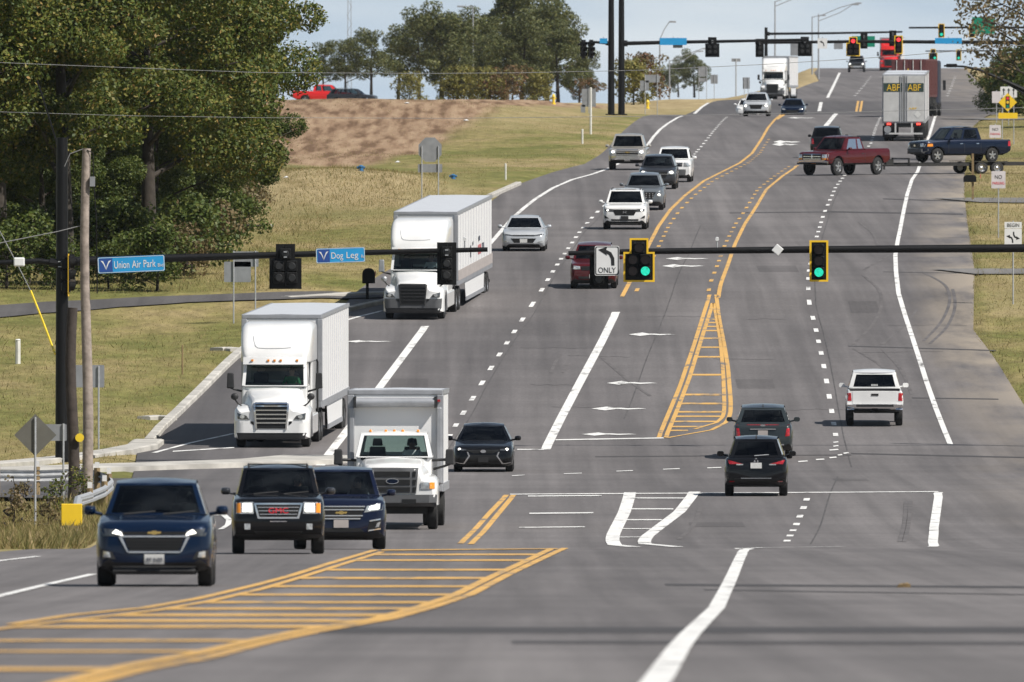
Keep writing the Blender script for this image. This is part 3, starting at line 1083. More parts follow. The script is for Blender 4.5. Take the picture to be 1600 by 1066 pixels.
BOWTIE = [(-1, -0.1), (-0.82, 0.42), (-0.32, 0.42), (-0.32, 0.72), (0.32, 0.72), (0.32, 0.42), (1, 0.42), (1.0, 0.1), (0.82, -0.42), (0.32, -0.42), (0.32, -0.72), (-0.32, -0.72), (-0.32, -0.42), (-0.9, -0.42)]
def scaled(poly, w_, h_, x, z):
    return [(x + a * w_, z + b * h_) for a, b in poly]
def oval(w_, h_, x, z, n=16):
    return [(x + w_ * math.cos(2 * math.pi * k / n), z + h_ * math.sin(2 * math.pi * k / n)) for k in range(n)]

# ------------------------------------------------------------------ glazed upper works
def glazed(mb, c4, ub, vb, glass, bulge, m=0):
    """panel between 4 corners (bl, br, tr, tl); cells chosen by glass(i, j) go to panes, the rest to mb"""
    c4 = [Vector(p) for p in c4]
    n = (c4[1] - c4[0]).cross(c4[3] - c4[0]).normalized()
    P_ = []
    for v in vb:
        row = []
        for u in ub:
            p = (c4[0] * (1 - u) + c4[1] * u) * (1 - v) + (c4[3] * (1 - u) + c4[2] * u) * v
            row.append(p + bulge * (4 * u * (1 - u)) * (0.35 + 0.65 * 4 * v * (1 - v) if len(vb) > 4 else 1.0))
        P_.append(row)
    panes = {}
    for j in range(len(vb) - 1):
        for i in range(len(ub) - 1):
            f = [P_[j][i], P_[j][i + 1], P_[j + 1][i + 1], P_[j + 1][i]]
            g = glass(i, j)
            if g is None:
                mb.face(f, m)
            else:
                panes.setdefault(g, MB()).face(f)
    return panes

def cabin(root, S, bodym, gname_front='tint', gname_side='tint', gname_rear='dark'):
    """roof, pillars and windows; S carries the numbers"""
    W2 = S['W'] / 2
    wb = S.get('wb', 0.90) * W2
    wr = S.get('wr', 0.70) * W2
    yws, ywt, yrt, yrb = S['yws'], S['ywt'], S['yrt'], S['yrb']
    zc, zb2, H = S['zcowl'], S['zrb'], S['H']
    zf = H - S.get('rdrop', 0.05)
    zr = H - S.get('rdropr', 0.06)
    wrr = S.get('wrr', wr)
    wbr = S.get('wbr', wb)
    mb = MB()
    fl, fr_ = (-wb, yws, zc), (wb, yws, zc)
    tl, tr = (-wr, ywt, zf), (wr, ywt, zf)
    rl, rr = (-wrr, yrt, zr), (wrr, yrt, zr)
    bl, br = (-wbr, yrb, zb2), (wbr, yrb, zb2)
    pf = S.get('pillar', 0.055)
    ub = [0, pf, 0.2, 0.35, 0.5, 0.65, 0.8, 1 - pf, 1]
    vb = [0, 0.04, 0.5, 0.93, 1.0]
    allp = []
    pn = glazed(mb, (fl, fr_, tr, tl), ub, vb, lambda i, j: 'windshield' if 0 < i < 7 and 0 < j < 3 else None, Vector((0, -S.get('wsb', 0.14), 0)))
    allp += [('windshield', v, gname_front) for v in pn.values()]
    rv = S.get('rv', (0.12, 0.86))
    pn = glazed(mb, (br, bl, rl, rr), [0, 0.08, 0.3, 0.5, 0.7, 0.92, 1], [0, rv[0], 0.5, rv[1], 1.0], lambda i, j: 'rear' if 0 < i < 5 and 0 < j < 3 else None, Vector((0, S.get('rwb', 0.06), 0)))
    allp += [('rear_window', v, gname_rear) for v in pn.values()]
    wins = S.get('side', [(0.10, 0.40), (0.44, 0.72), (0.76, 0.94)])
    us = sorted(set([0, 1] + [q for t in wins for q in t]))
    for sg, c in ((1, (fr_, br, rr, tr)), (-1, (fl, bl, rl, tl))):
        def gsel(i, j, us=us):
            if j != 1:
                return None
            mid = (us[i] + us[i + 1]) / 2
            for k, (a, b) in enumerate(wins):
                if a < mid < b:
                    return k
            return None
        pn = glazed(mb, c, us, [0, 0.08, 0.86, 1.0], gsel, Vector((sg * 0.03, 0, 0)))
        allp += [('side_window', v, gname_side) for v in pn.values()]
    # crowned roof
    rows = []
    for k in range(7):
        t = k / 6
        yy = ywt + (yrt - ywt) * t
        zz = zf + (zr - zf) * t + (H - max(zf, zr)) * 4 * t * (1 - t)
        ww = wr + (wrr - wr) * t
        rows.append([(ww * u, yy - (S.get('wsb', 0.14) * (1 - u * u) if k == 0 else 0) * 0.35 + ((S.get('rwb', 0.06) * (1 - u * u)) if k == 6 else 0), zz + 0.045 * (1 - u * u) * (1 if 0 < k < 6 else 0.0)) for u in (-1, -0.9, -0.5, 0, 0.5, 0.9, 1)])
    mb.grid(rows)
    mb.build('roof', bodym, root, smooth=32)
    for nm, v, g in allp:
        v.build(nm, G[g], root, smooth=40)

def seats(root, S, rows=2):
    W2 = S['W'] / 2
    z = S['zcowl']
    y0 = S['yws'] + 0.95
    for r_ in range(rows):
        for x in (-0.42, 0.42):
            mb = MB()
            y = y0 + r_ * 0.95
            if y > S['yrb'] - 0.35:
                continue
            mb.box(x - 0.24, x + 0.24, y, y + 0.16, z - 0.35, z + 0.16, tx=0.05)
            mb.box(x - 0.13, x + 0.13, y + 0.03, y + 0.14, z + 0.18, z + 0.36, tx=0.03)
            mb.build('seat', M['seat'], root, bevel=0.03)
    mb = MB()
    mb.box(-W2 * 0.8, W2 * 0.8, S['yws'] + 0.12, S['yws'] + 0.5, z - 0.1, z + 0.015)
    mb.build('dashboard', M['cabin'], root, bevel=0.02)

# ------------------------------------------------------------------ car, crossover, pickup
def body(root, S, m, clad='plastic'):
    L, W = S['L'], S['W']
    W2 = W / 2
    zb = S.get('zb', 0.24)
    ax = S['axles']
    r = S['r']
    ra = r + S.get('arch', 0.07)
    ys = [0, 0.03, 0.09, 0.2, 0.38, 0.6]
    ys += [L - q for q in (0, 0.03, 0.09, 0.2, 0.4)]
    for a in ax:
        ys += [a + ra * math.cos(t) for t in np.linspace(0, math.pi, 9)] + [a - ra - 0.01, a + ra + 0.01]
    ys += [S['yws'], S['yws'] + 0.02, S['yrb'], S['yrb'] + 0.02, (ax[0] + ax[1]) / 2]
    ys = sorted(set(round(y, 3) for y in ys if 0 <= y <= L))
    zt_t = S['top']
    zc_t = S.get('mid')
    pr = S.get('round', [(0, 0.80), (0.03, 0.86), (0.09, 0.92), (0.2, 0.965), (0.38, 0.99), (0.6, 1.0)])
    prr = S.get('rroundd', [(0, 0.86), (0.03, 0.90), (0.09, 0.95), (0.2, 0.98), (0.4, 1.0)])
    mb = MB()
    rows = []
    for y in ys:
        wv = W2 * min(np.interp(y, *zip(*pr)), np.interp(L - y, *zip(*prr)))
        zt = float(np.interp(y, *zip(*zt_t)))
        z0 = zb + 0.13 * max(0, 1 - y / 0.25) ** 2 + S.get('rlift', 0.16) * max(0, 1 - (L - y) / 0.3)
        zz = z0
        for a in ax:
            d = abs(y - a)
            if d <= ra + 1e-4:
                zz = max(zz, r * 0.98 + math.sqrt(max(0, ra * ra - d * d)))
        zz = min(zz, zt - 0.12)
        bed = S.get('bed') and y > S['yrb'] + 0.03 and y < L - 0.06
        crown = S.get('crown', 0.035) * (1 if y < S['yws'] else 0.3)
        zi = zt - 0.45 if bed else zt + crown
        zi2 = zt - 0.45 if bed else zt + crown * 0.55
        h = zt - zb
        lim = lambda q: max(q, zz + 0.015)
        half = [(0, zz), (0.84 * wv, zz), (0.965 * wv, zz + 0.012 if zz > z0 else zz + 0.05), (0.995 * wv, lim(zb + 0.36 * h)), (1.0 * wv, lim(zb + 0.52 * h)),
                (0.985 * wv, lim(zb + 0.72 * h)), (0.968 * wv, max(zt - 0.07, zz + 0.06)), (0.93 * wv, zt - 0.012), (0.885 * wv, zt), (0.80 * wv, zi2), (0, zi)]
        ring = [(x, y, z) for x, z in half] + [(-x, y, z) for x, z in half[-2:0:-1]]
        rows.append(ring)
    def fm(i, j):
        k = j if j <= 10 else 20 - j - 1
        jj = min(j, 19 - j)
        if jj == 0:
            return 1
        if jj == 1 and S.get('clad', True):
            return 1
        y = (ys[i] + ys[i + 1]) / 2
        if jj >= 8 and S['yws'] < y < S['yrb']:
            return 2
        if S.get('bed') and jj >= 8 and y > S['yrb']:
            return 1
        return 0
    mb.grid(rows, m=fm, closed=True)
    mb.face(rows[0], 0)
    mb.face(rows[-1], 0)
    mb.build('body', [m, M[clad], M['cabin']], root, smooth=38)
    return Skin(mb, L)

def mirror(root, x, y, z, m, w_=0.2, h_=0.15):
    for sg in (1, -1):
        mb = MB()
        rows = []
        for t, a in ((0, 0.55), (0.03, 0.85), (0.09, 1.0), (0.14, 0.98)):
            c = []
            for k in range(10):
                q = 2 * math.pi * k / 10
                c.append((sg * (x + w_ / 2 + w_ / 2 * a * math.copysign(abs(math.cos(q)) ** 0.6, math.cos(q))), y + t, z + h_ / 2 * a * math.copysign(abs(math.sin(q)) ** 0.6, math.sin(q))))
            rows.append(c)
        mb.grid(rows, closed=True)
        mb.face(rows[0])
        mb.face(rows[-1])
        mb.tube([(sg * (x - 0.1), y + 0.1, z - 0.06), (sg * (x + 0.06), y + 0.08, z - 0.03)], 0.03, 6)
        mb.build('mirror', m, root, smooth=50)

def wipers(root, S):
    z = S['zcowl']
    for x0 in (-0.5, 0.12):
        mb = MB()
        mb.tube([(x0, S['yws'] - 0.13, z + 0.0), (x0 + 0.5, S['yws'] - 0.08, z + 0.045)], 0.014, 5)
        mb.build('wiper', M['plastic'], root)

def place(root, p, yaw=0.0, anchor_y=0.0, level=None):
    """stand a vehicle with local (0, anchor_y, 0) at p, turned by yaw about the vertical and pitched to the road"""
    fy = Vector((-math.sin(yaw), math.cos(yaw), 0))
    a = p - fy * anchor_y
    L = 4.0
    def zz(q):
        return float(gz(q.x, q.y))
    g = (zz(p + fy * 3) - zz(p - fy * 1)) / 4.0
    fx = Vector((math.cos(yaw), math.sin(yaw), 0))
    gx = (zz(p + fx) - zz(p - fx)) / 2.0
    Yv = Vector((fy.x, fy.y, g)).normalized()
    Xv = Vector((fx.x, fx.y, gx)).normalized()
    Zv = Xv.cross(Yv).normalized()
    Xv = Yv.cross(Zv).normalized()
    o = Vector((p.x, p.y, p.z)) - Yv * anchor_y
    root.matrix_world = Matrix(((Xv.x, Yv.x, Zv.x, o.x), (Xv.y, Yv.y, Zv.y, o.y), (Xv.z, Yv.z, Zv.z, o.z), (0, 0, 0, 1)))

# spec sheets (metres)
def suv(L=4.65, W=1.84, H=1.66, zcowl=1.10, hood=0.98, nose=0.88, yws=1.18, ywt=1.85, yrt=None, yrb=None, r=0.36, axles=None, **k):
    S = dict(L=L, W=W, H=H, zcowl=zcowl, yws=yws, ywt=ywt, yrt=yrt or L - 0.55, yrb=yrb or L - 0.16, zrb=zcowl + 0.0, r=r, axles=axles or (0.9, L - 1.03))
    S['top'] = [(0, nose - 0.02), (0.03, nose + 0.03), (0.09, nose + 0.07), (0.2, hood), (yws, zcowl - 0.02), (yws + 0.3, zcowl), (L - 0.2, zcowl), (L - 0.09, zcowl - 0.03), (L - 0.03, zcowl - 0.06), (L, zcowl - 0.12)]
    S.update(k)
    return S

def sedan(L=4.88, W=1.84, H=1.44, zcowl=0.95, hood=0.80, nose=0.68, deck=1.0, **k):
    S = dict(L=L, W=W, H=H, zcowl=zcowl, yws=1.35, ywt=2.15, yrt=L - 1.45, yrb=L - 0.75, zrb=deck, r=0.33, axles=(0.95, L - 1.1), clad=False, zb=0.18, rv=(0.04, 0.93), wr=0.66)
    S['top'] = [(0, nose - 0.04), (0.03, nose + 0.0), (0.09, nose + 0.05), (0.2, hood - 0.03), (0.5, hood + 0.02), (1.35, zcowl - 0.02), (1.7, zcowl), (L - 0.75, deck), (L - 0.15, deck), (L - 0.05, deck - 0.05), (L, deck - 0.12)]
    S['side'] = [(0.12, 0.46), (0.50, 0.82)]
    S.update(k)
    return S

def pickup(L=5.7, W=1.95, H=1.88, zcowl=1.22, hood=1.12, nose=1.02, cab=2.1, yws=1.35, **k):
    yrb = yws + cab
    S = dict(L=L, W=W, H=H, zcowl=zcowl, yws=yws, ywt=yws + 0.62, yrt=yrb - 0.16, yrb=yrb, zrb=zcowl + 0.02, r=0.39, axles=(0.92, L - 1.22), bed=True, zb=0.42, rv=(0.1, 0.88), wr=0.72, arch=0.09)
    S['top'] = [(0, nose - 0.02), (0.03, nose + 0.03), (0.09, nose + 0.07), (0.2, hood), (yws, zcowl - 0.02), (yws + 0.3, zcowl), (yrb, zcowl), (yrb + 0.02, zcowl + k.get('bedz', 0.0)), (L - 0.05, zcowl + k.get('bedz', 0.0)), (L, zcowl - 0.02)]
    S['side'] = [(0.14, 0.58), (0.64, 0.9)]
    S['rroundd'] = [(0, 0.97), (0.03, 0.99), (0.09, 1.0)]
    S.update(k)
    return S

def car(name, label, cat, group, S, m, glassf='tint', glasss='tint', glassr='dark', style='alloy', nseat=2, rim_m='rim', clad='plastic', mir=True, mir_m=None):
    root = empty(name)
    tag(root, label, cat, group)
    sk = body(root, S, m, clad)
    cabin(root, S, m, glassf, glasss, glassr)
    if nseat:
        seats(root, S, nseat)
    tw = S.get('tw', 0.235)
    for y in S['axles']:
        for sg in (1, -1):
            wheel(root, sg * (S['W'] / 2 - tw / 2 - 0.015), y, S['r'], tw, style, sg, rim_m=rim_m)
    if mir:
        mirror(root, S['W'] / 2 + 0.02, S['yws'] + 0.28, S['zcowl'] + 0.06, mir_m or m, S.get('mw', 0.2), S.get('mh', 0.15))
    # dark floor pan
    mb = MB()
    mb.box(-S['W'] * 0.36, S['W'] * 0.36, 0.35, S['L'] - 0.35, S.get('zb', 0.24) - 0.04, S.get('zb', 0.24) + 0.3)
    mb.build('floor_pan', M['frame_black'], root)
    return root, sk

def lplate(sk, root, z, side='F', m='plate', x=0.0, w_=0.155, h_=0.078, txt=None):
    o = patch(sk, root, 'license_plate', [(x - w_, z - h_), (x + w_, z - h_), (x + w_, z + h_), (x - w_, z + h_)], M[m], side, 0.03, 0.05, 2, 2)[0]
    if txt:
        y = sk.pt(side, x, z, 0.036).y
        t1, t2 = txt.split()
        text('plate_letters', t1, w_ * 0.6, h_ * 0.8, M['ink'], o, (x - w_ * 0.55, y, z - 0.01), extrude=0.002)
        text('plate_numbers', t2, w_ * 0.9, h_ * 0.8, M['ink'], o, (x + w_ * 0.35, y, z - 0.01), extrude=0.002)

def light(sk, root, q, m='lampglass', side='F', on=None, name='headlight', d=0.01, nu=5, mirror=True):
    for sg in ((1, -1) if mirror else (1,)):
        qq = [(a * sg, b) for a, b in q]
        o = patch(sk, root, name, qq, M[m], side, d, 0.04, nu, 3)[0]
        if on:
            x, z, rr = on
            pp = oval(rr, rr * 0.8, x * sg, z, 10)
            emblem(sk, o, 'bulb', pp, M['lamp_on'] if side == 'F' else M['brake_on'], side, d + 0.012, 0.02)

def slats(sk, root, x0, x1, zs, h_, m, side='F', parent=None, taper=0.0, d=0.02):
    for k, z in enumerate(zs):
        t = taper * k
        patch(sk, parent or root, 'slat', [(x0 + t, z - h_ / 2), (x1 - t, z - h_ / 2), (x1 - t, z + h_ / 2), (x0 + t, z + h_ / 2)], M[m], side, d, 0.03, 6, 1)

ONC = 'vehicles driving towards the camera'
AWAY = 'vehicles driving away from the camera'

# --- blue crossover in front
S = suv(4.65, 1.84, 1.67, zcowl=1.13, hood=1.0, nose=0.9, r=0.36, wb=0.86, wr=0.68, zb=0.25)
o, sk = car('blue_crossover', 'metallic blue crossover nearest the camera, left foreground', 'car', ONC, S, P['blue'], glassf='tint')
light(sk, o, [(0.47, 0.80), (0.80, 0.79), (0.86, 0.92), (0.50, 0.88)], 'lampdark', on=None)
for sg in (1, -1):
    patch(sk, o, 'running_light', [(sg * 0.49, 0.80), (sg * 0.66, 0.84), (sg * 0.60, 0.895), (sg * 0.52, 0.85)], M['lamp_on'], 'F', 0.022, 0.02, 3, 2)
patch(sk, o, 'upper_grille', [(-0.48, 0.815), (0.48, 0.815), (0.49, 0.86), (-0.49, 0.86)], M['grille'])
gr = patch(sk, o, 'grille', [(-0.38, 0.565), (0.38, 0.565), (0.47, 0.765), (-0.47, 0.765)], M['grille'], nv=5)[0]
slats(sk, o, -0.45, 0.45, (0.72, 0.675, 0.63), 0.012, 'plastic', parent=gr)
patch(sk, o, 'chrome_trim', [(-0.56, 0.775), (0.56, 0.775), (0.54, 0.80), (-0.54, 0.80)], M['chrome'], d=0.02)
patch(sk, o, 'chrome_trim', [(-0.40, 0.53), (0.40, 0.53), (0.40, 0.555), (-0.40, 0.555)], M['chrome'], d=0.02)
patch(sk, o, 'chrome_trim', [(0.40, 0.53), (0.43, 0.55), (0.55, 0.77), (0.50, 0.77)], M['chrome'], d=0.02, mirror=True)
emblem(sk, o, 'badge', scaled(BOWTIE, 0.11, 0.042, 0, 0.845), M['gold'], d=0.035)
patch(sk, o, 'lower_bumper', [(-0.66, 0.19), (0.66, 0.19), (0.62, 0.36), (-0.62, 0.36)], M['plastic'])
patch(sk, o, 'lower_bumper', [(0.60, 0.22), (0.86, 0.28), (0.88, 0.42), (0.60, 0.30)], M['plastic'], mirror=True)
patch(sk, o, 'skid_trim', [(-0.62, 0.30), (0.62, 0.30), (0.66, 0.325), (-0.66, 0.325)], M['steel'], d=0.02)
patch(sk, o, 'fog_bezel', [(0.60, 0.43), (0.84, 0.43), (0.85, 0.57), (0.66, 0.55)], M['plastic'], mirror=True)
light(sk, o, [(0.68, 0.46), (0.80, 0.46), (0.80, 0.56), (0.70, 0.54)], 'lampglass', name='fog_light', d=0.02)
lplate(sk, o, 0.43, txt='JIE 3623')
wipers(o, S)
EQ = o
place(o, rpt and Vector((*rpt(241, 917), float(prof(rpt(241, 917)[1])))), R(0.2))

def roadpt(px, py):
    x, y = rpt(px, py)
    return Vector((x, y, float(prof(y))))

# --- black square-shouldered sport utility
S = suv(4.85, 1.90, 1.80, zcowl=1.22, hood=1.12, nose=1.02, yws=1.3, ywt=1.95, r=0.385, zb=0.32, wb=0.87, wr=0.74, tw=0.25,
        round=[(0, 0.88), (0.03, 0.92), (0.09, 0.955), (0.2, 0.98), (0.38, 0.995), (0.6, 1.0)])
o, sk = car('black_sport_utility', 'black boxy sport utility with red letters on its grille, beside blue crossover', 'car', ONC, S, P['black'], glassf='tint', mir_m=P['pewter'])
light(sk, o, [(0.50, 0.82), (0.86, 0.82), (0.86, 1.05), (0.51, 1.06)], 'lampglass')
for sg in (1, -1):
    patch(sk, o, 'headlight_lens', [(sg * 0.54, 0.86), (sg * 0.73, 0.86), (sg * 0.73, 1.03), (sg * 0.54, 1.03)], M['lamp_on'], 'F', 0.022, 0.02, 2, 2)
    patch(sk, o, 'turn_signal', [(sg * 0.76, 0.84), (sg * 0.855, 0.84), (sg * 0.855, 1.03), (sg * 0.77, 1.04)], M['amber'], 'F', 0.022, 0.02, 2, 2)
patch(sk, o, 'chrome_surround', [(-0.42, 0.72), (0.42, 0.72), (0.50, 1.04), (-0.50, 1.04)], M['chrome'], d=0.012)
gr = patch(sk, o, 'grille', [(-0.385, 0.755), (0.385, 0.755), (0.455, 1.005), (-0.455, 1.005)], M['grille'], d=0.02)[0]
slats(sk, o, -0.42, 0.42, (0.95, 0.88, 0.81), 0.014, 'chrome', parent=gr, taper=0.02, d=0.028)
text('grille_letters', 'GMC', 0.40, 0.115, M['redletter'], o, (0, sk.pt('F', 0, 0.885, 0.05).y, 0.885), extrude=0.012)
patch(sk, o, 'bumper', [(-0.86, 0.40), (0.86, 0.40), (0.88, 0.66), (-0.88, 0.66)], P['black'], d=0.04, nu=12)
patch(sk, o, 'air_intake', [(-0.45, 0.40), (0.45, 0.40), (0.5, 0.47), (-0.5, 0.47)], M['grille'], d=0.046)
light(sk, o, [(0.57, 0.50), (0.69, 0.50), (0.69, 0.62), (0.57, 0.62)], 'lampglass', name='fog_light', d=0.05)
lplate(sk, o, 0.585, m='plate_blue', w_=0.17, h_=0.085)
for sg in (1, -1):
    mb = MB()
    mb.tube([(sg * 0.6, 2.15, 1.74), (sg * 0.6, 2.2, 1.81), (sg * 0.6, 4.2, 1.83), (sg * 0.6, 4.3, 1.76)], 0.02, 6)
    mb.build('roof_rail', M['plastic'], o)
for yy in (2.5, 3.9):
    mb = MB()
    mb.box(-0.6, 0.6, yy, yy + 0.06, 1.815, 1.84)
    mb.build('crossbar', M['plastic'], o)
wipers(o, S)
place(o, roadpt(435, 866), R(1.0))
ENV = o

# --- dark blue crossover half hidden behind it
S = suv(5.0, 1.99, 1.78, zcowl=1.17, hood=1.06, nose=0.95, yws=1.2, ywt=1.95, r=0.38, wb=0.86, wr=0.71)
o, sk = car('navy_crossover', 'dark navy crossover with a gold badge, half hidden behind black sport utility', 'car', ONC, S, P['navy'], glassf='tint')
light(sk, o, [(0.50, 0.80), (0.90, 0.86), (0.93, 1.02), (0.56, 0.94)], 'lampglass')
for sg in (1, -1):
    patch(sk, o, 'headlight_lens', [(sg * 0.6, 0.85), (sg * 0.82, 0.88), (sg * 0.84, 0.98), (sg * 0.62, 0.93)], M['lamp_on'], 'F', 0.022, 0.02, 2, 2)
gr = patch(sk, o, 'grille', [(-0.42, 0.66), (0.42, 0.66), (0.52, 0.93), (-0.52, 0.93)], M['grille'], d=0.012)[0]
slats(sk, o, -0.52, 0.52, (0.93, 0.86), 0.025, 'chrome', parent=gr, taper=0.02, d=0.024)
slats(sk, o, -0.47, 0.47, (0.73, 0.665), 0.025, 'chrome', parent=gr, taper=0.05, d=0.024)
emblem(sk, o, 'badge', scaled(BOWTIE, 0.13, 0.05, 0, 0.795), M['gold'], d=0.04)
patch(sk, o, 'air_intake', [(-0.5, 0.38), (0.5, 0.38), (0.42, 0.46), (-0.42, 0.46)], M['grille'], d=0.012)
patch(sk, o, 'fog_bezel', [(0.56, 0.40), (0.86, 0.44), (0.88, 0.66), (0.62, 0.60)], M['grille'], mirror=True)
patch(sk, o, 'chrome_trim', [(0.62, 0.60), (0.86, 0.64), (0.86, 0.67), (0.62, 0.63)], M['chrome'], d=0.02, mirror=True)
patch(sk, o, 'chrome_trim', [(0.58, 0.39), (0.86, 0.43), (0.86, 0.46), (0.6, 0.42)], M['chrome'], d=0.02, mirror=True)
patch(sk, o, 'chrome_trim', [(0.74, 0.47), (0.82, 0.49), (0.86, 0.60), (0.78, 0.57)], M['steel'], d=0.018, mirror=True)
patch(sk, o, 'lower_bumper', [(-0.8, 0.24), (0.8, 0.24), (0.82, 0.37), (-0.82, 0.37)], M['plastic'])
lplate(sk, o, 0.555, m='dusty', w_=0.16, h_=0.085)
place(o, roadpt(533, 858.5), R(1.4))
TRV = o

# --- dark sedan in the middle lane
S = sedan(4.88, 1.84, 1.44)
o, sk = car('black_sedan', 'glossy black sedan near the left turn line, left of the hatched gore', 'car', ONC, S, P['black'], glassf='dark')
light(sk, o, [(0.50, 0.66), (0.84, 0.66), (0.87, 0.74), (0.52, 0.70)], 'lampdark', on=(0.72, 0.70, 0.045))
gr = patch(sk, o, 'upper_grille', [(-0.30, 0.57), (0.30, 0.57), (0.52, 0.68), (-0.52, 0.68)], M['grille'])[0]
emblem(sk, o, 'badge', oval(0.085, 0.05, 0, 0.635), M['chrome'], d=0.03)
patch(sk, o, 'grille', [(-0.62, 0.22), (0.62, 0.22), (0.40, 0.53), (-0.40, 0.53)], M['grille'])
patch(sk, o, 'chrome_trim', [(0.40, 0.49), (0.45, 0.49), (0.50, 0.62), (0.46, 0.62)], M['chrome'], d=0.018, mirror=True)
patch(sk, o, 'chrome_trim', [(0.56, 0.26), (0.61, 0.26), (0.45, 0.49), (0.40, 0.49)], M['chrome'], d=0.018, mirror=True)
patch(sk, o, 'chrome_trim', [(0.56, 0.235), (0.84, 0.28), (0.84, 0.30), (0.58, 0.265)], M['chrome'], d=0.018, mirror=True)
lplate(sk, o, 0.38, m='plastic')
place(o, roadpt(755, 738), R(-0.5))

# --- silver sedan
S = sedan(4.93, 1.85, 1.46, zcowl=0.97, hood=0.83)
o, sk = car('silver_sedan', 'silver sedan beside the left edge line, right of the second white semi', 'car', ONC, S, P['silver'], glassf='dark')
light(sk, o, [(0.44, 0.66), (0.84, 0.68), (0.86, 0.76), (0.50, 0.70)], 'lampdark')
patch(sk, o, 'upper_grille', [(-0.46, 0.65), (0.46, 0.65), (0.48, 0.70), (-0.48, 0.70)], M['grille'])
patch(sk, o, 'grille', [(-0.40, 0.36), (0.40, 0.36), (0.54, 0.55), (-0.54, 0.55)], M['grille'])
patch(sk, o, 'chrome_trim', [(-0.46, 0.335), (0.46, 0.335), (0.44, 0.36), (-0.44, 0.36)], M['chrome'], d=0.015)
patch(sk, o, 'lower_bumper', [(-0.62, 0.2), (0.62, 0.2), (0.6, 0.28), (-0.6, 0.28)], M['plastic'])
light(sk, o, [(0.60, 0.37), (0.80, 0.40), (0.82, 0.46), (0.62, 0.42)], 'lampglass', name='fog_light')
lplate(sk, o, 0.45)
place(o, roadpt(818, 393), R(-1.5))

# --- maroon crossover partly behind the ONLY sign
S = suv(4.6, 1.84, 1.72, zcowl=1.12)
o, sk = car('maroon_crossover', 'maroon crossover half hidden behind the white ONLY sign', 'car', ONC, S, P['maroon'], glassf='dark')
light(sk, o, [(0.50, 0.78), (0.84, 0.78), (0.86, 0.93), (0.52, 0.90)], 'lampglass')
patch(sk, o, 'grille', [(-0.46, 0.74), (0.46, 0.74), (0.48, 0.90), (-0.48, 0.90)], M['grille'])
patch(sk, o, 'lower_bumper', [(-0.82, 0.28), (0.82, 0.28), (0.84, 0.5), (-0.84, 0.5)], M['plastic'])
lplate(sk, o, 0.5)
place(o, roadpt(927, 452), R(-1.5))

# --- white crossover with black grille
S = suv(4.95, 1.99, 1.78, zcowl=1.17, hood=1.05, nose=0.95, yws=1.25, ywt=1.95, r=0.38, wb=0.87, wr=0.72)
o, sk = car('white_crossover', 'white crossover with black grille and silver emblem, foremost of the five-vehicle queue', 'car', ONC, S, P['white'], glassf='dark')
light(sk, o, [(0.48, 0.80), (0.88, 0.82), (0.90, 0.94), (0.54, 0.92)], 'lampdark', on=(0.76, 0.87, 0.05))
patch(sk, o, 'grille', [(-0.42, 0.64), (0.42, 0.64), (0.56, 0.91), (-0.56, 0.91)], M['grille'])
text('badge', 'H', 0.14, 0.12, M['chrome'], o, (0, sk.pt('F', 0, 0.78, 0.03).y, 0.78), extrude=0.01)
patch(sk, o, 'lower_bumper', [(-0.84, 0.27), (0.84, 0.27), (0.86, 0.47), (-0.86, 0.47)], M['plastic'])
patch(sk, o, 'bumper_vent', [(0.70, 0.5), (0.9, 0.5), (0.92, 0.64), (0.86, 0.62)], M['plastic'], mirror=True)
patch(sk, o, 'skid_trim', [(-0.6, 0.24), (0.6, 0.24), (0.6, 0.29), (-0.6, 0.29)], M['steel'], d=0.02)
lplate(sk, o, 0.52, m='plastic', w_=0.17, h_=0.09)
for sg in (1, -1):
    mb = MB()
    mb.tube([(sg * 0.64, 2.1, 1.74), (sg * 0.64, 2.2, 1.81), (sg * 0.64, 4.2, 1.81), (sg * 0.64, 4.3, 1.74)], 0.02, 6)
    mb.build('roof_rail', M['plastic'], o)
mb = MB()
mb.box(-0.45, 0.45, 2.15, 3.1, 1.775, 1.79)
mb.build('sunroof', G['dark'], o)
place(o, roadpt(976, 359), R(-2.0))

# --- grey crossover with a mesh grille
S = suv(4.78, 1.9, 1.69, zcowl=1.12)
o, sk = car('grey_crossover', 'silver grey crossover with checked mesh grille, second in the queue', 'car', ONC, S, P['grey'], glassf='dark')
gr = patch(sk, o, 'grille', [(-0.42, 0.55), (0.42, 0.55), (0.60, 0.86), (-0.60, 0.86)], M['grille'])[0]
for a in range(7):
    for b in range(3):
        x, z = -0.45 + a * 0.15, 0.61 + b * 0.09
        emblem(sk, gr, 'mesh_cell', [(x - 0.045, z), (x, z - 0.035), (x + 0.045, z), (x, z + 0.035)], M['chrome'], d=0.02)
light(sk, o, [(0.62, 0.66), (0.84, 0.66), (0.85, 0.8), (0.64, 0.8)], 'lampglass', on=(0.74, 0.74, 0.06))
patch(sk, o, 'lower_bumper', [(-0.6, 0.3), (0.6, 0.3), (0.7, 0.42), (-0.7, 0.42)], M['plastic'])
patch(sk, o, 'skid_trim', [(-0.6, 0.26), (0.6, 0.26), (0.6, 0.30), (-0.6, 0.30)], M['chrome'])
place(o, roadpt(1005, 329), R(-2.2))

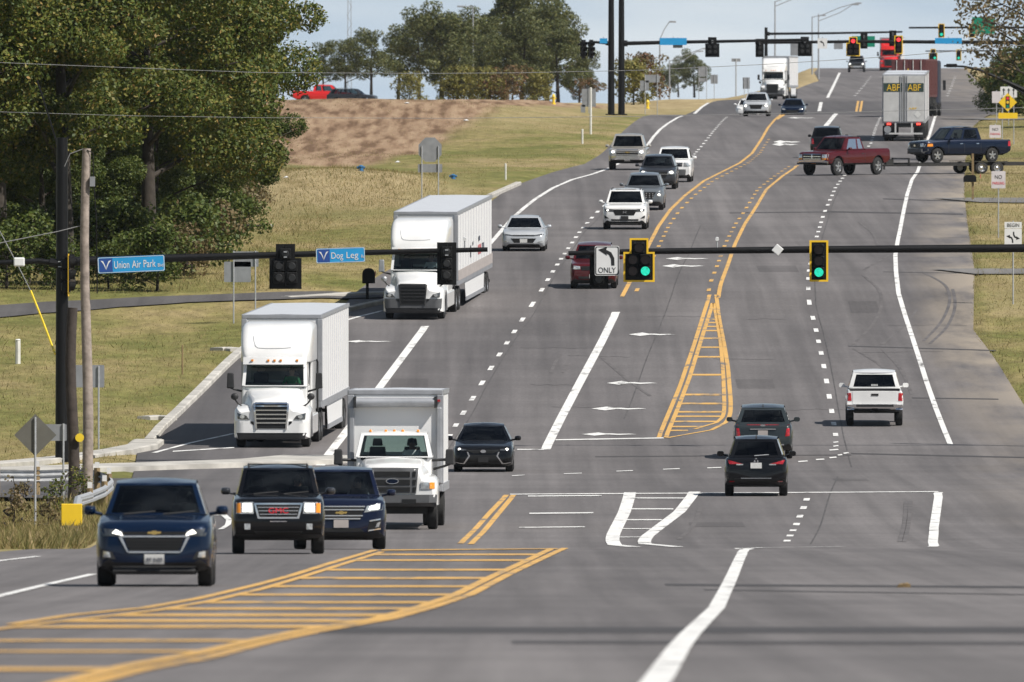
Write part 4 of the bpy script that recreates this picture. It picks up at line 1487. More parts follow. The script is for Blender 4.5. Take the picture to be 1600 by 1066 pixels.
# --- dark crossover third in the queue
S = suv(4.75, 1.87, 1.68, zcowl=1.12)
o, sk = car('dark_crossover', 'dark charcoal crossover with bright round headlights, third in the queue', 'car', ONC, S, P['pewter'], glassf='tint')
light(sk, o, [(0.50, 0.74), (0.84, 0.76), (0.86, 0.93), (0.54, 0.90)], 'lampglass', on=(0.70, 0.84, 0.09))
patch(sk, o, 'grille', [(-0.42, 0.58), (0.42, 0.58), (0.5, 0.86), (-0.5, 0.86)], M['grille'])
patch(sk, o, 'chrome_trim', [(-0.5, 0.74), (0.5, 0.74), (0.5, 0.765), (-0.5, 0.765)], M['chrome'], d=0.02)
patch(sk, o, 'lower_bumper', [(-0.8, 0.25), (0.8, 0.25), (0.82, 0.42), (-0.82, 0.42)], M['plastic'])
place(o, roadpt(1027, 296), R(-2.4))

# --- white sport utility fourth in the queue
S = suv(4.5, 1.85, 1.76, zcowl=1.18, hood=1.1, nose=1.0, wr=0.76, round=[(0, 0.88), (0.09, 0.95), (0.38, 1.0)])
o, sk = car('white_sport_utility', 'white sport utility with black bumper at the rear of the queue', 'car', ONC, S, P['white'], glassf='dark')
light(sk, o, [(0.52, 0.80), (0.86, 0.80), (0.87, 1.0), (0.54, 1.0)], 'lampglass')
patch(sk, o, 'grille', [(-0.46, 0.80), (0.46, 0.80), (0.48, 1.0), (-0.48, 1.0)], M['chrome'])
patch(sk, o, 'bumper', [(-0.88, 0.36), (0.88, 0.36), (0.9, 0.66), (-0.9, 0.66)], M['graybumper'], d=0.03)
place(o, roadpt(1052, 285), R(-2.4))

# --- tan pickup beside the left edge line
S = pickup(5.8, 2.03, 1.90, cab=2.6)
o, sk = car('tan_pickup', 'tan grey full-size pickup on the left edge line behind the queue', 'pickup', ONC, S, P['tan'], glassf='dark')
light(sk, o, [(0.60, 0.88), (0.92, 0.88), (0.93, 1.10), (0.62, 1.10)], 'lampglass', on=(0.76, 0.98, 0.09))
gr = patch(sk, o, 'grille', [(-0.58, 0.80), (0.58, 0.80), (0.58, 1.10), (-0.58, 1.10)], M['grille'])[0]
slats(sk, o, -0.58, 0.58, (1.09, 0.95, 0.82), 0.04, 'chrome', parent=gr)
emblem(sk, o, 'badge', scaled(BOWTIE, 0.14, 0.05, 0, 0.95), M['gold'], d=0.045)
patch(sk, o, 'bumper', [(-0.96, 0.56), (0.96, 0.56), (0.97, 0.76), (-0.97, 0.76)], M['chrome'], d=0.05, nu=10)
patch(sk, o, 'lower_bumper', [(-0.86, 0.36), (0.86, 0.36), (0.9, 0.56), (-0.9, 0.56)], M['plastic'], d=0.02)
lplate(sk, o, 0.55)
place(o, roadpt(980, 266), R(-2.4))

# --- far oncoming vehicles
S = suv(4.45, 1.85, 1.66)
o, sk = car('pale_crossover', 'white crossover just before the far junction, below the black signal heads', 'car', ONC, S, P['silver'], glassf='dark', nseat=0)
light(sk, o, [(0.46, 0.70), (0.86, 0.66), (0.87, 0.82), (0.50, 0.84)], 'lampglass', on=(0.72, 0.74, 0.09))
patch(sk, o, 'grille', [(-0.36, 0.52), (0.36, 0.52), (0.48, 0.82), (-0.48, 0.82)], M['grille'])
patch(sk, o, 'lower_bumper', [(-0.74, 0.27), (0.74, 0.27), (0.76, 0.4), (-0.76, 0.4)], M['plastic'])
place(o, roadpt(1181, 182), R(-3))
S = sedan(4.5, 1.78, 1.44)
o, sk = car('white_sedan', 'small white sedan peeking out left of the far pale crossover', 'car', ONC, S, P['white'], glassf='dark', nseat=0)
light(sk, o, [(0.50, 0.62), (0.80, 0.64), (0.82, 0.74), (0.55, 0.70)], 'lampglass')
place(o, Vector(((1168 - 800) * 1285 / FPX, 1285, float(prof(1285)))), R(-3))
o, sk = car('dark_sedan', 'dark blue sedan sunk behind the crest in the far turn lane', 'car', ONC, sedan(4.8, 1.84, 1.46), P['deepblue'], glassf='dark', nseat=0)
light(sk, o, [(0.50, 0.62), (0.80, 0.64), (0.82, 0.74), (0.55, 0.70)], 'lampglass')
patch(sk, o, 'grille', [(-0.4, 0.4), (0.4, 0.4), (0.5, 0.6), (-0.5, 0.6)], M['grille'])
place(o, Vector(((1238 - 800) * 1296 / FPX, 1296, float(prof(1296)))), R(-3))
o, sk = car('charcoal_pickup', 'dark grey pickup cresting the far hill beneath a red signal', 'pickup', ONC, pickup(5.8, 2.03, 1.95, cab=2.5), P['pewter'], glassf='dark', nseat=0)
light(sk, o, [(0.60, 0.88), (0.92, 0.88), (0.93, 1.10), (0.62, 1.10)], 'lampglass', on=(0.76, 0.98, 0.09))
patch(sk, o, 'grille', [(-0.58, 0.80), (0.58, 0.80), (0.58, 1.10), (-0.58, 1.10)], M['grille'])
patch(sk, o, 'bumper', [(-0.96, 0.56), (0.96, 0.56), (0.97, 0.76), (-0.97, 0.76)], M['chrome'], d=0.05)
o.scale = (1.2, 1.2, 1.2)
place(o, roadpt(1338, 113), R(-2))
o.scale = (1.15, 1.15, 1.15)

# ------------------------------------------------------------------ vehicles seen from behind
def rear_place(o, L, p, yaw):
    place(o, p, R(180) + yaw, L)

S = suv(4.36, 1.77, 1.64, zcowl=1.08, r=0.35, wbr=0.84 * 1.77 / 2, wrr=0.64 * 1.77 / 2, yrt=3.75, yrb=4.2, zb=0.3)
o, sk = car('black_compact_crossover', 'black compact crossover seen from behind at the near stop line', 'car', AWAY, S, P['black'], glassr='dark')
light(sk, o, [(0.36, 0.90), (0.74, 0.90), (0.80, 1.02), (0.66, 0.98)], 'taillight', 'R', name='taillight')
for sg in (1, -1):
    patch(sk, o, 'reverse_light', [(sg * 0.36, 0.87), (sg * 0.55, 0.87), (sg * 0.55, 0.905), (sg * 0.36, 0.905)], M['lampglass'], 'R', 0.016, 0.02, 3, 1)
    patch(sk, o, 'reflector', [(sg * 0.60, 0.40), (sg * 0.74, 0.40), (sg * 0.74, 0.43), (sg * 0.60, 0.43)], M['taillight'], 'R', 0.016, 0.02, 3, 1)
lplate(sk, o, 0.86, 'R')
for dx, dz in ((0, 0.045), (-0.04, -0.02), (0.04, -0.02)):
    emblem(sk, o, 'badge', [(dx, 1.0 + dz + 0.035), (dx - 0.028, 1.0 + dz), (dx, 1.0 + dz - 0.035), (dx + 0.028, 1.0 + dz)], M['chrome'], 'R', 0.02)
patch(sk, o, 'lower_bumper', [(-0.72, 0.36), (0.72, 0.36), (0.6, 0.5), (-0.6, 0.5)], M['plastic'], 'R')
patch(sk, o, 'trim_strip', [(-0.42, 0.50), (0.42, 0.50), (0.42, 0.515), (-0.42, 0.515)], M['steel'], 'R', 0.014)
mb = MB()
mb.tube([(0.05, 4.31, 1.13), (-0.35, 4.27, 1.16)], 0.012, 5)
mb.build('rear_wiper', M['steel'], o)
mb = MB()
mb.box(-0.02, 0.02, 3.5, 3.68, 1.62, 1.70, tx=0.01, ty=0.05)
mb.build('antenna_fin', M['plastic'], o)
rear_place(o, 4.36, roadpt(1181.5, 776), R(-1))

S = suv(4.85, 1.88, 1.66, zcowl=1.10, r=0.37, yrt=4.1, yrb=4.68, zb=0.28)
o, sk = car('charcoal_crossover', 'dark grey crossover with tall upright red taillights, ahead of black compact crossover', 'car', AWAY, S, P['charcoal'], glassr='tint')
light(sk, o, [(0.70, 0.72), (0.84, 0.74), (0.84, 1.08), (0.76, 1.08)], 'taillight', 'R', name='taillight')
patch(sk, o, 'chrome_trim', [(-0.4, 0.93), (0.4, 0.93), (0.4, 0.965), (-0.4, 0.965)], M['chrome'], 'R', 0.02)
emblem(sk, o, 'badge', [(-0.09, 1.06), (0, 1.01), (0.09, 1.06), (0.06, 1.09), (-0.06, 1.09)], M['chrome'], 'R', 0.03)
patch(sk, o, 'brake_strip', [(-0.5, 1.075), (0.5, 1.075), (0.5, 1.09), (-0.5, 1.09)], M['taillight'], 'R', 0.016)
lplate(sk, o, 0.83, 'R', 'dusty')
patch(sk, o, 'lower_bumper', [(-0.7, 0.34), (0.7, 0.34), (0.7, 0.44), (-0.7, 0.44)], M['plastic'], 'R')
patch(sk, o, 'exhaust_trim', [(0.50, 0.44), (0.66, 0.44), (0.66, 0.48), (0.50, 0.48)], M['chrome'], 'R', 0.02, mirror=True)
mb = MB()
mb.box(-0.02, 0.02, 3.8, 3.98, 1.64, 1.71, tx=0.01, ty=0.05)
mb.build('antenna_fin', M['plastic'], o)
rear_place(o, 4.85, roadpt(1192, 718), R(-1))

S = pickup(5.4, 1.89, 1.80, cab=2.45, zcowl=1.20, zb=0.48, axles=(0.95, 4.2), wr=0.74)
o, sk = car('white_pickup', 'white pickup seen from behind in the right lane, white decal on its rear window', 'pickup', AWAY, S, P['white'], glassr='dark')
light(sk, o, [(0.77, 0.86), (0.925, 0.86), (0.925, 1.12), (0.79, 1.12)], 'taillight', 'R', name='taillight')
patch(sk, o, 'tailgate', [(-0.74, 0.76), (0.74, 0.76), (0.74, 1.17), (-0.74, 1.17)], P['white'], 'R', 0.012, 0.02)
patch(sk, o, 'tailgate_handle', [(-0.12, 1.03), (0.12, 1.03), (0.12, 1.10), (-0.12, 1.10)], M['plastic'], 'R', 0.026, 0.03)
patch(sk, o, 'bumper', [(-0.92, 0.56), (0.92, 0.56), (0.92, 0.74), (-0.92, 0.74)], M['chrome'], 'R', 0.10, 0.1, nu=8)
patch(sk, o, 'bumper_step', [(-0.62, 0.66), (0.62, 0.66), (0.62, 0.745), (-0.62, 0.745)], M['plastic'], 'R', 0.108, 0.02)
lplate(sk, o, 0.63, 'R', 'plate_blue', w_=0.16)
o.children
text('window_decal', 'GOOD', 0.22, 0.06, M['plate'], o, (0, S['yrb'] - 0.02, 1.32), yaw=math.pi) if False else None
mb = MB()
for k in range(5):
    mb.box(-0.11 + k * 0.045, -0.075 + k * 0.045, S['yrb'] - 0.012, S['yrb'] + 0.02, 1.30, 1.36)
mb.build('window_decal', M['plate'], o)
patch(sk, o, 'hitch', [(-0.1, 0.46), (0.1, 0.46), (0.1, 0.54), (-0.1, 0.54)], M['frame_black'], 'R', 0.1, 0.2)
rear_place(o, 5.4, roadpt(1367, 667), R(-0.6))

# maroon sport utility behind the towing pickup, seen from behind
S = suv(4.7, 1.88, 1.78, zcowl=1.18, wr=0.74)
o, sk = car('dark_sport_utility', 'black sport utility mostly hidden behind the maroon towing pickup', 'car', AWAY, S, P['black'], nseat=0)
light(sk, o, [(0.70, 0.8), (0.88, 0.8), (0.88, 1.1), (0.74, 1.1)], 'taillight', 'R', name='taillight')
rear_place(o, 4.7, roadpt(1291, 247), R(-3))

# ------------------------------------------------------------------ pickup towing another on a trailer
S = pickup(5.75, 2.0, 1.95, zcowl=1.26, hood=1.16, nose=1.05, cab=2.0, yws=1.5, zb=0.56, r=0.44, arch=0.11, bedz=0.06, axles=(1.0, 4.65), side=[(0.16, 0.62), (0.70, 0.92)])
o, sk = car('maroon_pickup', 'maroon pickup with chrome bumper crossing the road towing a flatbed trailer', 'pickup', None, S, P['maroon'], style='alloy', glasss='dark')
light(sk, o, [(0.62, 0.88), (0.93, 0.88), (0.94, 1.06), (0.64, 1.06)], 'lampglass')
for sg in (1, -1):
    patch(sk, o, 'turn_signal', [(sg * 0.64, 0.80), (sg * 0.93, 0.80), (sg * 0.93, 0.87), (sg * 0.64, 0.87)], M['amber'], 'F', 0.014, 0.02, 3, 1)
gr = patch(sk, o, 'grille', [(-0.56, 0.82), (0.56, 0.82), (0.56, 1.08), (-0.56, 1.08)], M['grille'])[0]
for z in (0.83, 0.95, 1.07):
    patch(sk, gr, 'slat', [(-0.56, z - 0.02), (0.56, z - 0.02), (0.56, z + 0.02), (-0.56, z + 0.02)], M['chrome'], 'F', 0.02, 0.02, 4, 1)
patch(sk, gr, 'slat', [(-0.03, 0.82), (0.03, 0.82), (0.03, 1.08), (-0.03, 1.08)], M['chrome'], 'F', 0.022, 0.02, 1, 3)
patch(sk, o, 'bumper', [(-0.98, 0.56), (0.98, 0.56), (0.99, 0.78), (-0.99, 0.78)], M['chrome'], d=0.07, nu=12)
lplate(sk, o, 0.66, m='amber', w_=0.15, h_=0.07)
q0 = hit(1247, 276)
RAM = o
ray = R(36)
place(o, roadpt(1274, 274.5), -ray, 0.3)
o.scale = (1, 1, 1.05)
bpy.context.view_layer.update()
patch(sk, o, 'door_seam', [(3.45, 0.62), (3.47, 0.62), (3.47, 1.26), (3.45, 1.26)], M['plastic'], 'E', 0.003, 0.02, 1, 4)
patch(sk, o, 'door_seam', [(1.75, 0.72), (1.77, 0.72), (1.77, 1.24), (1.75, 1.24)], M['plastic'], 'E', 0.003, 0.02, 1, 4)
patch(sk, o, 'door_handle', [(3.12, 1.06), (3.32, 1.06), (3.32, 1.10), (3.12, 1.10)], M['plastic'], 'E', 0.02, 0.03, 2, 1)

tr_root = empty('flatbed_trailer')
tag(tr_root, 'black twin-axle flatbed car trailer behind the maroon pickup', 'trailer')
ta = R(62)
mb = MB()
for x in (-1.0, 1.0):
    mb.box(x - 0.05, x + 0.05, 1.5, 9.6, 0.52, 0.68)
for yy in np.arange(1.6, 9.6, 0.8):
    mb.box(-0.95, 0.95, yy, yy + 0.07, 0.53, 0.64)
mb.build('frame', M['frame_black'], tr_root)
mb = MB()
mb.tube([(-0.95, 1.6, 0.58), (0, 0.1, 0.56)], 0.06, 6)
mb.tube([(0.95, 1.6, 0.58), (0, 0.1, 0.56)], 0.06, 6)
mb.build('tongue', M['frame_black'], tr_root)
for yy in np.arange(1.5, 9.6, 0.5):
    for x0 in (-0.96, 0.32):
        mb = MB()
        mb.box(x0, x0 + 0.64, yy, yy + 0.46, 0.68, 0.725)
        mb.build('plank', M['frame_black'], tr_root)
mb = MB()
for x in (-0.9, 0.9):
    mb.box(x - 0.04, x + 0.04, 1.45, 1.53, 0.6, 1.02)
mb.box(-0.94, 0.94, 1.45, 1.53, 0.98, 1.04)
mb.build('headboard', M['frame_black'], tr_root)
mb = MB()
mb.box(-0.12, 0.12, 0.55, 1.0, 0.6, 0.95)
mb.tube([(0, 0.5, 0.3), (0, 0.5, 1.0)], 0.05, 8)
mb.build('jack', M['frame_black'], tr_root)
for sg in (1, -1):
    for yy in (5.7, 6.65):
        wheel(tr_root, sg * 1.14, yy, 0.38, 0.22, 'steel', sg)
    mb = MB()
    mb.box(sg * 1.14 - 0.13, sg * 1.14 + 0.13, 5.1, 7.25, 0.78, 0.82)
    mb.build('fender', M['frame_black'], tr_root)
    mb = MB()
    mb.tube([(sg * 0.8, 9.55, 0.7), (sg * 0.8, 11.2, 0.25)], 0.05, 6)
    mb.build('ramp', M['frame_black'], tr_root)
# hitch point of the towing truck
hp = RAM.matrix_world @ Vector((0, 5.85, 0))
hp = Vector((hp.x, hp.y, float(prof(hp.y))))
place(tr_root, hp, -ta, 0.0)
tr_root.scale = (0.98, 1.0, 0.82)
bpy.context.view_layer.update()

S = pickup(5.75, 1.95, 1.88, zcowl=1.20, hood=1.10, nose=1.0, cab=2.45, yws=1.4, zb=0.42, axles=(0.95, 4.55), r=0.385, side=[(0.12, 0.44), (0.5, 0.9)])
o, sk = car('blue_pickup', 'dark blue crew-cab pickup carried on the flatbed trailer', 'pickup', None, S, P['deepblue'], glassf='tint', style='alloy')
light(sk, o, [(0.60, 0.84), (0.90, 0.84), (0.92, 1.04), (0.62, 1.02)], 'lampglass')
patch(sk, o, 'turn_signal', [(0.26, 0.86), (0.62, 0.86), (0.62, 1.0), (0.32, 1.0)], M['amber'], 'E', 0.012, 0.03, 3, 2)
gr = patch(sk, o, 'grille', [(-0.50, 0.78), (0.50, 0.78), (0.54, 1.02), (-0.54, 1.02)], M['grille'])[0]
emblem(sk, o, 'badge', oval(0.12, 0.05, 0, 0.9), M['chrome'], d=0.03)
patch(sk, o, 'bumper', [(-0.95, 0.46), (0.95, 0.46), (0.96, 0.74), (-0.96, 0.74)], M['graybumper'], d=0.05, nu=12)
patch(sk, o, 'taillight', [(5.55, 0.86), (5.72, 0.86), (5.72, 1.12), (5.58, 1.12)], M['taillight'], 'E', 0.012, 0.03, 2, 2)
for y_ in (1.65, 2.7, 3.78):
    patch(sk, o, 'door_seam', [(y_, 0.5), (y_ + 0.02, 0.5), (y_ + 0.02, 1.18), (y_, 1.18)], M['plastic'], 'E', 0.003, 0.02, 1, 4)
for y_ in (2.42, 3.48):
    patch(sk, o, 'door_handle', [(y_, 0.98), (y_ + 0.18, 0.98), (y_ + 0.18, 1.02), (y_, 1.02)], M['chrome'], 'E', 0.02, 0.03, 2, 1)
patch(sk, o, 'running_board', [(1.7, 0.40), (3.9, 0.40), (3.9, 0.47), (1.7, 0.47)], M['plastic'], 'E', 0.1, 0.12, 4, 1)
mw = tr_root.matrix_world.copy()
o.matrix_world = mw @ Matrix.Translation((0, 2.35, 0.725)) @ Matrix.Diagonal((0.95, 0.92, 1.0 / 0.82, 1))
BLUEP = o
# load strap chain at the tail

# ------------------------------------------------------------------ heavy trucks
def truck_nose(root, S, m, clad):
    """bonnet with fenders; ring loft from the bumper back to the cowl"""
    W2 = S['W'] / 2
    ax = S['axle']
    r = S['r']
    ra = r + 0.09
    yb = S['yb']
    ys = sorted(set([0, 0.05, 0.14, 0.3, 0.5, yb] + [round(ax + ra * math.cos(t), 3) for t in np.linspace(0, math.pi, 9)]))
    ys = [y for y in ys if 0 <= y <= yb]
    mb = MB()
    rows = []
    for y in ys:
        wv = W2 * np.interp(y, *zip(*S['plan']))
        zf = float(np.interp(y, *zip(*S['fender'])))
        zh = float(np.interp(y, *zip(*S['hood'])))
        wh = float(np.interp(y, *zip(*S['hoodw'])))
        z0 = S['zb'] + 0.08 * max(0, 1 - y / 0.2)
        d = abs(y - ax)
        zz = z0
        if d <= ra + 1e-4:
            zz = max(z0, r + math.sqrt(max(0, ra * ra - d * d)))
        zz = min(zz, zf - 0.1)
        mid = max(zz + 0.03, (z0 + zf) / 2)
        half = [(0, zz), (0.9 * wv, zz), (wv, zz + 0.04), (wv, mid), (0.985 * wv, zf - 0.10), (0.93 * wv, zf), (min(wh + 0.06, 0.9 * wv), zf + 0.05), (wh, zf + 0.12 + 0.25 * (zh - zf)), (wh * 0.95, zh - 0.09), (wh * 0.82, zh - 0.01), (0, zh + 0.03)]
        half = [(x, max(z, zz)) for x, z in half]
        rows.append([(x, y, z) for x, z in half] + [(-x, y, z) for x, z in half[-2:0:-1]])
    mb.grid(rows, closed=True, m=lambda i, j: 1 if min(j, 19 - j) == 0 else 0)
    mb.face(rows[0])
    mb.face(rows[-1])
    mb.build('hood', [m, M['frame_black']], root, smooth=40)
    return Skin(mb, 30)

def big_mirror(root, x, y, z, h=0.55, m='plastic', arm=True):
    for sg in (1, -1):
        mb = MB()
        mb.box(sg * x - 0.12, sg * x + 0.12, y, y + 0.14, z, z + h, tx=0.02, ty=0.02)
        o = mb.build('mirror', M[m], root, bevel=0.035)
        mb = MB()
        mb.tube([(sg * (x - 0.42), y + 0.35, z - 0.12), (sg * (x - 0.12), y + 0.1, z - 0.03), (sg * x, y + 0.07, z + 0.02)], 0.035, 6)
        mb.build('mirror_arm', M['plastic'], o)

def hood_mirror(root, x, y, z, m='plastic'):
    for sg in (1, -1):
        mb = MB()
        rows = []
        for t in np.linspace(0, math.pi, 6):
            rows.append([(sg * x + 0.13 * math.sin(t) * math.cos(a), y - 0.08 * math.cos(t), z + 0.12 * math.sin(t) * math.sin(a)) for a in np.linspace(0, 2 * math.pi, 10, endpoint=False)])
        mb.grid(rows, closed=True)
        o = mb.build('hood_mirror', M[m], root, smooth=60)
        mb = MB()
        mb.tube([(sg * x, y, z - 0.08), (sg * (x - 0.1), y + 0.06, z - 0.22), (sg * (x - 0.34), y + 0.15, z - 0.38)], [0.03, 0.025, 0.03], 6)
        mb.build('mirror_arm', M['plastic'], o)

def shell(rows, cap0=True, cap1=True):
    mb = MB()
    mb.grid(rows, closed=True)
    if cap0:
        mb.face(rows[0])
    if cap1:
        mb.face(rows[-1])
    return mb

def rrect(hw, z0, z1, y, rad, n=5, low=None):
    """rounded-top section in the x,z plane at y"""
    pts = []
    rl = rad if low is None else low
    for cx, cz, a0, rr in ((hw - rl, z0 + rl, -90, rl), (hw - rad, z1 - rad, 0, rad), (-hw + rad, z1 - rad, 90, rad), (-hw + rl, z0 + rl, 180, rl)):
        for k in range(n):
            a = R(a0 + 90 * k / (n - 1))
            pts.append((cx + rr * math.cos(a), y, cz + rr * math.sin(a)))
    return pts

M['rib'] = mat('rib', (0.60, 0.60, 0.61), 0.5, var=0.02)
def van_box(parent, hw, y0, y1, z0, z1, ribs=True, face=M['trailer_white'], rail=M['trailer_rail'], roofm=M['trailer_roof'], logo=None):
    mb = MB()
    mb.box(-hw + 0.02, hw - 0.02, y0 + 0.02, y1 - 0.02, z0 + 0.1, z1 - 0.03)
    bx_ = mb.build('cargo_box', face, parent)
    mb = MB()
    for sg in (1, -1):
        mb.box(min(sg * (hw - 0.06), sg * (hw + 0.012)), max(sg * (hw - 0.06), sg * (hw + 0.012)), y0 + 0.07, y1, z0, z0 + 0.22)
        mb.box(min(sg * (hw - 0.06), sg * (hw + 0.012)), max(sg * (hw - 0.06), sg * (hw + 0.012)), y0 + 0.07, y1, z1 - 0.12, z1)
    mb.build('side_rail', rail, bx_)
    mb = MB()
    mb.box(-hw, hw, y0 - 0.012, y0 + 0.06, z1 - 0.13, z1 + 0.003)
    mb.box(-hw, hw, y0 - 0.012, y0 + 0.06, z0, z0 + 0.2)
    for sg in (1, -1):
        mb.box(min(sg * (hw - 0.16), sg * (hw + 0.016)), max(sg * (hw - 0.16), sg * (hw + 0.016)), y0 - 0.016, y0 + 0.07, z0 + 0.2, z1 - 0.13)
    mb.build('front_frame', rail, bx_, bevel=0.02)
    mb = MB()
    rows = [[(-hw + 0.03, y, z1 - 0.01), (0, y, z1 + 0.012), (hw - 0.03, y, z1 - 0.01)] for y in np.linspace(y0 + 0.06, y1, 14)]
    mb.grid(rows)
    mb.build('roof_sheet', roofm, bx_, smooth=30)
    if ribs:
        n = int((y1 - y0) / 1.22)
        for k in range(1, n):
            yy = y0 + (y1 - y0) * k / n
            for sg in (1, -1):
                mb = MB()
                mb.box(min(sg * (hw - 0.03), sg * (hw + 0.006)), max(sg * (hw - 0.03), sg * (hw + 0.006)), yy - 0.05, yy + 0.05, z0 + 0.22, z1 - 0.12)
                mb.build('rib', M['rib'], bx_)
    return bx_

def tractor(name, label, group, m, bumper_m, grille_m, box=True, trailer_len=16.0, dusty=False, mir_m='plastic', lowdark=True):
    root = empty(name)
    tag(root, label, 'semi truck', group)
    S = dict(W=2.44, axle=1.25, r=0.51, yb=2.05, zb=0.28,
             plan=[(0, 0.84), (0.05, 0.89), (0.14, 0.94), (0.3, 0.975), (0.5, 1.0), (3, 1.0)],
             fender=[(0, 1.12), (0.14, 1.2), (0.5, 1.28), (1.3, 1.34), (2.05, 1.3)],
             hood=[(0, 1.36), (0.05, 1.46), (0.14, 1.53), (0.5, 1.62), (2.05, 1.92)],
             hoodw=[(0, 0.60), (0.14, 0.64), (0.5, 0.68), (2.05, 1.0)])
    sk = truck_nose(root, S, m, None)
    # bumper
    patch(sk, root, 'bumper', [(-1.14, 0.48), (1.14, 0.48), (1.16, 0.86), (-1.16, 0.86)], bumper_m, d=0.05, th=0.09, nu=16, nv=4)
    patch(sk, root, 'lower_valance', [(-1.06, 0.27), (1.06, 0.27), (1.12, 0.48), (-1.12, 0.48)], M['plastic'] if lowdark else bumper_m, d=0.03, th=0.08, nu=16, nv=2)
    g = patch(sk, root, 'grille', [(-0.46, 0.62), (0.46, 0.62), (0.54, 1.42), (-0.54, 1.42)], M['grille'], d=0.07, th=0.1, nu=6, nv=6)[0]
    for k in range(5):
        z = 0.80 + k * 0.135
        hw = 0.47 + 0.1 * (z - 0.62)
        patch(sk, g, 'slat', [(-hw, z - 0.02), (hw, z - 0.02), (hw, z + 0.02), (-hw, z + 0.02)], grille_m, 'F', 0.10, 0.04, 6, 1)
    for sg in (1, -1):
        patch(sk, g, 'grille_frame', [(sg * 0.45, 0.60), (sg * 0.50, 0.60), (sg * 0.58, 1.43), (sg * 0.52, 1.43)], grille_m, 'F', 0.095, 0.08, 1, 6)
    patch(sk, g, 'grille_frame', [(-0.57, 1.40), (0.57, 1.40), (0.5, 1.46), (-0.5, 1.46)], grille_m, 'F', 0.095, 0.08, 6, 1)
    light(sk, root, [(0.70, 0.90), (1.08, 0.92), (1.10, 1.12), (0.80, 1.03)], 'lampdark', d=0.03, on=None)
    for sg in (1, -1):
        emblem(sk, root, 'headlight_lens', oval(0.075, 0.065, sg * 0.93, 1.0), M['lampglass'], d=0.05)
    patch(sk, root, 'bumper_slot', [(0.56, 0.72), (0.66, 0.80), (0.66, 0.86), (0.56, 0.84)], M['grille'], d=0.06, mirror=True, nu=2)
    lplate(sk, root, 0.56, m='plate_blue' if lowdark else 'plate', w_=0.17, h_=0.09)
    # cab
    mb = MB()
    mb.box(-1.05, 1.05, 1.75, 5.2, 0.75, 1.93)
    mb.build('cab_body', m, root, bevel=0.05)
    C = dict(W=2.3, H=2.72, zcowl=1.92, yws=1.72, ywt=2.2, yrt=3.3, yrb=3.32, zrb=1.93, wb=0.91, wr=0.87, wrr=1.0, wbr=1.03, wsb=0.18, pillar=0.05, side=[(0.2, 0.62)], rv=(0.2, 0.75), rdrop=0.02, rdropr=0.02, rwb=0.0)
    cabin(root, C, m, 'clear', 'tint', 'clear')
    mb = MB()
    mb.box(-1.02, 1.02, 3.25, 3.34, 1.93, 2.0)
    for x in (-0.5, 0.5):
        mb.box(x - 0.26, x + 0.26, 2.75, 2.95, 1.6, 2.32, tx=0.04)
        mb.box(x - 0.14, x + 0.14, 2.8, 2.92, 2.34, 2.5, tx=0.03)
    mb.build('seats', M['seat'], root, bevel=0.03)
    mb = MB()
    mb.box(-1.0, 1.0, 1.75, 2.25, 1.8, 1.99)
    mb.build('dashboard', M['cabin'], root, bevel=0.04)
    # sleeper
    mb = MB()
    for sg in (1, -1):
        mb.box(min(sg * 1.05, sg * 1.12), max(sg * 1.05, sg * 1.12), 3.3, 5.2, 0.9, 2.75)
    mb.box(-1.1, 1.1, 5.13, 5.2, 0.9, 2.75)
    mb.build('sleeper', m, root, bevel=0.02)
    # roof fairing
    rows = []
    for y, hw, z0, z1, rad in ((2.0, 0.90, 2.70, 2.86, 0.07), (2.06, 1.0, 2.68, 3.0, 0.12), (2.25, 1.08, 2.68, 3.32, 0.22), (2.55, 1.12, 2.68, 3.62, 0.26), (2.95, 1.14, 2.68, 3.82, 0.24), (3.5, 1.15, 2.68, 3.92, 0.22), (5.1, 1.16, 2.68, 3.96, 0.2), (5.25, 1.16, 2.68, 3.94, 0.2)):
        rows.append(rrect(hw, z0, z1, y, rad, low=0.03))
    fa = shell(rows)
    fo = fa.build('roof_fairing', m, root, smooth=35)
    fsk = Skin(fa, 6)
    mb = MB()
    mb.tube([fsk.pt('F', a, b, 0.004) for a, b in ((-0.72, 3.5), (-0.69, 3.35), (-0.64, 3.2), (-0.56, 3.14), (-0.3, 3.12), (0, 3.12), (0.3, 3.13), (0.5, 3.15))], 0.012, 5)
    mb.build('seam', M['trailer_rail'], fo)
    # visor with marker lights
    mb = MB()
    rows = []
    for u in np.linspace(-1, 1, 9):
        rows.append([(1.04 * u, 2.05 - 0.16 * (1 - u * u), 2.60), (1.02 * u, 1.93 - 0.18 * (1 - u * u), 2.62), (1.02 * u, 2.02 - 0.16 * (1 - u * u), 2.84), (0.98 * u, 2.2, 2.86)])
    mb.grid(rows)
    vo = mb.build('sun_visor', m, root, smooth=50)
    for x in (-0.72, -0.2, 0.0, 0.2, 0.72):
        yy = 1.96 - 0.17 * (1 - (x / 1.02) ** 2)
        mb = MB()
        mb.box(x - 0.035, x + 0.035, yy - 0.03, yy + 0.05, 2.72, 2.78)
        mb.build('marker_light', M['amber'], vo)
    big_mirror(root, 1.42, 1.75, 1.85, 0.5, mir_m)
    hood_mirror(root, 1.22, 0.75, 1.62, mir_m)
    # side fairing, tanks and step
    for sg in (1, -1):
        mb = MB()
        mb.box(min(sg * 0.85, sg * 1.2), max(sg * 0.85, sg * 1.2), 2.15, 5.3, 0.36, 1.0)
        mb.build('side_fairing', m, root, bevel=0.05)
        mb = MB()
        mb.tube([(sg * 1.12, 5.15, 2.78), (sg * 1.17, 5.5, 2.6), (sg * 1.17, 5.5, 1.0)], 0.03, 5)
        mb.build('side_extender', M['plastic'], root)
    mb = MB()
    mb.box(-0.45, 0.45, 0.6, 8.3, 0.6, 0.9)
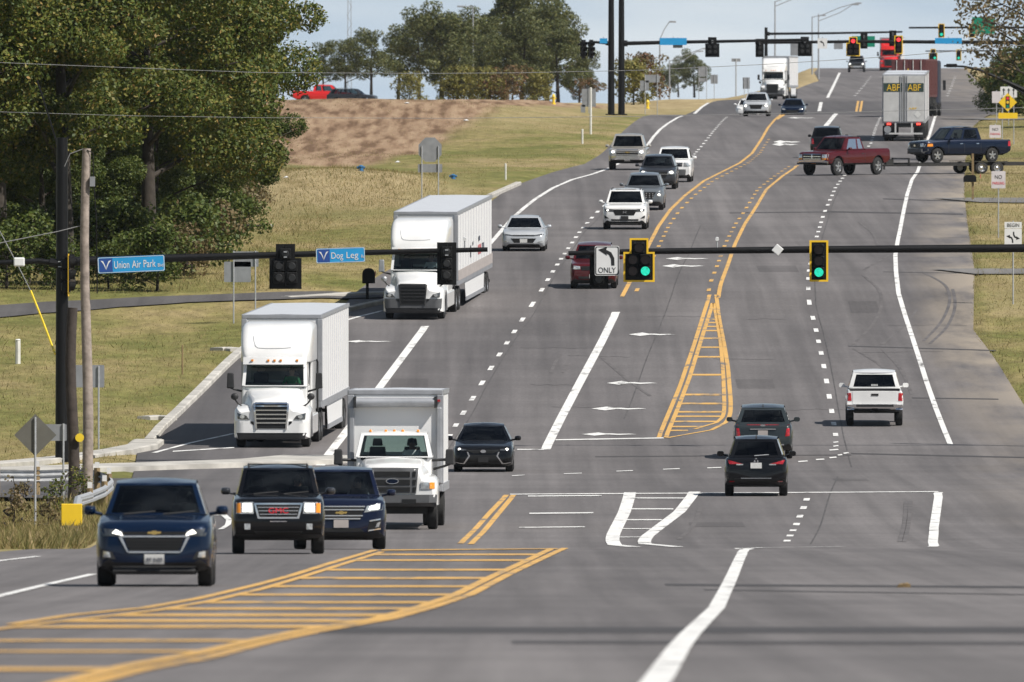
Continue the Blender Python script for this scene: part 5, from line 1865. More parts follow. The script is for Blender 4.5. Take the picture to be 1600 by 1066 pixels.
    mb.build('chassis', M['frame_black'], root)
    for sg in (1, -1):
        wheel(root, sg * 1.04, 1.25, 0.51, 0.28, 'steel', sg)
        for yy in (6.35, 7.65):
            wheel(root, sg * 1.06, yy, 0.51, 0.27, 'steel', sg, dual=True)
    if box:
        y0 = 5.75
        y1 = y0 + trailer_len
        bxo = van_box(root, 1.295, y0, y1, 1.12, 4.12)
        for sg in (1, -1):
            for yy in (y1 - 2.6, y1 - 1.35):
                wheel(root, sg * 1.1, yy, 0.5, 0.27, 'steel', sg, dual=True)
            mb = MB()
            mb.face([(sg * 1.25, y0 + 3.6, 1.12), (sg * 1.25, y0 + 4.2, 0.42), (sg * 1.25, y1 - 3.5, 0.42), (sg * 1.25, y1 - 3.3, 1.12)])
            mb.face([(sg * 1.23, y0 + 3.6, 1.12), (sg * 1.23, y0 + 4.2, 0.42), (sg * 1.23, y1 - 3.5, 0.42), (sg * 1.23, y1 - 3.3, 1.12)])
            mb.build('side_skirt', M['trailer_white'], root, recalc=False)
            mb = MB()
            mb.box(sg * 1.24 - 0.012, sg * 1.24 + 0.018 * sg + 0.012, y0 + 4.2, y1 - 3.5, 0.30, 0.46)
            mb.build('skirt_edge', M['trailer_rail'], root)
            if dusty:
                mb = MB()
                mb.box(min(sg * 1.30, sg * 1.313), max(sg * 1.30, sg * 1.313), y0 + 0.2, y1, 1.30, 1.72)
                mb.build('dusty_band', M['dusty'], root)
        mb = MB()
        mb.box(-1.2, 1.2, y1 - 0.15, y1 - 0.05, 0.5, 0.62)
        mb.box(-0.4, -0.3, y1 - 0.15, y1 - 0.05, 0.6, 1.15)
        mb.box(0.3, 0.4, y1 - 0.15, y1 - 0.05, 0.6, 1.15)
        mb.build('rear_guard', M['frame_black'], root)
    return root, sk

T1, sk = tractor('semi_truck', 'white semi truck with white bumper, in the turn lane left of the box truck', 'white semi trucks', P['white'], P['white'], M['chrome'])
place(T1, roadpt(424, 700), R(-2.6))
T2, sk = tractor('semi_truck', 'white semi truck with dark grey bumper, behind the hanging black signal head', 'white semi trucks', P['white'], M['graybumper'], M['plastic'], dusty=True, mir_m='steel', lowdark=True)
place(T2, roadpt(645, 500), R(-4.9))
T2.scale = (0.95, 0.95, 0.94)
# faded red and black lettering low on the trailer flank
for (a, b, z0, z1, mm) in ((15.2, 16.6, 1.95, 2.35, 'redletter'), (16.9, 18.0, 1.97, 2.35, 'ink'), (15.4, 16.4, 2.5, 2.7, 'ink'), (11.6, 11.9, 2.0, 2.5, 'ink'), (12.6, 12.8, 2.45, 2.6, 'ink')):
    mb = MB()
    n = max(1, int((b - a) / 0.35))
    for k in range(n):
        mb.box(1.300, 1.3035, a + k * 0.35, a + k * 0.35 + 0.24, z0, z1)
    mb.build('flank_mark', M[mm], T2)
T3, sk = tractor('semi_truck', 'white semi truck with black grille far up the road beneath the signals', 'white semi trucks', P['white'], M['graybumper'], M['plastic'])
place(T3, roadpt(1207, 155.3), R(-4))
T4, sk = tractor('semi_truck', 'bright red semi truck cresting the far hill behind the maroon container', None, P['red'], P['red'], M['plastic'])
place(T4, roadpt(1389, 111), R(-3))
T4.scale = (1.12, 1.12, 1.12)

# --- white box truck
B = empty('box_truck')
tag(B, 'white box truck with black bumper behind the navy crossover', 'box truck')
S = dict(W=2.36, axle=1.15, r=0.49, yb=1.75, zb=0.62,
         plan=[(0, 0.88), (0.05, 0.92), (0.14, 0.96), (0.3, 0.985), (0.5, 1.0), (3, 1.0)],
         fender=[(0, 1.26), (0.14, 1.36), (0.5, 1.42), (1.2, 1.45), (1.75, 1.42)],
         hood=[(0, 1.62), (0.05, 1.70), (0.14, 1.75), (0.5, 1.80), (1.75, 1.93)],
         hoodw=[(0, 0.70), (0.14, 0.74), (0.5, 0.78), (1.75, 0.92)])
sk = truck_nose(B, S, P['white'], None)
g = patch(sk, B, 'grille', [(-0.62, 0.98), (0.62, 0.98), (0.68, 1.66), (-0.68, 1.66)], M['graybumper'], d=0.06, th=0.1, nv=5)[0]
for z0, z1 in ((1.02, 1.14), (1.20, 1.34), (1.42, 1.56)):
    patch(sk, g, 'grille_slot', [(-0.46, z0), (0.46, z0), (0.46, z1), (-0.46, z1)], M['grille'], 'F', 0.075, 0.05, 6, 1)
    for sg in (1, -1):
        patch(sk, g, 'grille_slot', [(sg * 0.53, z0), (sg * 0.60, z0), (sg * 0.62, z1), (sg * 0.53, z1)], M['grille'], 'F', 0.075, 0.05, 1, 1)
emblem(sk, B, 'badge', oval(0.15, 0.06, 0, 1.30), P['deepblue'], d=0.10)
emblem(sk, B, 'badge_rim', oval(0.17, 0.075, 0, 1.30), M['chrome'], d=0.09)
light(sk, B, [(0.74, 1.10), (0.96, 1.10), (0.96, 1.27), (0.74, 1.27)], 'lampglass', d=0.03, nu=3)
for sg in (1, -1):
    patch(sk, B, 'turn_signal', [(sg * 0.97, 1.10), (sg * 1.10, 1.10), (sg * 1.10, 1.27), (sg * 0.97, 1.27)], M['amber'], 'F', 0.03, 0.04, 2, 1)
patch(sk, B, 'bumper', [(-1.14, 0.62), (1.14, 0.62), (1.16, 0.94), (-1.16, 0.94)], M['graybumper'], d=0.12, th=0.2, nu=12)
patch(sk, B, 'bumper_slot', [(0.25, 0.70), (0.62, 0.70), (0.62, 0.82), (0.25, 0.82)], M['grille'], d=0.128, th=0.04, mirror=True)
mb = MB()
mb.box(-0.9, 0.9, 0.5, 3.0, 0.42, 0.75)
mb.box(-0.35, 0.35, 2.5, 9.0, 0.6, 0.95)
mb.build('chassis', M['frame_black'], B)
mb = MB()
mb.box(-0.98, 0.98, 1.5, 2.95, 0.75, 1.93)
mb.build('cab_body', P['white'], B, bevel=0.05)
C = dict(W=2.0, H=2.60, zcowl=1.92, yws=1.45, ywt=1.95, yrt=2.8, yrb=2.9, zrb=1.93, wb=1.0, wr=0.86, wsb=0.12, pillar=0.05, side=[(0.16, 0.88)], rv=(0.2, 0.9), rwb=0.0)
cabin(B, C, P['white'], 'clear', 'tint', 'clear')
mb = MB()
for x in (-0.45, 0.45):
    mb.box(x - 0.25, x + 0.25, 2.45, 2.62, 1.5, 2.2, tx=0.05)
    mb.box(x - 0.14, x + 0.14, 2.48, 2.6, 2.22, 2.42, tx=0.03)
mb.build('seats', M['seat'], B, bevel=0.03)
mb = MB()
mb.box(-0.9, 0.9, 1.5, 1.95, 1.8, 1.97)
mb.build('dashboard', M['cabin'], B, bevel=0.04)
for x in (-0.62, -0.22, 0.0, 0.22, 0.62):
    mb = MB()
    mb.box(x - 0.035, x + 0.035, 2.05, 2.2, 2.60, 2.66, ty=0.03)
    mb.build('marker_light', M['amber'], B, bevel=0.01)
big_mirror(B, 1.45, 1.6, 1.72, 0.42)
for sg in (1, -1):
    mb = MB()
    mb.tube([(sg * 0.95, 1.75, 1.84), (sg * 1.4, 1.7, 1.86)], 0.045, 6)
    mb.build('mirror_arm', M['plastic'], B)
bxo = van_box(B, 1.24, 3.1, 9.9, 0.98, 3.72, ribs=False)
mb = MB()
mb.tube([(-1.02, 2.98, 3.38), (1.02, 2.98, 3.38)], 0.13, 14)
mb.build('tarp_roll', M['trailer_rail'], B, smooth=40)
for sg in (1, -1):
    mb = MB()
    mb.box(sg * 1.05 - 0.03, sg * 1.05 + 0.03, 2.86, 3.12, 3.24, 3.54)
    mb.build('roll_bracket', M['plastic'], B)
    mb = MB()
    mb.box(sg * 1.14 - 0.07, sg * 1.14 + 0.07, 3.02, 3.1, 1.2, 3.25)
    mb.build('corner_post', M['trailer_rail'], B, bevel=0.03)
mb = MB()
mb.box(1.10, 1.17, 3.04, 3.09, 3.40, 3.46)
mb.build('marker_light', M['taillight'], B)
for sg in (1, -1):
    wheel(B, sg * 1.02, 1.15, 0.49, 0.26, 'steel', sg)
    wheel(B, sg * 1.06, 6.9, 0.49, 0.26, 'steel', sg, dual=True)
place(B, roadpt(613, 828), R(-1.1))
B.scale = (0.98, 0.98, 0.95)

# --- freight trailer seen from behind
M['lettergold'] = mat('lettergold', (0.75, 0.48, 0.04), 0.5, var=0.05)
M['panelgreen'] = mat('panelgreen', (0.03, 0.055, 0.045), 0.5)
M['agedwhite'] = mat('agedwhite', (0.50, 0.50, 0.49), 0.55, var=0.12, scale=2)
M['containermaroon'] = mat('containermaroon', (0.11, 0.035, 0.035), 0.6, var=0.18, scale=2)
M['containerside'] = mat('containerside', (0.02, 0.025, 0.045), 0.6)
A = empty('freight_trailer')
tag(A, 'dusty white double freight trailer with yellow ABF lettering on its doors', 'trailer')
van_box(A, 1.295, 0.1, 8.6, 1.1, 4.08, face=M['agedwhite'])
for sg in (1, -1):
    mb = MB()
    mb.box(min(sg * 0.03, sg * 1.24), max(sg * 0.03, sg * 1.24), 0.0, 0.09, 1.2, 3.98)
    d = mb.build('door', M['agedwhite'], A, bevel=0.01)
    mb = MB()
    mb.box(min(sg * 0.10, sg * 1.22), max(sg * 0.10, sg * 1.22), -0.012, 0.01, 3.02, 3.55)
    mb.build('sign_panel', M['panelgreen'], d)
    text('door_letters', 'ABF', 0.8, 0.40, M['lettergold'], d, (sg * 0.64, -0.02, 3.28), extrude=0.006)
    for x in (0.07, 0.2):
        mb = MB()
        mb.tube([(sg * x, -0.03, 1.15), (sg * x, -0.03, 4.0)], 0.022, 6)
        mb.build('lock_rod', M['trailer_rail'], d)
    mb = MB()
    mb.box(sg * 0.9 - 0.12, sg * 0.9 + 0.12, 0.0, 0.1, 1.0, 1.1)
    tl = mb.build('taillight', M['brake_on'], A)
    mb = MB()
    mb.box(sg * 0.95 - 0.34, sg * 0.95 + 0.34, 0.45, 0.47, 0.25, 0.95)
    mb.build('mud_flap', M['plastic'], A)
    for yy in (1.2, 2.3):
        wheel(A, sg * 1.08, yy, 0.5, 0.27, 'steel', -sg if False else sg, dual=True)
text('fleet_mark', 'ABF', 0.5, 0.12, M['lettergold'], A, (0.55, -0.006, 2.0), extrude=0.004)
mb = MB()
mb.prism([(0.62, 1.64), (0.84, 1.42), (1.06, 1.64), (0.84, 1.86)], -0.012, 0.0)
mb.build('placard', M['plate'], A)
mb = MB()
mb.prism(oval(0.22, 0.22, -0.98, 0.72), -0.02, 0.02)
mb.build('round_reflector', M['steel'], A)
mb = MB()
mb.box(-1.15, 1.15, 0.02, 0.12, 0.42, 0.52)
for x in (-0.5, 0.5):
    mb.box(x - 0.05, x + 0.05, 0.04, 0.1, 0.5, 1.15)
mb.build('rear_guard', M['agedwhite'], A)
mb = MB()
mb.box(-1.2, 1.2, 0.12, 8.5, 0.85, 1.15)
mb.build('chassis', M['frame_black'], A)
van_box(A, 1.295, 9.6, 18.1, 1.1, 4.08, face=M['agedwhite'])
for sg in (1, -1):
    for yy in (10.8, 17.0, 20.5):
        wheel(A, sg * 1.08, yy, 0.5, 0.27, 'steel', sg, dual=True)
mb = MB()
mb.box(-1.15, 1.15, 19.2, 21.8, 0.8, 2.9)
mb.build('tractor_cab', P['white'], A, bevel=0.1)
for sg in (1, -1):
    mb = MB()
    mb.box(sg * 1.42 - 0.1, sg * 1.42 + 0.1, 21.0, 21.15, 1.8, 2.4)
    mb.build('mirror', M['plastic'], A)
place(A, roadpt(1412, 221), R(-2.2))

# --- container truck ahead of it
K = empty('container_truck')
tag(K, 'maroon shipping container truck ahead of the ABF trailer', 'semi truck')
mb = MB()
mb.box(-1.22, 1.22, 0.05, 12.2, 1.35, 4.0)
for yy in np.arange(0.4, 12.0, 0.28):
    mb.box(1.20, 1.25, yy, yy + 0.12, 1.5, 3.9)
mb.build('container', M['containermaroon'], K)
for sg in (1, -1):
    mb = MB()
    mb.box(min(sg * 0.02, sg * 1.2), max(sg * 0.02, sg * 1.2), 0.0, 0.06, 1.42, 3.92)
    d = mb.build('container_door', M['containermaroon'], K, bevel=0.01)
    for x in (0.3, 0.85):
        mb = MB()
        mb.tube([(sg * x, -0.03, 1.4), (sg * x, -0.03, 3.95)], 0.03, 6)
        mb.build('lock_rod', M['plate'], d)
    wheel(K, sg * 1.08, 1.4, 0.5, 0.27, 'steel', sg, dual=True)
    wheel(K, sg * 1.08, 2.7, 0.5, 0.27, 'steel', sg, dual=True)
    wheel(K, sg * 1.08, 12.0, 0.5, 0.27, 'steel', sg, dual=True)
    wheel(K, sg * 1.08, 16.5, 0.5, 0.27, 'steel', sg)
mb = MB()
mb.prism([(-0.2, 3.1), (0.1, 3.1), (-0.05, 3.4)], -0.02, 0.0)
mb.build('warning_triangle', M['lettergold'], K)
mb = MB()
mb.box(-1.1, 1.1, 0.1, 12.6, 0.9, 1.35)
mb.build('chassis', M['frame_black'], K)
mb = MB()
mb.box(-1.25, 1.25, 13.0, 16.0, 0.8, 3.9)
mb.build('tractor_cab', M['containerside'], K, bevel=0.15)
for sg in (1, -1):
    mb = MB()
    mb.box(sg * 1.55 - 0.1, sg * 1.55 + 0.1, 14.8, 15.0, 1.8, 2.5)
    mb.build('mirror', M['plastic'], K)
place(K, roadpt(1420, 183), R(-5.0))

# --- parked on the left ridge
S = pickup(5.8, 2.0, 1.9, cab=2.4, yws=1.45)
o, sk = car('red_pickup', 'bright red pickup parked on the ridge above the bare soil bank', 'pickup', None, S, P['red'], glassf='dark', nseat=0)
place(o, onground(552, 1640), R(86))
o, sk = car('parked_sedan', 'dark car parked right of the red pickup on the ridge', 'car', None, suv(4.6, 1.85, 1.65), P['pewter'], glassf='dark', nseat=0)
place(o, onground(588, 1600), R(80))

# ------------------------------------------------------------------ drivers
M['skin'] = mat('skin', (0.42, 0.24, 0.17), 0.6)
M['skin_dark'] = mat('skin_dark', (0.12, 0.06, 0.04), 0.6)
M['shirt_white'] = mat('shirt_white', (0.6, 0.6, 0.62), 0.85)
M['shirt_green'] = mat('shirt_green', (0.08, 0.3, 0.12), 0.85)
M['shirt_dark'] = mat('shirt_dark', (0.04, 0.04, 0.05), 0.85)
M['trousers'] = mat('trousers', (0.03, 0.035, 0.05), 0.85)
M['hair'] = mat('hair', (0.02, 0.014, 0.01), 0.7)
def person_mesh(shirt, skin):
    """seated figure facing -y, hips at the origin, hands forward on the wheel"""
    V = [(0, 0, 0.10), (0, 0.02, 0.30), (0, 0.03, 0.46), (0, 0.01, 0.58), (0, -0.02, 0.66), (0, -0.03, 0.76), (0, -0.02, 0.84),
         (0.19, 0.02, 0.50), (0.27, -0.10, 0.28), (0.17, -0.36, 0.34), (0.15, -0.43, 0.36),
         (-0.19, 0.02, 0.50), (-0.27, -0.10, 0.28), (-0.17, -0.36, 0.34), (-0.15, -0.43, 0.36),
         (0.11, -0.03, 0.08), (0.13, -0.45, 0.12), (0.13, -0.55, -0.30), (0.13, -0.70, -0.34),
         (-0.11, -0.03, 0.08), (-0.13, -0.45, 0.12), (-0.13, -0.55, -0.30), (-0.13, -0.70, -0.34)]
    E = [(0, 1), (1, 2), (2, 3), (3, 4), (4, 5), (5, 6), (2, 7), (7, 8), (8, 9), (9, 10), (2, 11), (11, 12), (12, 13), (13, 14), (0, 15), (15, 16), (16, 17), (17, 18), (0, 19), (19, 20), (20, 21), (21, 22)]
    rad = {0: .15, 1: .145, 2: .16, 3: .06, 4: .085, 5: .10, 6: .07, 7: .075, 8: .05, 9: .035, 10: .04, 11: .075, 12: .05, 13: .035, 14: .04, 15: .09, 16: .07, 17: .05, 18: .04, 19: .09, 20: .07, 21: .05, 22: .04}
    me = bpy.data.meshes.new('p')
    me.from_pydata(V, E, [])
    ob = bpy.data.objects.new('p', me)
    COL.objects.link(ob)
    md = ob.modifiers.new('s', 'SKIN')
    for k, v in enumerate(me.skin_vertices[0].data):
        v.radius = (rad[k], rad[k])
        v.use_root = (k == 0)
    sb = ob.modifiers.new('u', 'SUBSURF')
    sb.levels = 1
    dg = bpy.context.evaluated_depsgraph_get()
    out = bpy.data.meshes.new_from_object(ob.evaluated_get(dg))
    bpy.data.objects.remove(ob)
    out.materials.clear()
    for mm in (M[shirt], M[skin], M['trousers']):
        out.materials.append(mm)
    for p in out.polygons:
        c = p.center
        p.material_index = 1 if (c.z > 0.56 or (c.y < -0.24 and c.z > 0.2)) else (2 if c.z < 0.14 else 0)
        p.use_smooth = True
    return out

def driver(veh, x, y, z, shirt, skin, label):
    o = bpy.data.objects.new('person', person_mesh(shirt, skin))
    link(o)
    tag(o, label, 'person', 'drivers at the wheel')
    bpy.context.view_layer.update()
    o.matrix_world = veh.matrix_world @ Matrix.Translation((x, y, z))
    mb = MB()
    rows = []
    for t in np.linspace(0.05, 1.75, 6):
        rows.append([(0.098 * math.sin(t) * math.cos(a), -0.015 + 0.115 * math.sin(t) * math.sin(a), 0.765 + 0.125 * math.cos(t)) for a in np.linspace(0, 2 * math.pi, 12, endpoint=False)])
    mb.grid(rows, closed=True)
    mb.v = [(a, b + 0.02, c) if b < -0.03 and c < 0.80 else (a, b, c) for a, b, c in mb.v]
    mb.build('hair', M['hair'], o, smooth=60)
    for sg in (1, -1):
        mb = MB()
        mb.tube([(sg * 0.035, -0.125, 0.75), (sg * 0.035, -0.118, 0.75)], 0.012, 6)
        mb.build('eye', M['ink'], o)
driver(B, 0.45, 2.35, 1.55, 'shirt_white', 'skin_dark', 'driver in a white shirt at the wheel of the box truck')
driver(T1, 0.5, 2.7, 1.65, 'shirt_green', 'skin', 'driver in a green shirt inside the nearer white semi truck')
driver(T2, 0.5, 2.7, 1.65, 'shirt_white', 'skin_dark', 'driver with a white sleeve inside the farther white semi truck')
driver(ENV, 0.40, 2.35, 0.72, 'shirt_dark', 'skin', 'driver in dark clothes inside the black sport utility')
driver(TRV, 0.40, 2.25, 0.70, 'shirt_white', 'skin', 'driver in a pale top inside the navy crossover')
driver(RAM, 0.42, 2.55, 0.78, 'shirt_dark', 'skin', 'driver in dark clothes inside the maroon towing pickup')

# ------------------------------------------------------------------ signals, signs, poles
M['blackpole'] = mat('blackpole', (0.004, 0.004, 0.0045), 0.5, var=0.2, spec=0.3)
M['sigblack'] = mat('sigblack', (0.005, 0.005, 0.005), 0.6, var=0.2, spec=0.25)
M['sigdark'] = mat('sigdark', (0.02, 0.02, 0.02), 0.35, var=0.2)
M['sigyellow'] = mat('sigyellow', (0.85, 0.52, 0.02), 0.5, var=0.06)
M['lens_off'] = mat('lens_off', (0.045, 0.022, 0.016), 0.3, var=0.3, scale=20)
M['green_on'] = mat('green_on', (0.02, 0.72, 0.46), 0.3, emis=0.8, var=0.35, scale=14)
M['red_on'] = mat('red_on', (1.0, 0.04, 0.05), 0.3, emis=1.6, var=0.05)
M['signwhite'] = mat('signwhite', (0.72, 0.72, 0.71), 0.5, var=0.04)
M['signpink'] = mat('signpink', (0.62, 0.58, 0.59), 0.5, var=0.08)
M['signblue'] = mat('signblue', (0.02, 0.30, 0.62), 0.45, var=0.05)
M['signnavy'] = mat('signnavy', (0.02, 0.07, 0.28), 0.45, var=0.05)
M['signyellow'] = mat('signyellow', (0.82, 0.55, 0.02), 0.5, var=0.05)
M['signgreen'] = mat('signgreen', (0.0, 0.22, 0.13), 0.5, var=0.05)
M['signback'] = mat('signback', (0.30, 0.31, 0.325), 0.5, 0.35, var=0.12)
M['signback_dark'] = mat('signback_dark', (0.135, 0.13, 0.11), 0.6, 0.1, var=0.1)
M['galv'] = mat('galv', (0.46, 0.47, 0.48), 0.5, 0.45, var=0.15, scale=6)
M['signink'] = mat('signink', (0.012, 0.012, 0.013), 0.6)
M['wood_grey'] = mat('wood_grey', (0.30, 0.25, 0.215), 0.9, var=0.3, scale=5, bump=0.6, bscale=12)
M['wood_dark'] = mat('wood_dark', (0.055, 0.043, 0.036), 0.9, var=0.3, scale=5, bump=0.6, bscale=12)
M['wood_post'] = mat('wood_post', (0.24, 0.17, 0.085), 0.9, var=0.25, scale=6)
M['wire'] = mat('wire', (0.25, 0.25, 0.25), 0.6)
M['guy'] = mat('guy', (0.8, 0.58, 0.03), 0.5)
M['pvc'] = mat('pvc', (0.66, 0.65, 0.60), 0.6)
M['hydrant'] = mat('hydrant', (0.78, 0.55, 0.03), 0.5)
M['hydrantblue'] = mat('hydrantblue', (0.03, 0.14, 0.3), 0.5)
M['farpole'] = mat('farpole', (0.3, 0.31, 0.33), 0.6)

def hood_of(mb, x, z, y, r=0.165, l_=0.2):
    n = 12
    a0 = [R(-50 + 280 * k / (n - 1)) for k in range(n)]
    mb.grid([[(x + r * math.cos(a), y, z + r * math.sin(a)) for a in a0], [(x + r * math.cos(a), y - l_ * (0.75 + 0.25 * math.sin(a)), z + r * 0.97 * math.sin(a)) for a in a0]])

def sig_head(label, layout, pos, lit=None, yaw=0.0, border=True, group='traffic signal heads', scale=1.0):
    """signal head facing -y; layout 'V' three in a column, 'D' five in a cluster"""
    root = empty('traffic_signal')
    tag(root, label, 'traffic signal', group)
    if layout == 'V':
        cells = [(0, 0.36), (0, 0), (0, -0.36)]
        outl = [(-0.3, -0.66), (0.3, -0.66), (0.3, 0.66), (-0.3, 0.66)]
        inn = [(-0.235, -0.60), (0.235, -0.60), (0.235, 0.60), (-0.235, 0.60)]
    else:
        cells = [(0, 0.40), (-0.2, 0.02), (0.2, 0.02), (-0.2, -0.34), (0.2, -0.34)]
        outl = [(-0.5, -0.69), (0.5, -0.69), (0.5, 0.27), (0.3, 0.27), (0.3, 0.71), (-0.3, 0.71), (-0.3, 0.27), (-0.5, 0.27)]
        inn = [(-0.44, -0.63), (0.44, -0.63), (0.44, 0.21), (0.24, 0.21), (0.24, 0.65), (-0.24, 0.65), (-0.24, 0.21), (-0.44, 0.21)]
    mb = MB()
    mb.prism(outl, 0.0, 0.008)
    mb.build('backplate', M['sigblack'], root)
    if border:
        n = len(outl)
        mb = MB()
        mb.grid([[(x, -0.012, z) for x, z in outl], [(x, -0.012, z) for x, z in inn], [(x, 0.0, z) for x, z in inn], [(x, 0.0, z) for x, z in outl], [(x, -0.012, z) for x, z in outl]], closed=True)
        mb.build('reflective_border', M['sigyellow'], root)
    for k, (x, z) in enumerate(cells):
        mb = MB()
        mb.box(x - 0.17, x + 0.17, -0.06, 0.2, z - 0.172, z + 0.172)
        c = mb.build('section', M['sigblack'], root, bevel=0.03)
        mb = MB()
        mb.prism(oval(0.145, 0.145, x, z, 18), -0.075, -0.05)
        mb.build('lens', M[lit[1]] if lit and lit[0] == k else M['lens_off'], c)
        mb = MB()
        mb.tube([(x, 0.19, z), (x, 0.235, z)], [0.13, 0.10], 12)
        mb.build('rear_boss', M['sigdark'], c, smooth=40)
        mb = MB()
        hood_of(mb, x, z, -0.06)
        mb.build('visor', M['sigblack'], c, recalc=False)
    mb = MB()
    mb.tube([(0, 0.14, cells[0][1] + 0.25), (0, 0.14, -0.6)], 0.03, 6)
    mb.build('bracket', M['sigblack'], root)
    for zz in (cells[0][1] - 0.1, cells[0][1] + 0.06):
        mb = MB()
        mb.box(-0.05, 0.05, 0.2, 0.32, zz - 0.015, zz + 0.015)
        mb.build('clamp_band', M['galv'], root)
    root.location = pos
    root.rotation_euler = (0, 0, yaw)
    root.scale = (scale,) * 3
    return root

def mast(label, base, top_z, r0, r1, arms, extra=None, m='blackpole'):
    """pole with arms; arms: list of (points, r_start, r_end) in world coordinates"""
    root = empty('signal_mast', base)
    tag(root, label, 'signal mast', 'signal masts')
    mb = MB()
    mb.tube([(0, 0, -0.3), (0, 0, 0.0), (0, 0, top_z - base.z)], [r0, r0, r1], 12)
    mb.build('pole', M[m], root, smooth=40)
    mb = MB()
    mb.box(-r0 * 1.7, r0 * 1.7, -r0 * 1.7, r0 * 1.7, -0.1, 0.08)
    mb.build('base_plate', M[m], root)
    for pts, a, b in arms:
        P_ = [Vector(p) - base for p in pts]
        mb = MB()
        n = len(P_)
        mb.tube(P_, [a + (b - a) * k / (n - 1) for k in range(n)], 10)
        mb.build('arm', M[m], root, smooth=40)
        mb = MB()
        d = (P_[1] - P_[0]).normalized()
        mb.tube([P_[0] - d * 0.02, P_[0] + d * 0.25], a * 1.5, 10)
        mb.build('arm_flange', M[m], root)
    return root

# ---- first junction
YJ = 531.0
base = onground(97, YJ)
mast('black signal mast at left beside the wooden utility pole', base, at(97, 215, YJ).z, 0.215, 0.17,
     [([at(104, 409, YJ), at(250, 404, YJ), at(450, 398, YJ), at(762, 390, YJ)], 0.155, 0.075),
      ([at(90, 412, YJ), at(60, 408, YJ), at(0, 411, YJ), at(-60, 420, YJ)], 0.10, 0.08)])
YR = 545.0
base2 = onground(1760, YR)
mast('black signal mast whose long arm crosses in from the right edge', base2, at(1760, 200, YR).z, 0.21, 0.17,
     [([at(1753, 386, YR), at(1600, 388, YR), at(1280, 390, YR), at(1000, 393, YR), at(888, 396, YR)], 0.16, 0.075)])
sig_head('yellow-framed five-lens signal, lower right green lit, on the right mast arm', 'D', at(998.5, 407, YR - 0.35), (4, 'green_on'))
sig_head('yellow-framed three-lens signal with green lit, above the right lane line', 'V', at(1279.5, 408, YR - 0.35), (2, 'green_on'))
sig_head('black five-lens signal seen from behind between the two blue street signs', 'D', at(446, 417, YJ - 0.35), None, math.pi, False)
sig_head('black three-lens signal seen from behind in front of the second semi', 'V', at(698, 412, YJ - 0.35), None, math.pi, False)
sig_head('black signal seen from behind, mostly hidden by the ONLY sign', 'V', at(936, 419, YR + 0.25), None, math.pi, False)
sig_head('yellow-edged signal facing right, fixed to the left mast pole', 'V', at(107, 430, YJ - 0.25), None, R(88), True)

def board(name, label, cat, w_, h_, m, pos, yaw=0.0, roll=0.0, th=0.01, back=None, corner=0.0, group=None, border=None):
    root = empty(name)
    tag(root, label, cat, group)
    mb = MB()
    c = corner
    if c:
        poly = rr_poly(w_, h_, c)
    else:
        poly = [(-w_ / 2, -h_ / 2), (w_ / 2, -h_ / 2), (w_ / 2, h_ / 2), (-w_ / 2, h_ / 2)]
    mb.prism(poly, 0, th)
    mb.build('plate', M[m], root)
    if border:
        mb = MB()
        po = [(x * (1 - 0.03 * h_ / w_), z * 0.95) for x, z in poly]
        pi = [(x * (1 - 0.10 * h_ / w_), z * 0.90) for x, z in poly]
        mb.grid([[(x, -0.004, z) for x, z in po], [(x, -0.004, z) for x, z in pi]], closed=True)
        mb.build('border', M[border], root)
    root.location = pos
    root.rotation_euler = (0, roll, yaw)
    return root

def rr_poly(w_, h_, c, n=4):
    pts = []
    for cx, cz, a0 in ((w_ / 2 - c, -h_ / 2 + c, -90), (w_ / 2 - c, h_ / 2 - c, 0), (-w_ / 2 + c, h_ / 2 - c, 90), (-w_ / 2 + c, -h_ / 2 + c, 180)):
        for k in range(n + 1):
            a = R(a0 + 90 * k / n)
            pts.append((cx + c * math.cos(a), cz + c * math.sin(a)))
    return pts

def street_sign(label, words, small, w_, h_, pos, roll):
    s_ = board('street_sign', label, 'street sign', w_, h_, 'signblue', pos, 0, roll, corner=0.05, border='signwhite', group='blue street name signs')
    mb = MB()
    mb.box(-w_ / 2 + 0.05, -w_ / 2 + 0.05 + h_ * 0.82, -0.006, 0, -h_ * 0.42, h_ * 0.42)
    e_ = mb.build('emblem', M['signnavy'], s_)
    cx = -w_ / 2 + 0.05 + h_ * 0.41
    for sg in (1, -1):
        mb = MB()
        mb.prism([(cx, -h_ * 0.30), (cx + sg * h_ * 0.16, h_ * 0.08), (cx + sg * h_ * 0.33, h_ * 0.3), (cx + sg * h_ * 0.17, h_ * 0.26), (cx + sg * 0.02, -h_ * 0.05)], -0.012, -0.006)
        mb.build('emblem_wing', M['signwhite'], e_)
    x0 = -w_ / 2 + 0.09 + h_ * 0.82
    tw_ = w_ / 2 - 0.06 - x0
    sw = 0.17 * tw_ if len(words) > 1 else 0
    body_w = tw_ * 0.86
    tot = sum(len(q) for q in words) + (len(words) - 1) * 0.7
    x = x0
    for q in words:
        ww = body_w * len(q) / tot
        text('lettering', q, ww * 0.96, h_ * (0.46 if 'g' not in q else 0.56), M['signwhite'], s_, (x + ww / 2, -0.006, 0.0 if 'g' not in q else -0.035), extrude=0.003)
        x += ww + body_w * 0.7 / tot
    text('lettering', small, tw_ * 0.11, h_ * 0.22, M['signwhite'], s_, (x + tw_ * 0.05, -0.006, -h_ * 0.12), extrude=0.003)
    return s_
street_sign('blue Union Air Park street sign on the left mast arm', ['Union', 'Air', 'Park'], 'Blvd', 2.08, 0.50, at(205, 413, YJ - 0.24), R(-2.4))
street_sign('blue Dog Leg street sign between the hanging signal heads', ['Dog', 'Leg'], 'Rd', 1.52, 0.46, at(532, 399, YJ - 0.22), R(-2.0))

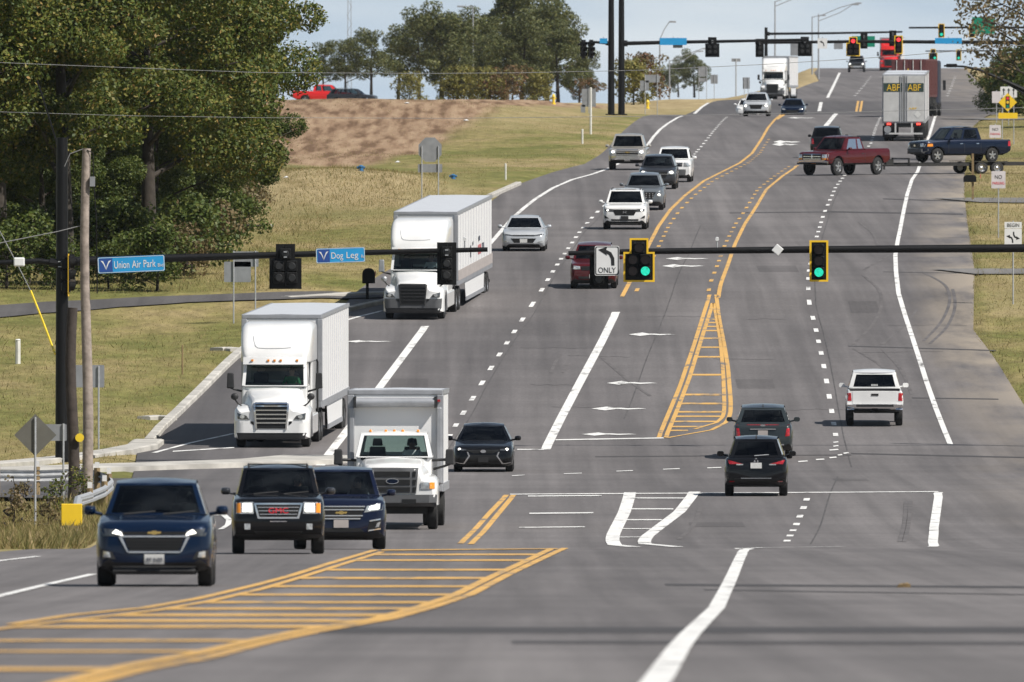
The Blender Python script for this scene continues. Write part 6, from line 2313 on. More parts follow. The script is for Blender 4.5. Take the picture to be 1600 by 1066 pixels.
s_ = board('only_sign', 'white left-turn ONLY sign on the right mast arm', 'sign', 0.78, 0.95, 'signwhite', at(948.5, 407.5, YR - 0.3), corner=0.05, border='signink')
def curved_arrow(parent, cx, cz, sc, flip=1, down=1):
    mb = MB()
    pts = [(0.20, -0.28), (0.19, -0.05), (0.10, 0.12), (-0.06, 0.20)]
    pin = [(0.10, -0.28), (0.09, -0.08), (0.03, 0.04), (-0.08, 0.10)]
    for k in range(3):
        q = [pts[k], pts[k + 1], pin[k + 1], pin[k]]
        mb.face([(cx + flip * a * sc, -0.006, cz + down * b * sc) for a, b in q])
    mb.face([(cx + flip * a * sc, -0.0065, cz + down * b * sc) for a, b in ((-0.30, 0.20), (-0.03, 0.02), (-0.07, 0.15), (-0.02, 0.29))])
    mb.build('arrow', M['signink'], parent, recalc=False)
curved_arrow(s_, 0.03, 0.14, 1.05)
text('lettering', 'ONLY', 0.56, 0.17, M['signink'], s_, (0, -0.006, -0.30), extrude=0.002)

def gadget(name, label, cat, pos, build, roll=0.0):
    o = empty(name, pos)
    tag(o, label, cat)
    build(o)
    o.rotation_euler = (0, roll, 0)
    return o
def cam_box(o):
    mb = MB()
    mb.box(-0.14, 0.14, -0.02, 0.12, -0.14, 0.14)
    mb.build('housing', M['signwhite'], o, bevel=0.02)
gadget('radar_sensor', 'white diamond-turned sensor box on the right mast arm', 'sensor', at(1215, 390.5, YR - 0.3), cam_box, R(40))
def cam_small(o):
    mb = MB()
    mb.tube([(0, 0, -0.25), (0, 0, 0.05)], 0.025, 6)
    mb.build('stem', M['galv'], o)
    mb = MB()
    mb.tube([(0, -0.12, 0.1), (0, 0.14, 0.12)], 0.06, 10)
    mb.build('camera_body', M['signwhite'], o)
gadget('traffic_camera', 'small camera on a stem above the right mast arm', 'camera', at(1120.5, 379, YR), cam_small)
gadget('traffic_camera', 'small camera above the tip of the left mast arm', 'camera', at(726, 379, YJ), cam_small)
def lum(o):
    mb = MB()
    mb.box(-0.17, 0.17, -0.15, 0.15, -0.13, 0.15)
    mb.build('housing', M['signwhite'], o, bevel=0.04)
gadget('sensor_box', 'white box on the short arm left of the black mast', 'sensor', at(30, 410, YJ - 0.2), lum)

# ---- posts and signs at the roadside
def post(parent, x, y, z0, z1, r=0.03, m='galv'):
    mb = MB()
    mb.tube([(x, y, z0), (x, y, z1)], r, 6)
    return mb.build('post', M[m], parent)

def sign_post(label, base_px, base_py, plates, group=None, name='road_sign', posts=(0.0,), top=None, Yfix=None, postm='galv', pr=0.032):
    """plates: list of (picture x, y, width px, height px, material, kind)"""
    b = hit(base_px, base_py) if Yfix is None else onground(base_px, Yfix)
    s_ = FPX / b.y
    root = empty(name, b)
    tag(root, label, 'sign', group)
    topy = top if top is not None else min(p[1] - p[3] / 2 for p in plates) - 2
    for dx in posts:
        X_ = dx / s_
        z0 = float(gz(b.x + X_, b.y)) - b.z
        post(root, X_, 0, z0 - 0.15, (at(base_px, topy, b.y).z - b.z), pr, postm)
    out = []
    for (px, py, wpx, hpx, mm, kind) in plates:
        c = at(px, py, b.y) - b
        w_, h_ = wpx / s_, hpx / s_
        if kind == 'rect':
            poly = rr_poly(w_, h_, min(w_, h_) * 0.06)
        elif kind == 'diamond':
            poly = [(0, -h_ / 2), (w_ / 2, 0), (0, h_ / 2), (-w_ / 2, 0)]
        elif kind == 'oct':
            poly = [(w_ / 2 / math.cos(R(22.5)) * math.cos(R(22.5 + 45 * k)), h_ / 2 / math.cos(R(22.5)) * math.sin(R(22.5 + 45 * k))) for k in range(8)]
        front = mm not in ('signback', 'signback_dark')
        yy = -0.05 if front else 0.035
        mb = MB()
        mb.prism([(c.x + a, c.z + q_) for a, q_ in poly], yy, yy + 0.008)
        p_ = mb.build('plate', M[mm], root)
        out.append((p_, c, w_, h_))
    return root, out

sign_post('dark diamond sign seen from behind at the lower left verge', 55, 838, [(55, 680, 66, 66, 'signback_dark', 'diamond')], top=652)
sign_post('grey rectangular sign back left of the dark wooden pole', 99, 790, [(84, 676, 40, 26, 'signback', 'rect')], top=662)
sign_post('grey sign back on a post right of the wooden utility pole', 154, 702, [(140, 588, 46, 35, 'signback', 'rect')], top=572)
sign_post('pair of grey sign backs on two posts above the nearer semi', 365, 506, [(371, 425, 42, 32, 'signback', 'rect'), (384, 405, 40, 24, 'signback', 'rect')], posts=(0, 34), top=392)
sign_post('grey octagonal sign back with a bar below on two posts, above the second semi', 672, 316, [(672, 234, 36, 38, 'signback', 'oct'), (672, 263, 38, 13, 'signback', 'rect')], posts=(-13, 13), top=228)

r_, pl = sign_post('white NO PARKING sign in front of the carried blue pickup', 1560, 372, [(1560, 281, 22, 27, 'signpink', 'rect')], group='no parking signs', name='no_parking_sign')
for p_, c, w_, h_ in pl:
    text('lettering', 'NO', w_ * 0.5, h_ * 0.22, M['signink'], p_, (c.x, -0.055, c.z + h_ * 0.16), extrude=0.002)
    text('lettering', 'PARKING', w_ * 0.84, h_ * 0.16, M['redletter'], p_, (c.x, -0.055, c.z - h_ * 0.2), extrude=0.002)
r_, pl = sign_post('white NO PARKING sign farther up beneath the yellow warning sign', 1555, 232, [(1555, 205.5, 18, 20, 'signpink', 'rect')], group='no parking signs', name='no_parking_sign')
for p_, c, w_, h_ in pl:
    text('lettering', 'NO', w_ * 0.5, h_ * 0.22, M['signink'], p_, (c.x, -0.055, c.z + h_ * 0.16), extrude=0.002)
    text('lettering', 'PARKING', w_ * 0.84, h_ * 0.16, M['redletter'], p_, (c.x, -0.055, c.z - h_ * 0.2), extrude=0.002)
r_, pl = sign_post('small white NO PARKING sign left of the yellow warning diamond', 1557, 192, [(1557, 152, 14, 18, 'signpink', 'rect')], group='no parking signs', name='no_parking_sign')
r_, pl = sign_post('white BEGIN two-way turn lane sign at right edge', 1583, 476, [(1583, 352, 27, 10, 'signwhite', 'rect'), (1583, 371, 27, 27, 'signwhite', 'rect')], name='turn_lane_sign')
p_, c, w_, h_ = pl[0]
text('lettering', 'BEGIN', w_ * 0.7, h_ * 0.55, M['signink'], p_, (c.x, -0.055, c.z), extrude=0.002)
p_, c, w_, h_ = pl[1]
o1 = empty('arrow_group')
bpy.data.objects.remove(o1)
def arrow_on(p_, c, cx, cz, sc, flip, down):
    curved_arrow(p_, c.x + cx, c.z + cz, sc, flip, down)
    a = p_.children[-1]
    a.location.y = -0.048
arrow_on(p_, c, -0.10, -0.06, 0.55, 1, 1)
arrow_on(p_, c, 0.10, 0.06, 0.55, -1, -1)
r_, pl = sign_post('yellow diamond signal-ahead sign with a yellow plaque on two posts', 1575, 226, [(1574.5, 160, 29, 29, 'signyellow', 'diamond'), (1575, 181, 30, 9, 'signyellow', 'rect')], posts=(-9, 9), top=148, name='warning_sign')
p_, c, w_, h_ = pl[0]
mb = MB()
mb.box(c.x - 0.12, c.x + 0.12, -0.062, -0.05, c.z - 0.36, c.z + 0.36)
bk = mb.build('signal_symbol', M['signink'], p_)
for dz, mm in ((0.24, 'redletter'), (0, 'lettergold'), (-0.24, 'signgreen')):
    mb = MB()
    mb.prism(oval(0.09, 0.09, c.x, c.z + dz, 10), -0.068, -0.06)
    mb.build('symbol_lamp', M[mm], bk)
r_, pl = sign_post('white lane-use sign with black arrows behind the warning diamond', 1576, 196, [(1576, 144, 26, 17, 'signwhite', 'rect')], top=134, name='lane_use_sign')
p_, c, w_, h_ = pl[0]
for dx in (-0.32, 0.0, 0.32):
    mb = MB()
    mb.face([(c.x + dx - 0.03, -0.055, c.z - 0.2), (c.x + dx + 0.03, -0.055, c.z - 0.2), (c.x + dx + 0.03, -0.055, c.z + 0.1), (c.x + dx - 0.03, -0.055, c.z + 0.1)])
    mb.face([(c.x + dx - 0.1, -0.055, c.z + 0.1), (c.x + dx + 0.1, -0.055, c.z + 0.1), (c.x + dx, -0.055, c.z + 0.26)])
    mb.build('arrow', M['signink'], p_, recalc=False)

# ---- wooden poles, guy wire, guardrail at the lower left
def wooden_pole(label, bx, by, top_y, r0, r1, m, fittings=True):
    b = hit(bx, by)
    root = empty('utility_pole', b)
    tag(root, label, 'utility pole', 'wooden poles')
    zt = at(bx, top_y, b.y).z - b.z
    mb = MB()
    n = 8
    pts = [(0.05 * math.sin(k * 0.8), 0, -0.4 + (zt + 0.4) * k / n) for k in range(n + 1)]
    mb.tube(pts, [r0 + (r1 - r0) * k / n for k in range(n + 1)], 12)
    mb.build('shaft', M[m], root, smooth=40)
    if fittings:
        mb = MB()
        mb.tube([(0.02, -r1, zt - 0.05), (0.18, -r1, zt - 0.12), (0.2, -r1, zt - 0.8), (0.28, -r0, zt - 2.0), (0.3, -r0, zt - 4.0)], 0.018, 5)
        mb.build('cable', M['sigblack'], root)
        mb = MB()
        mb.tube([(-0.1, -r1, zt - 0.02), (-0.45, -r1, zt - 0.15), (-0.6, -r1, zt - 0.5)], 0.012, 5)
        mb.build('cable', M['wire'], root)
        mb = MB()
        mb.box(0.10, 0.24, -0.2, -0.05, zt - 1.05, zt - 0.78)
        mb.build('splice_box', M['signback'], root)
    return root
wooden_pole('tall weathered grey wooden utility pole left of the street sign', 135, 781, 232, 0.155, 0.115, 'wood_grey')
wooden_pole('short dark wooden pole stub in front of the black mast', 113, 791, 481, 0.16, 0.14, 'wood_dark', False)
b = hit(113, 791)
mb = MB()
mb.prism(oval(0.12, 0.12, (119 - 113) * b.y / FPX + 0.1, at(0, 684, b.y).z - b.z, 12), -0.25, -0.12)
yk = mb.build('pole_marker', M['hydrant'])
yk.location = b
tag(yk, 'small round yellow marker on the dark wooden pole stub', 'marker')

def wire(label, pts, r, m='wire', name='overhead_wire', group=None):
    mb = MB()
    mb.tube(pts, r, 5)
    o = mb.build(name, M[m])
    tag(o, label, 'wire', group)
    return o
YW = 640.0
wire('upper thin wire across the trees and sky', [at(-150, 94, YW), at(0, 98, YW), at(200, 106, YW), at(400, 113.5, YW), at(660, 115, YW), at(810, 114, YW), at(1000, 110, YW), at(1190, 101, YW), at(1400, 88, YW), at(1700, 62, YW)], 0.011, group='overhead wires')
wire('lower thin wire across the bank and road', [at(-150, 172, YW), at(0, 175, YW), at(200, 181, YW), at(400, 184, YW), at(700, 185, YW), at(1000, 182, YW), at(1300, 176, YW), at(1700, 166, YW)], 0.009, group='overhead wires')
pb = hit(135, 781)
wire('slack cable from the left edge to the wooden pole', [at(-30, 386, pb.y), at(40, 372, pb.y), at(90, 362, pb.y), at(134, 351, pb.y)], 0.014)
gb = hit(88, 560)
wire('yellow guarded guy wire left of the black mast', [at(48, 455, 536), at(66, 500, 534), at(86, 553, 532)], 0.035, 'guy', 'guy_wire')
wire('grey guy wire above the yellow guard', [at(-20, 330, 540), at(0, 362, 539), at(28, 415, 537.5), at(48, 455, 536)], 0.014, 'wire', 'guy_wire')
wire('thin dark twin cable rising from the mast top', [at(97, 250, YJ + 1), at(80, 195, YJ + 1), at(66, 150, YJ + 1), at(58, 126, YJ + 1)], 0.03, 'sigblack', 'cable')

g = empty('guardrail', onground(110, 452))
tag(g, 'steel guardrail with a yellow end marker on the lower left verge', 'guardrail')
Lr = [hit(-80, 776), hit(-30, 776), hit(20, 776), hit(70, 776), hit(115, 774), hit(146, 776), hit(168, 783), hit(172, 792), hit(160, 803), hit(140, 812), hit(122, 818)]
prof_w = [(0.02, 0.42), (0.10, 0.47), (0.10, 0.53), (0.03, 0.575), (0.10, 0.62), (0.10, 0.68), (0.02, 0.73)]
rows = []
fine = []
for a, c in zip(Lr[:-1], Lr[1:]):
    for t in np.linspace(0, 1, 4, endpoint=False):
        fine.append(a.lerp(c, float(t)))
fine.append(Lr[-1])
for k, p in enumerate(fine):
    d = fine[min(k + 1, len(fine) - 1)] - fine[max(k - 1, 0)]
    d.z = 0
    d.normalize()
    nn = Vector((d.y, -d.x, 0))
    rows.append([p + nn * -a * 1.0 + Vector((0, 0, z)) - g.location for a, z in prof_w])
mb = MB()
mb.grid(rows)
rl = mb.build('rail', M['galv'], g, recalc=False, smooth=40)
for k in range(1, len(fine), 5):
    p = fine[k] - g.location
    mb = MB()
    mb.tube([(p.x, p.y + 0.15, p.z - 0.2), (p.x, p.y + 0.15, p.z + 0.82)], 0.085, 8)
    mb.build('post', M['wood_post'], g)
    mb = MB()
    mb.box(p.x - 0.06, p.x + 0.06, p.y + 0.2, p.y + 0.23, p.z + 0.82, p.z + 0.98)
    mb.build('delineator', M['signwhite'], g)
e_ = hit(112, 838) - g.location
mb = MB()
mb.box(e_.x - 0.26, e_.x + 0.26, e_.y - 0.05, e_.y + 0.06, e_.z + 0.25, e_.z + 0.80)
mb.build('end_marker', M['signyellow'], g, bevel=0.02)
mb = MB()
mb.box(e_.x - 0.2, e_.x + 0.24, e_.y + 0.0, e_.y + 0.2, e_.z - 0.1, e_.z + 0.3)
mb.build('end_anchor', M['galv'], g)
mb = MB()
mb.tube([e_ + Vector((0.1, 0.1, 0.6)), (Lr[-1] - g.location) + Vector((0, 0, 0.62)), (Lr[-2] - g.location) + Vector((0, 0, 0.6))], 0.11, 8)
mb.build('end_rail', M['galv'], g)

def stake(label, px, py, hpx, wpx, m, name, cat, group=None):
    b = hit(px, py)
    s_ = FPX / b.y
    o = empty(name, b)
    tag(o, label, cat, group)
    mb = MB()
    mb.tube([(0, 0, -0.1), (0, 0, hpx / s_)], wpx / s_ / 2, 8)
    mb.build('shaft', M[m], o)
    mb = MB()
    mb.tube([(0, 0, hpx / s_), (0, 0, hpx / s_ + 0.04)], [wpx / s_ / 2 * 1.15, wpx / s_ / 2 * 0.7], 8)
    mb.build('cap', M[m], o)
    return o
stake('thick white marker post on the lawn at the left edge', 28, 569, 37, 8, 'pvc', 'marker_post', 'marker post')
stake('slender wooden stake in the middle of the lawn', 285, 586, 45, 2.5, 'wood_post', 'marker_post', 'stake')
stake('thin white marker by the bank right of the octagon sign', 790, 281, 24, 3, 'pvc', 'marker_post', 'marker post')
stake('short white marker on the verge before the far junction', 910, 225, 22, 3, 'pvc', 'marker_post', 'marker post')
stake('tall white pole on the verge below the far masts', 923, 210, 72, 3.5, 'pvc', 'marker_post', 'marker post')

def hydrant(label, px, py, hpx, m):
    b = hit(px, py)
    s_ = FPX / b.y
    h = hpx / s_
    o = empty('fire_hydrant', b)
    tag(o, label, 'hydrant', 'hydrants')
    mb = MB()
    mb.tube([(0, 0, -0.1), (0, 0, h * 0.1), (0, 0, h * 0.12), (0, 0, h * 0.7)], [0.16, 0.16, 0.11, 0.11], 10)
    mb.build('barrel', M[m], o)
    mb = MB()
    mb.tube([(0, 0, h * 0.7), (0, 0, h * 0.74), (0, 0, h * 0.9), (0, 0, h)], [0.15, 0.15, 0.1, 0.03], 10)
    mb.build('bonnet', M[m], o)
    mb = MB()
    mb.tube([(-0.2, 0, h * 0.55), (0.2, 0, h * 0.55)], 0.06, 8)
    mb.build('outlet', M[m], o)
hydrant('yellow hydrant at the foot of the far trees', 865, 163, 16, 'hydrant')
hydrant('yellow hydrant between the far sign posts', 1012, 170, 14, 'hydrant')
hydrant('blue hydrant on top of the straw mound', 564, 267, 9, 'hydrantblue')
hydrant('blue hydrant on grass below the bare soil bank', 708, 280, 8, 'hydrantblue')

def mailbox(label, px, py, box_py, wpx, hpx, post_m, top=None):
    b = hit(px, py)
    s_ = FPX / b.y
    o = empty('mailbox', b)
    tag(o, label, 'mailbox', 'mailboxes')
    zc = at(px, box_py, b.y).z - b.z
    mb = MB()
    zt = zc if top is None else at(px, top, b.y).z - b.z
    mb.box(-0.055, 0.055, -0.05, 0.05, -0.1, zt)
    mb.build('post', M[post_m], o)
    w_, h_ = wpx / s_, hpx / s_
    rows = [rrect(w_ / 2, zc - h_ / 2, zc + h_ / 2, y, min(w_, h_) * 0.45, low=0.02) for y in (-0.25, 0.25)]
    m2 = shell(rows)
    for k, v in enumerate(m2.v):
        m2.v[k] = (v[0] + (-0.14 if top else 0.05), v[1], v[2])
    m2.build('box', M['sigblack'], o, smooth=40)
    mb = MB()
    mb.box(w_ / 2 + 0.05, w_ / 2 + 0.075, -0.1, 0.02, zc, zc + 0.2)
    mb.build('flag', M['redletter'], o)
mailbox('black mailbox on a black post left of the second semi', 574, 468, 431, 20, 24, 'sigblack')
mailbox('black mailbox on a wooden post beside the trailer wheels', 1520, 313, 279, 20, 11, 'wood_post', 240)

# ---- far junction
YF = 1200.0
fb = onground(971, YF)
mast('left black signal mast of the far junction, right of the twin poles', fb, at(971, -60, YF).z, 0.24, 0.18,
     [([at(975, 68, YF), at(1060, 66, YF), at(1150, 64.5, YF), at(1262, 62, YF)], 0.15, 0.09)])
fb2 = onground(955, YF - 4)
mast('left one of the twin black masts at the far junction', fb2, at(955, -60, YF).z, 0.24, 0.18,
     [([at(952, 68, YF - 4), at(930, 66, YF - 4), at(903, 70, YF - 4)], 0.11, 0.08)])
fb3 = onground(1720, YF + 30)
mast('right signal mast of the far junction whose arm spans the whole road', fb3, at(1720, -40, YF + 30).z, 0.24, 0.18,
     [([at(1716, 68, YF + 30), at(1500, 66, YF + 30), at(1340, 65, YF + 30), at(1180, 67, YF + 30)], 0.16, 0.1)])
fb4 = onground(1197, 1760)
mast('slim black signal mast behind the far white semi truck', fb4, at(1197, 43, 1760).z, 0.2, 0.16,
     [([at(1199, 53, 1760), at(1300, 52, 1760), at(1410, 50, 1760)], 0.14, 0.1)])
fb5 = onground(1740, 1620)
mast('distant thin signal mast with arm behind the tree at upper right', fb5, at(1740, 0, 1620).z, 0.2, 0.16,
     [([at(1736, 44, 1620), at(1560, 43, 1620), at(1420, 43.5, 1620)], 0.12, 0.09)])
fb6 = onground(1750, 2000)
mast('most distant signal mast arm above the right lanes', fb6, at(1750, 30, 2000).z, 0.2, 0.16,
     [([at(1746, 80, 2000), at(1560, 79.5, 2000), at(1446, 80, 2000)], 0.10, 0.07)])
sig_head('black signal pair at far left of the far junction, left head', 'V', at(912, 77, YF - 4.3), None, R(60), False)
sig_head('black signal pair at far left of the far junction, right head', 'V', at(924, 77, YF - 4.3), None, R(60), False)
sig_head('black five-lens signal from behind, right of the far blue street sign', 'D', at(1113, 74, YF - 0.4), None, math.pi, False)
sig_head('black three-lens signal from behind, above the far white semi truck', 'V', at(1187, 75, YF + 29.6), None, math.pi, False)
sig_head('black five-lens signal from behind, left of the small turn sign', 'D', at(1257.5, 73, YF + 29.6), None, math.pi, False)
sig_head('yellow-framed five-lens signal with red lit above the grey pickup', 'D', at(1333, 73, YF + 29.6), (0, 'red_on'), 0, True)
sig_head('yellow-framed three-lens signal with red lit above the red semi', 'V', at(1404, 70, YF + 29.6), (0, 'red_on'), 0, True)
sig_head('black signal on the slim mast arm above the green sign', 'V', at(1350, 64, 1439.6), None, math.pi, False)
sig_head('black signal at the tip of the slim mast arm', 'V', at(1395, 60, 1439.6), None, math.pi, False)
sig_head('distant signal with green lit on the upper right arm', 'V', at(1471, 48, 1619.6), (2, 'green_on'), 0, True)
sig_head('distant signal with green lit, half behind the tree leaves', 'V', at(1519, 48, 1619.6), None, 0, True)
sig_head('distant five-lens signal with green lit above the container', 'D', at(1458, 86, 1999.6), (4, 'green_on'), 0, True)
sig_head('most distant signal with green lit, right of the container', 'V', at(1498, 86, 1999.6), (2, 'green_on'), 0, True)
def flat_sign(name, label, m, px, py, wpx, hpx, Y, group=None, arrow_=False):
    s_ = FPX / Y
    o = board(name, label, 'sign', wpx / s_, hpx / s_, m, at(px, py, Y), group=group)
    mb = MB()
    mb.box(-0.03, 0.03, 0.01, 0.06, -hpx / s_ / 2, hpx / s_ / 2 + 0.1)
    mb.build('bracket', M['galv'], o)
    return o
flat_sign('street_sign', 'far blue street sign on the left arm of the far junction', 'signblue', 1052, 65, 42, 11, YF - 0.3)
flat_sign('street_sign', 'far blue street sign on the right arm of the far junction', 'signblue', 1482, 64, 42, 9, YF + 29.7)
flat_sign('street_sign', 'short blue street sign beside the twin masts', 'signblue', 943, 64, 12, 8, YF - 4.3)
flat_sign('road_sign', 'grey sign back hanging under the far blue street sign', 'signback', 1059, 68, 15, 14, YF + 0.2)
o = flat_sign('road_sign', 'small white turn arrow sign between the far signal heads', 'signwhite', 1285, 68, 15, 16, YF + 29.7)
curved_arrow(o, 0.0, 0.0, 0.7)
flat_sign('road_sign', 'grey sign back left of the five-lens black signal', 'signback', 1245, 75, 20, 24, YF + 33)
flat_sign('road_sign', 'grey sign back on the slim arm left of the red signal', 'signback', 1310, 70, 14, 14, 1439)
flat_sign('highway_sign', 'green highway sign behind the red five-lens signal', 'signgreen', 1349, 65, 36, 17, 1445, 'green highway signs')
flat_sign('highway_sign', 'green highway sign behind leaves at the upper right', 'signgreen', 1537, 40, 36, 26, 1615, 'green highway signs')
flat_sign('highway_sign', 'green highway sign low in the leaves at the right edge', 'signgreen', 1568, 100, 14, 20, 1990, 'green highway signs')
sb = M['signback']
for lab, px, py, pl_, ps, Yf, tp in (
        ('wide grey sign back on two posts left of the twin masts', 920, 195, [(920, 153, 22, 28, 'signback', 'rect'), (911, 170, 7, 12, 'signback', 'rect')], (0,), 1210, 138),
        ('pale grey sign back on two posts right of the twin masts', 1010, 175, [(1007, 134, 14, 16, 'signback', 'rect'), (1019, 123, 23, 12, 'signback', 'rect')], (-2, 17), 1330, 116),
        ('shield-shaped grey sign back on two posts before the far trees', 1098, 160, [(1098, 112, 15, 16, 'signback', 'oct'), (1098, 125, 14, 6, 'signback', 'rect')], (-6, 6), 1560, 104),
        ('small grey sign back on one post right of the shield sign', 1116, 158, [(1116, 124, 11, 14, 'signback', 'rect')], (0,), 1560, 116),
        ('square grey sign back left of the far white semi truck', 1166, 156, [(1166, 130, 11, 18, 'signback', 'rect')], (-3, 3), 1600, 121)):
    sign_post(lab, px, py, pl_, posts=ps, Yfix=Yf, top=tp, group='far sign backs')
sign_post('tall post with a small plate among the far signs', 1150, 140, [(1150, 94, 14, 5, 'signback', 'rect')], Yfix=1900, top=92, pr=0.08, group='far sign backs')

def light_pole(label, px, Y, top, arms, r=0.09, basey=None):
    b = onground(px, Y)
    o = empty('street_lamp', b)
    tag(o, label, 'street lamp', 'tall street lamps')
    mb = MB()
    mb.tube([(0, 0, -0.2), (0, 0, at(px, top, Y).z - b.z)], [r * 1.3, r * 0.7], 8)
    mb.build('pole', M['farpole'], o)
    for pts in arms:
        P_ = [at(x, y, Y) - b for x, y in pts]
        mb = MB()
        mb.tube(P_, r * 0.6, 6)
        mb.build('arm', M['farpole'], o)
        e = P_[-1]
        sx = 1 if P_[-1].x > P_[0].x else -1
        mb = MB()
        mb.box(min(e.x, e.x + sx * 0.7), max(e.x, e.x + sx * 0.7), e.y - 0.15, e.y + 0.15, e.z - 0.1, e.z + 0.08)
        mb.build('lamp_head', M['farpole'], o, bevel=0.03)
light_pole('tall street lamp above the far white semi truck', 1211, 1900, 2, [[(1211, 3), (1240, -8)], [(1211, 10), (1240, -2)]])
light_pole('street lamp with double truss arm behind the far signals', 1279, 2050, 22, [[(1279, 26), (1312, 12), (1337, 5)], [(1279, 33), (1312, 20), (1333, 7)]])
light_pole('street lamp with single short arm behind the double-armed one', 1269, 2200, 26, [[(1269, 27), (1282, 24)]])
light_pole('bent street lamp right of the twin masts', 1031, 1800, 60, [[(1031, 62), (1038, 46), (1046, 34)]])
light_pole('low street lamp with long truss arm right of the bent one', 1046, 2100, 94, [[(1046, 96), (1070, 86), (1098, 76)], [(1046, 101), (1070, 93), (1090, 80)]])
light_pole('dark street lamp among the left ridge trees', 739, 1900, 10, [[(739, 11), (724, 10)]])
# faint lattice tower
Yt = 2600.0
b = onground(546, Yt)
tw_ = empty('lattice_tower', b)
tag(tw_, 'faint thin lattice tower in the haze above the left trees', 'tower')
zt = at(546, -40, Yt).z - b.z
for sx in (-0.35, 0.35):
    mb = MB()
    mb.tube([(sx, 0, -0.5), (sx * 0.6, 0, zt)], 0.05, 5)
    mb.build('leg', M['farpole'], tw_)
for k in range(20):
    mb = MB()
    z0, z1 = zt * k / 20, zt * (k + 1) / 20
    mb.tube([(-0.35 if k % 2 else 0.35, 0, z0), (0.35 if k % 2 else -0.35, 0, z1)], 0.03, 4)
    mb.build('brace', M['farpole'], tw_)

# black curved lamp arm reaching in at the right
Yc = 1000.0
b = onground(1680, Yc)
o = empty('street_lamp', b)
tag(o, 'black curved lamp arm reaching in above the yellow warning sign', 'street lamp')
mb = MB()
mb.tube([(0, 0, -0.2), (0, 0, at(1680, 150, Yc).z - b.z)], 0.16, 10)
mb.build('pole', M['blackpole'], o)
mb = MB()
mb.tube([at(x, y, Yc) - b for x, y in ((1680, 166), (1640, 154), (1600, 140), (1560, 122), (1530, 109), (1505, 104), (1475, 103))], [0.16, 0.15, 0.13, 0.1, 0.08, 0.06, 0.05], 8)
mb.build('arm', M['blackpole'], o, smooth=40)
mb = MB()
mb.tube([at(x, y, Yc) - b for x, y in ((1660, 172), (1600, 146), (1566, 126))], [0.08, 0.07, 0.06], 8)
mb.build('strut', M['blackpole'], o)
mb = MB()
p = at(1487, 103, Yc) - b
mb.box(p.x - 0.32, p.x + 0.32, p.y - 0.15, p.y + 0.15, p.z - 0.09, p.z + 0.12)
mb.build('lamp_head', M['blackpole'], o, bevel=0.04)

# small clutter: clod on the road
p = roadpt(1417, 918)
mb = MB()
for k in range(7):
    a = rnd.uniform(-0.12, 0.12)
    r_ = rnd.uniform(0.03, 0.06)
    mb.tube([(a, rnd.uniform(-0.4, 0.4), 0), (a + 0.02, 0, r_)], [r_ * 1.3, r_ * 0.5], 6)
cl = mb.build('dirt_clod', M['wood_post'])
cl.location = p
tag(cl, 'brown clod of dirt lying on the near right lane', 'dirt clod')

for px_, py_ in ((423, 354), (447, 278), (636, 162), (728, 189), (621, 254)):
    b = hit(px_, py_)
    mb = MB()
    w_ = 6 * b.y / FPX
    n_ = 7
    pts = [(w_ * rnd.uniform(0.5, 1) * math.cos(2 * math.pi * k / n_), 0.3 * math.sin(2 * math.pi * k / n_), rnd.uniform(0.0, 0.04)) for k in range(n_)]
    top_ = (0.02, 0, 0.10)
    for k in range(n_):
        mb.face([pts[k], pts[(k + 1) % n_], top_])
    o = mb.build('litter', M['signwhite'])
    o.location = b
    tag(o, 'small white scrap of litter lying on the left bank', 'litter', 'litter on the left bank')

# ------------------------------------------------------------------ vegetation
def leaf_mat(name, stops, rough=0.55, trans=0.22):
    m, n, l, b = nodes_of(name)
    g_ = n.new('ShaderNodeNewGeometry')
    c = ramp(n, l, g_.outputs['Random Per Island'], stops)
    vec = n.new('ShaderNodeTexCoord').outputs['Object']
    f = noise(n, l, vec, 0.35, 3)
    c = mixc(n, l, 0.6, c, ramp(n, l, f, [(0.3, 0.7), (0.7, 1.35)]), 'MULTIPLY')
    l.new(c, b.inputs['Base Color'])
    b.inputs['Roughness'].default_value = rough
    b.inputs['Specular IOR Level'].default_value = 0.3
    tr = n.new('ShaderNodeBsdfTranslucent')
    l.new(c, tr.inputs['Color'])
    ms = n.new('ShaderNodeMixShader')
    ms.inputs['Fac'].default_value = trans
    l.new(b.outputs['BSDF'], ms.inputs[1])
    l.new(tr.outputs['BSDF'], ms.inputs[2])
    l.new(ms.outputs['Shader'], n['Material Output'].inputs['Surface'])
    return m
M['leaf_olive'] = leaf_mat('leaf_olive', [(0.0, (0.04, 0.066, 0.011)), (0.45, (0.082, 0.11, 0.018)), (0.8, (0.145, 0.15, 0.026)), (0.96, (0.23, 0.185, 0.042)), (1.0, (0.3, 0.18, 0.06))])
M['leaf_green'] = leaf_mat('leaf_green', [(0.0, (0.035, 0.06, 0.011)), (0.5, (0.07, 0.10, 0.018)), (1.0, (0.13, 0.145, 0.032))])
M['leaf_far'] = leaf_mat('leaf_far', [(0.0, (0.06, 0.075, 0.025)), (0.5, (0.1, 0.115, 0.038)), (1.0, (0.16, 0.155, 0.055))])
M['leaf_rust'] = leaf_mat('leaf_rust', [(0.0, (0.11, 0.1, 0.035)), (0.6, (0.18, 0.125, 0.055)), (1.0, (0.23, 0.1, 0.05))])
M['leaf_yellow'] = leaf_mat('leaf_yellow', [(0.0, (0.12, 0.13, 0.03)), (1.0, (0.26, 0.22, 0.06))])
M['leaf_brown'] = leaf_mat('leaf_brown', [(0.0, (0.10, 0.09, 0.035)), (0.6, (0.17, 0.13, 0.06)), (1.0, (0.24, 0.17, 0.09))])
M['bark'] = mat('bark', (0.045, 0.037, 0.03), 0.95, var=0.3, scale=4)
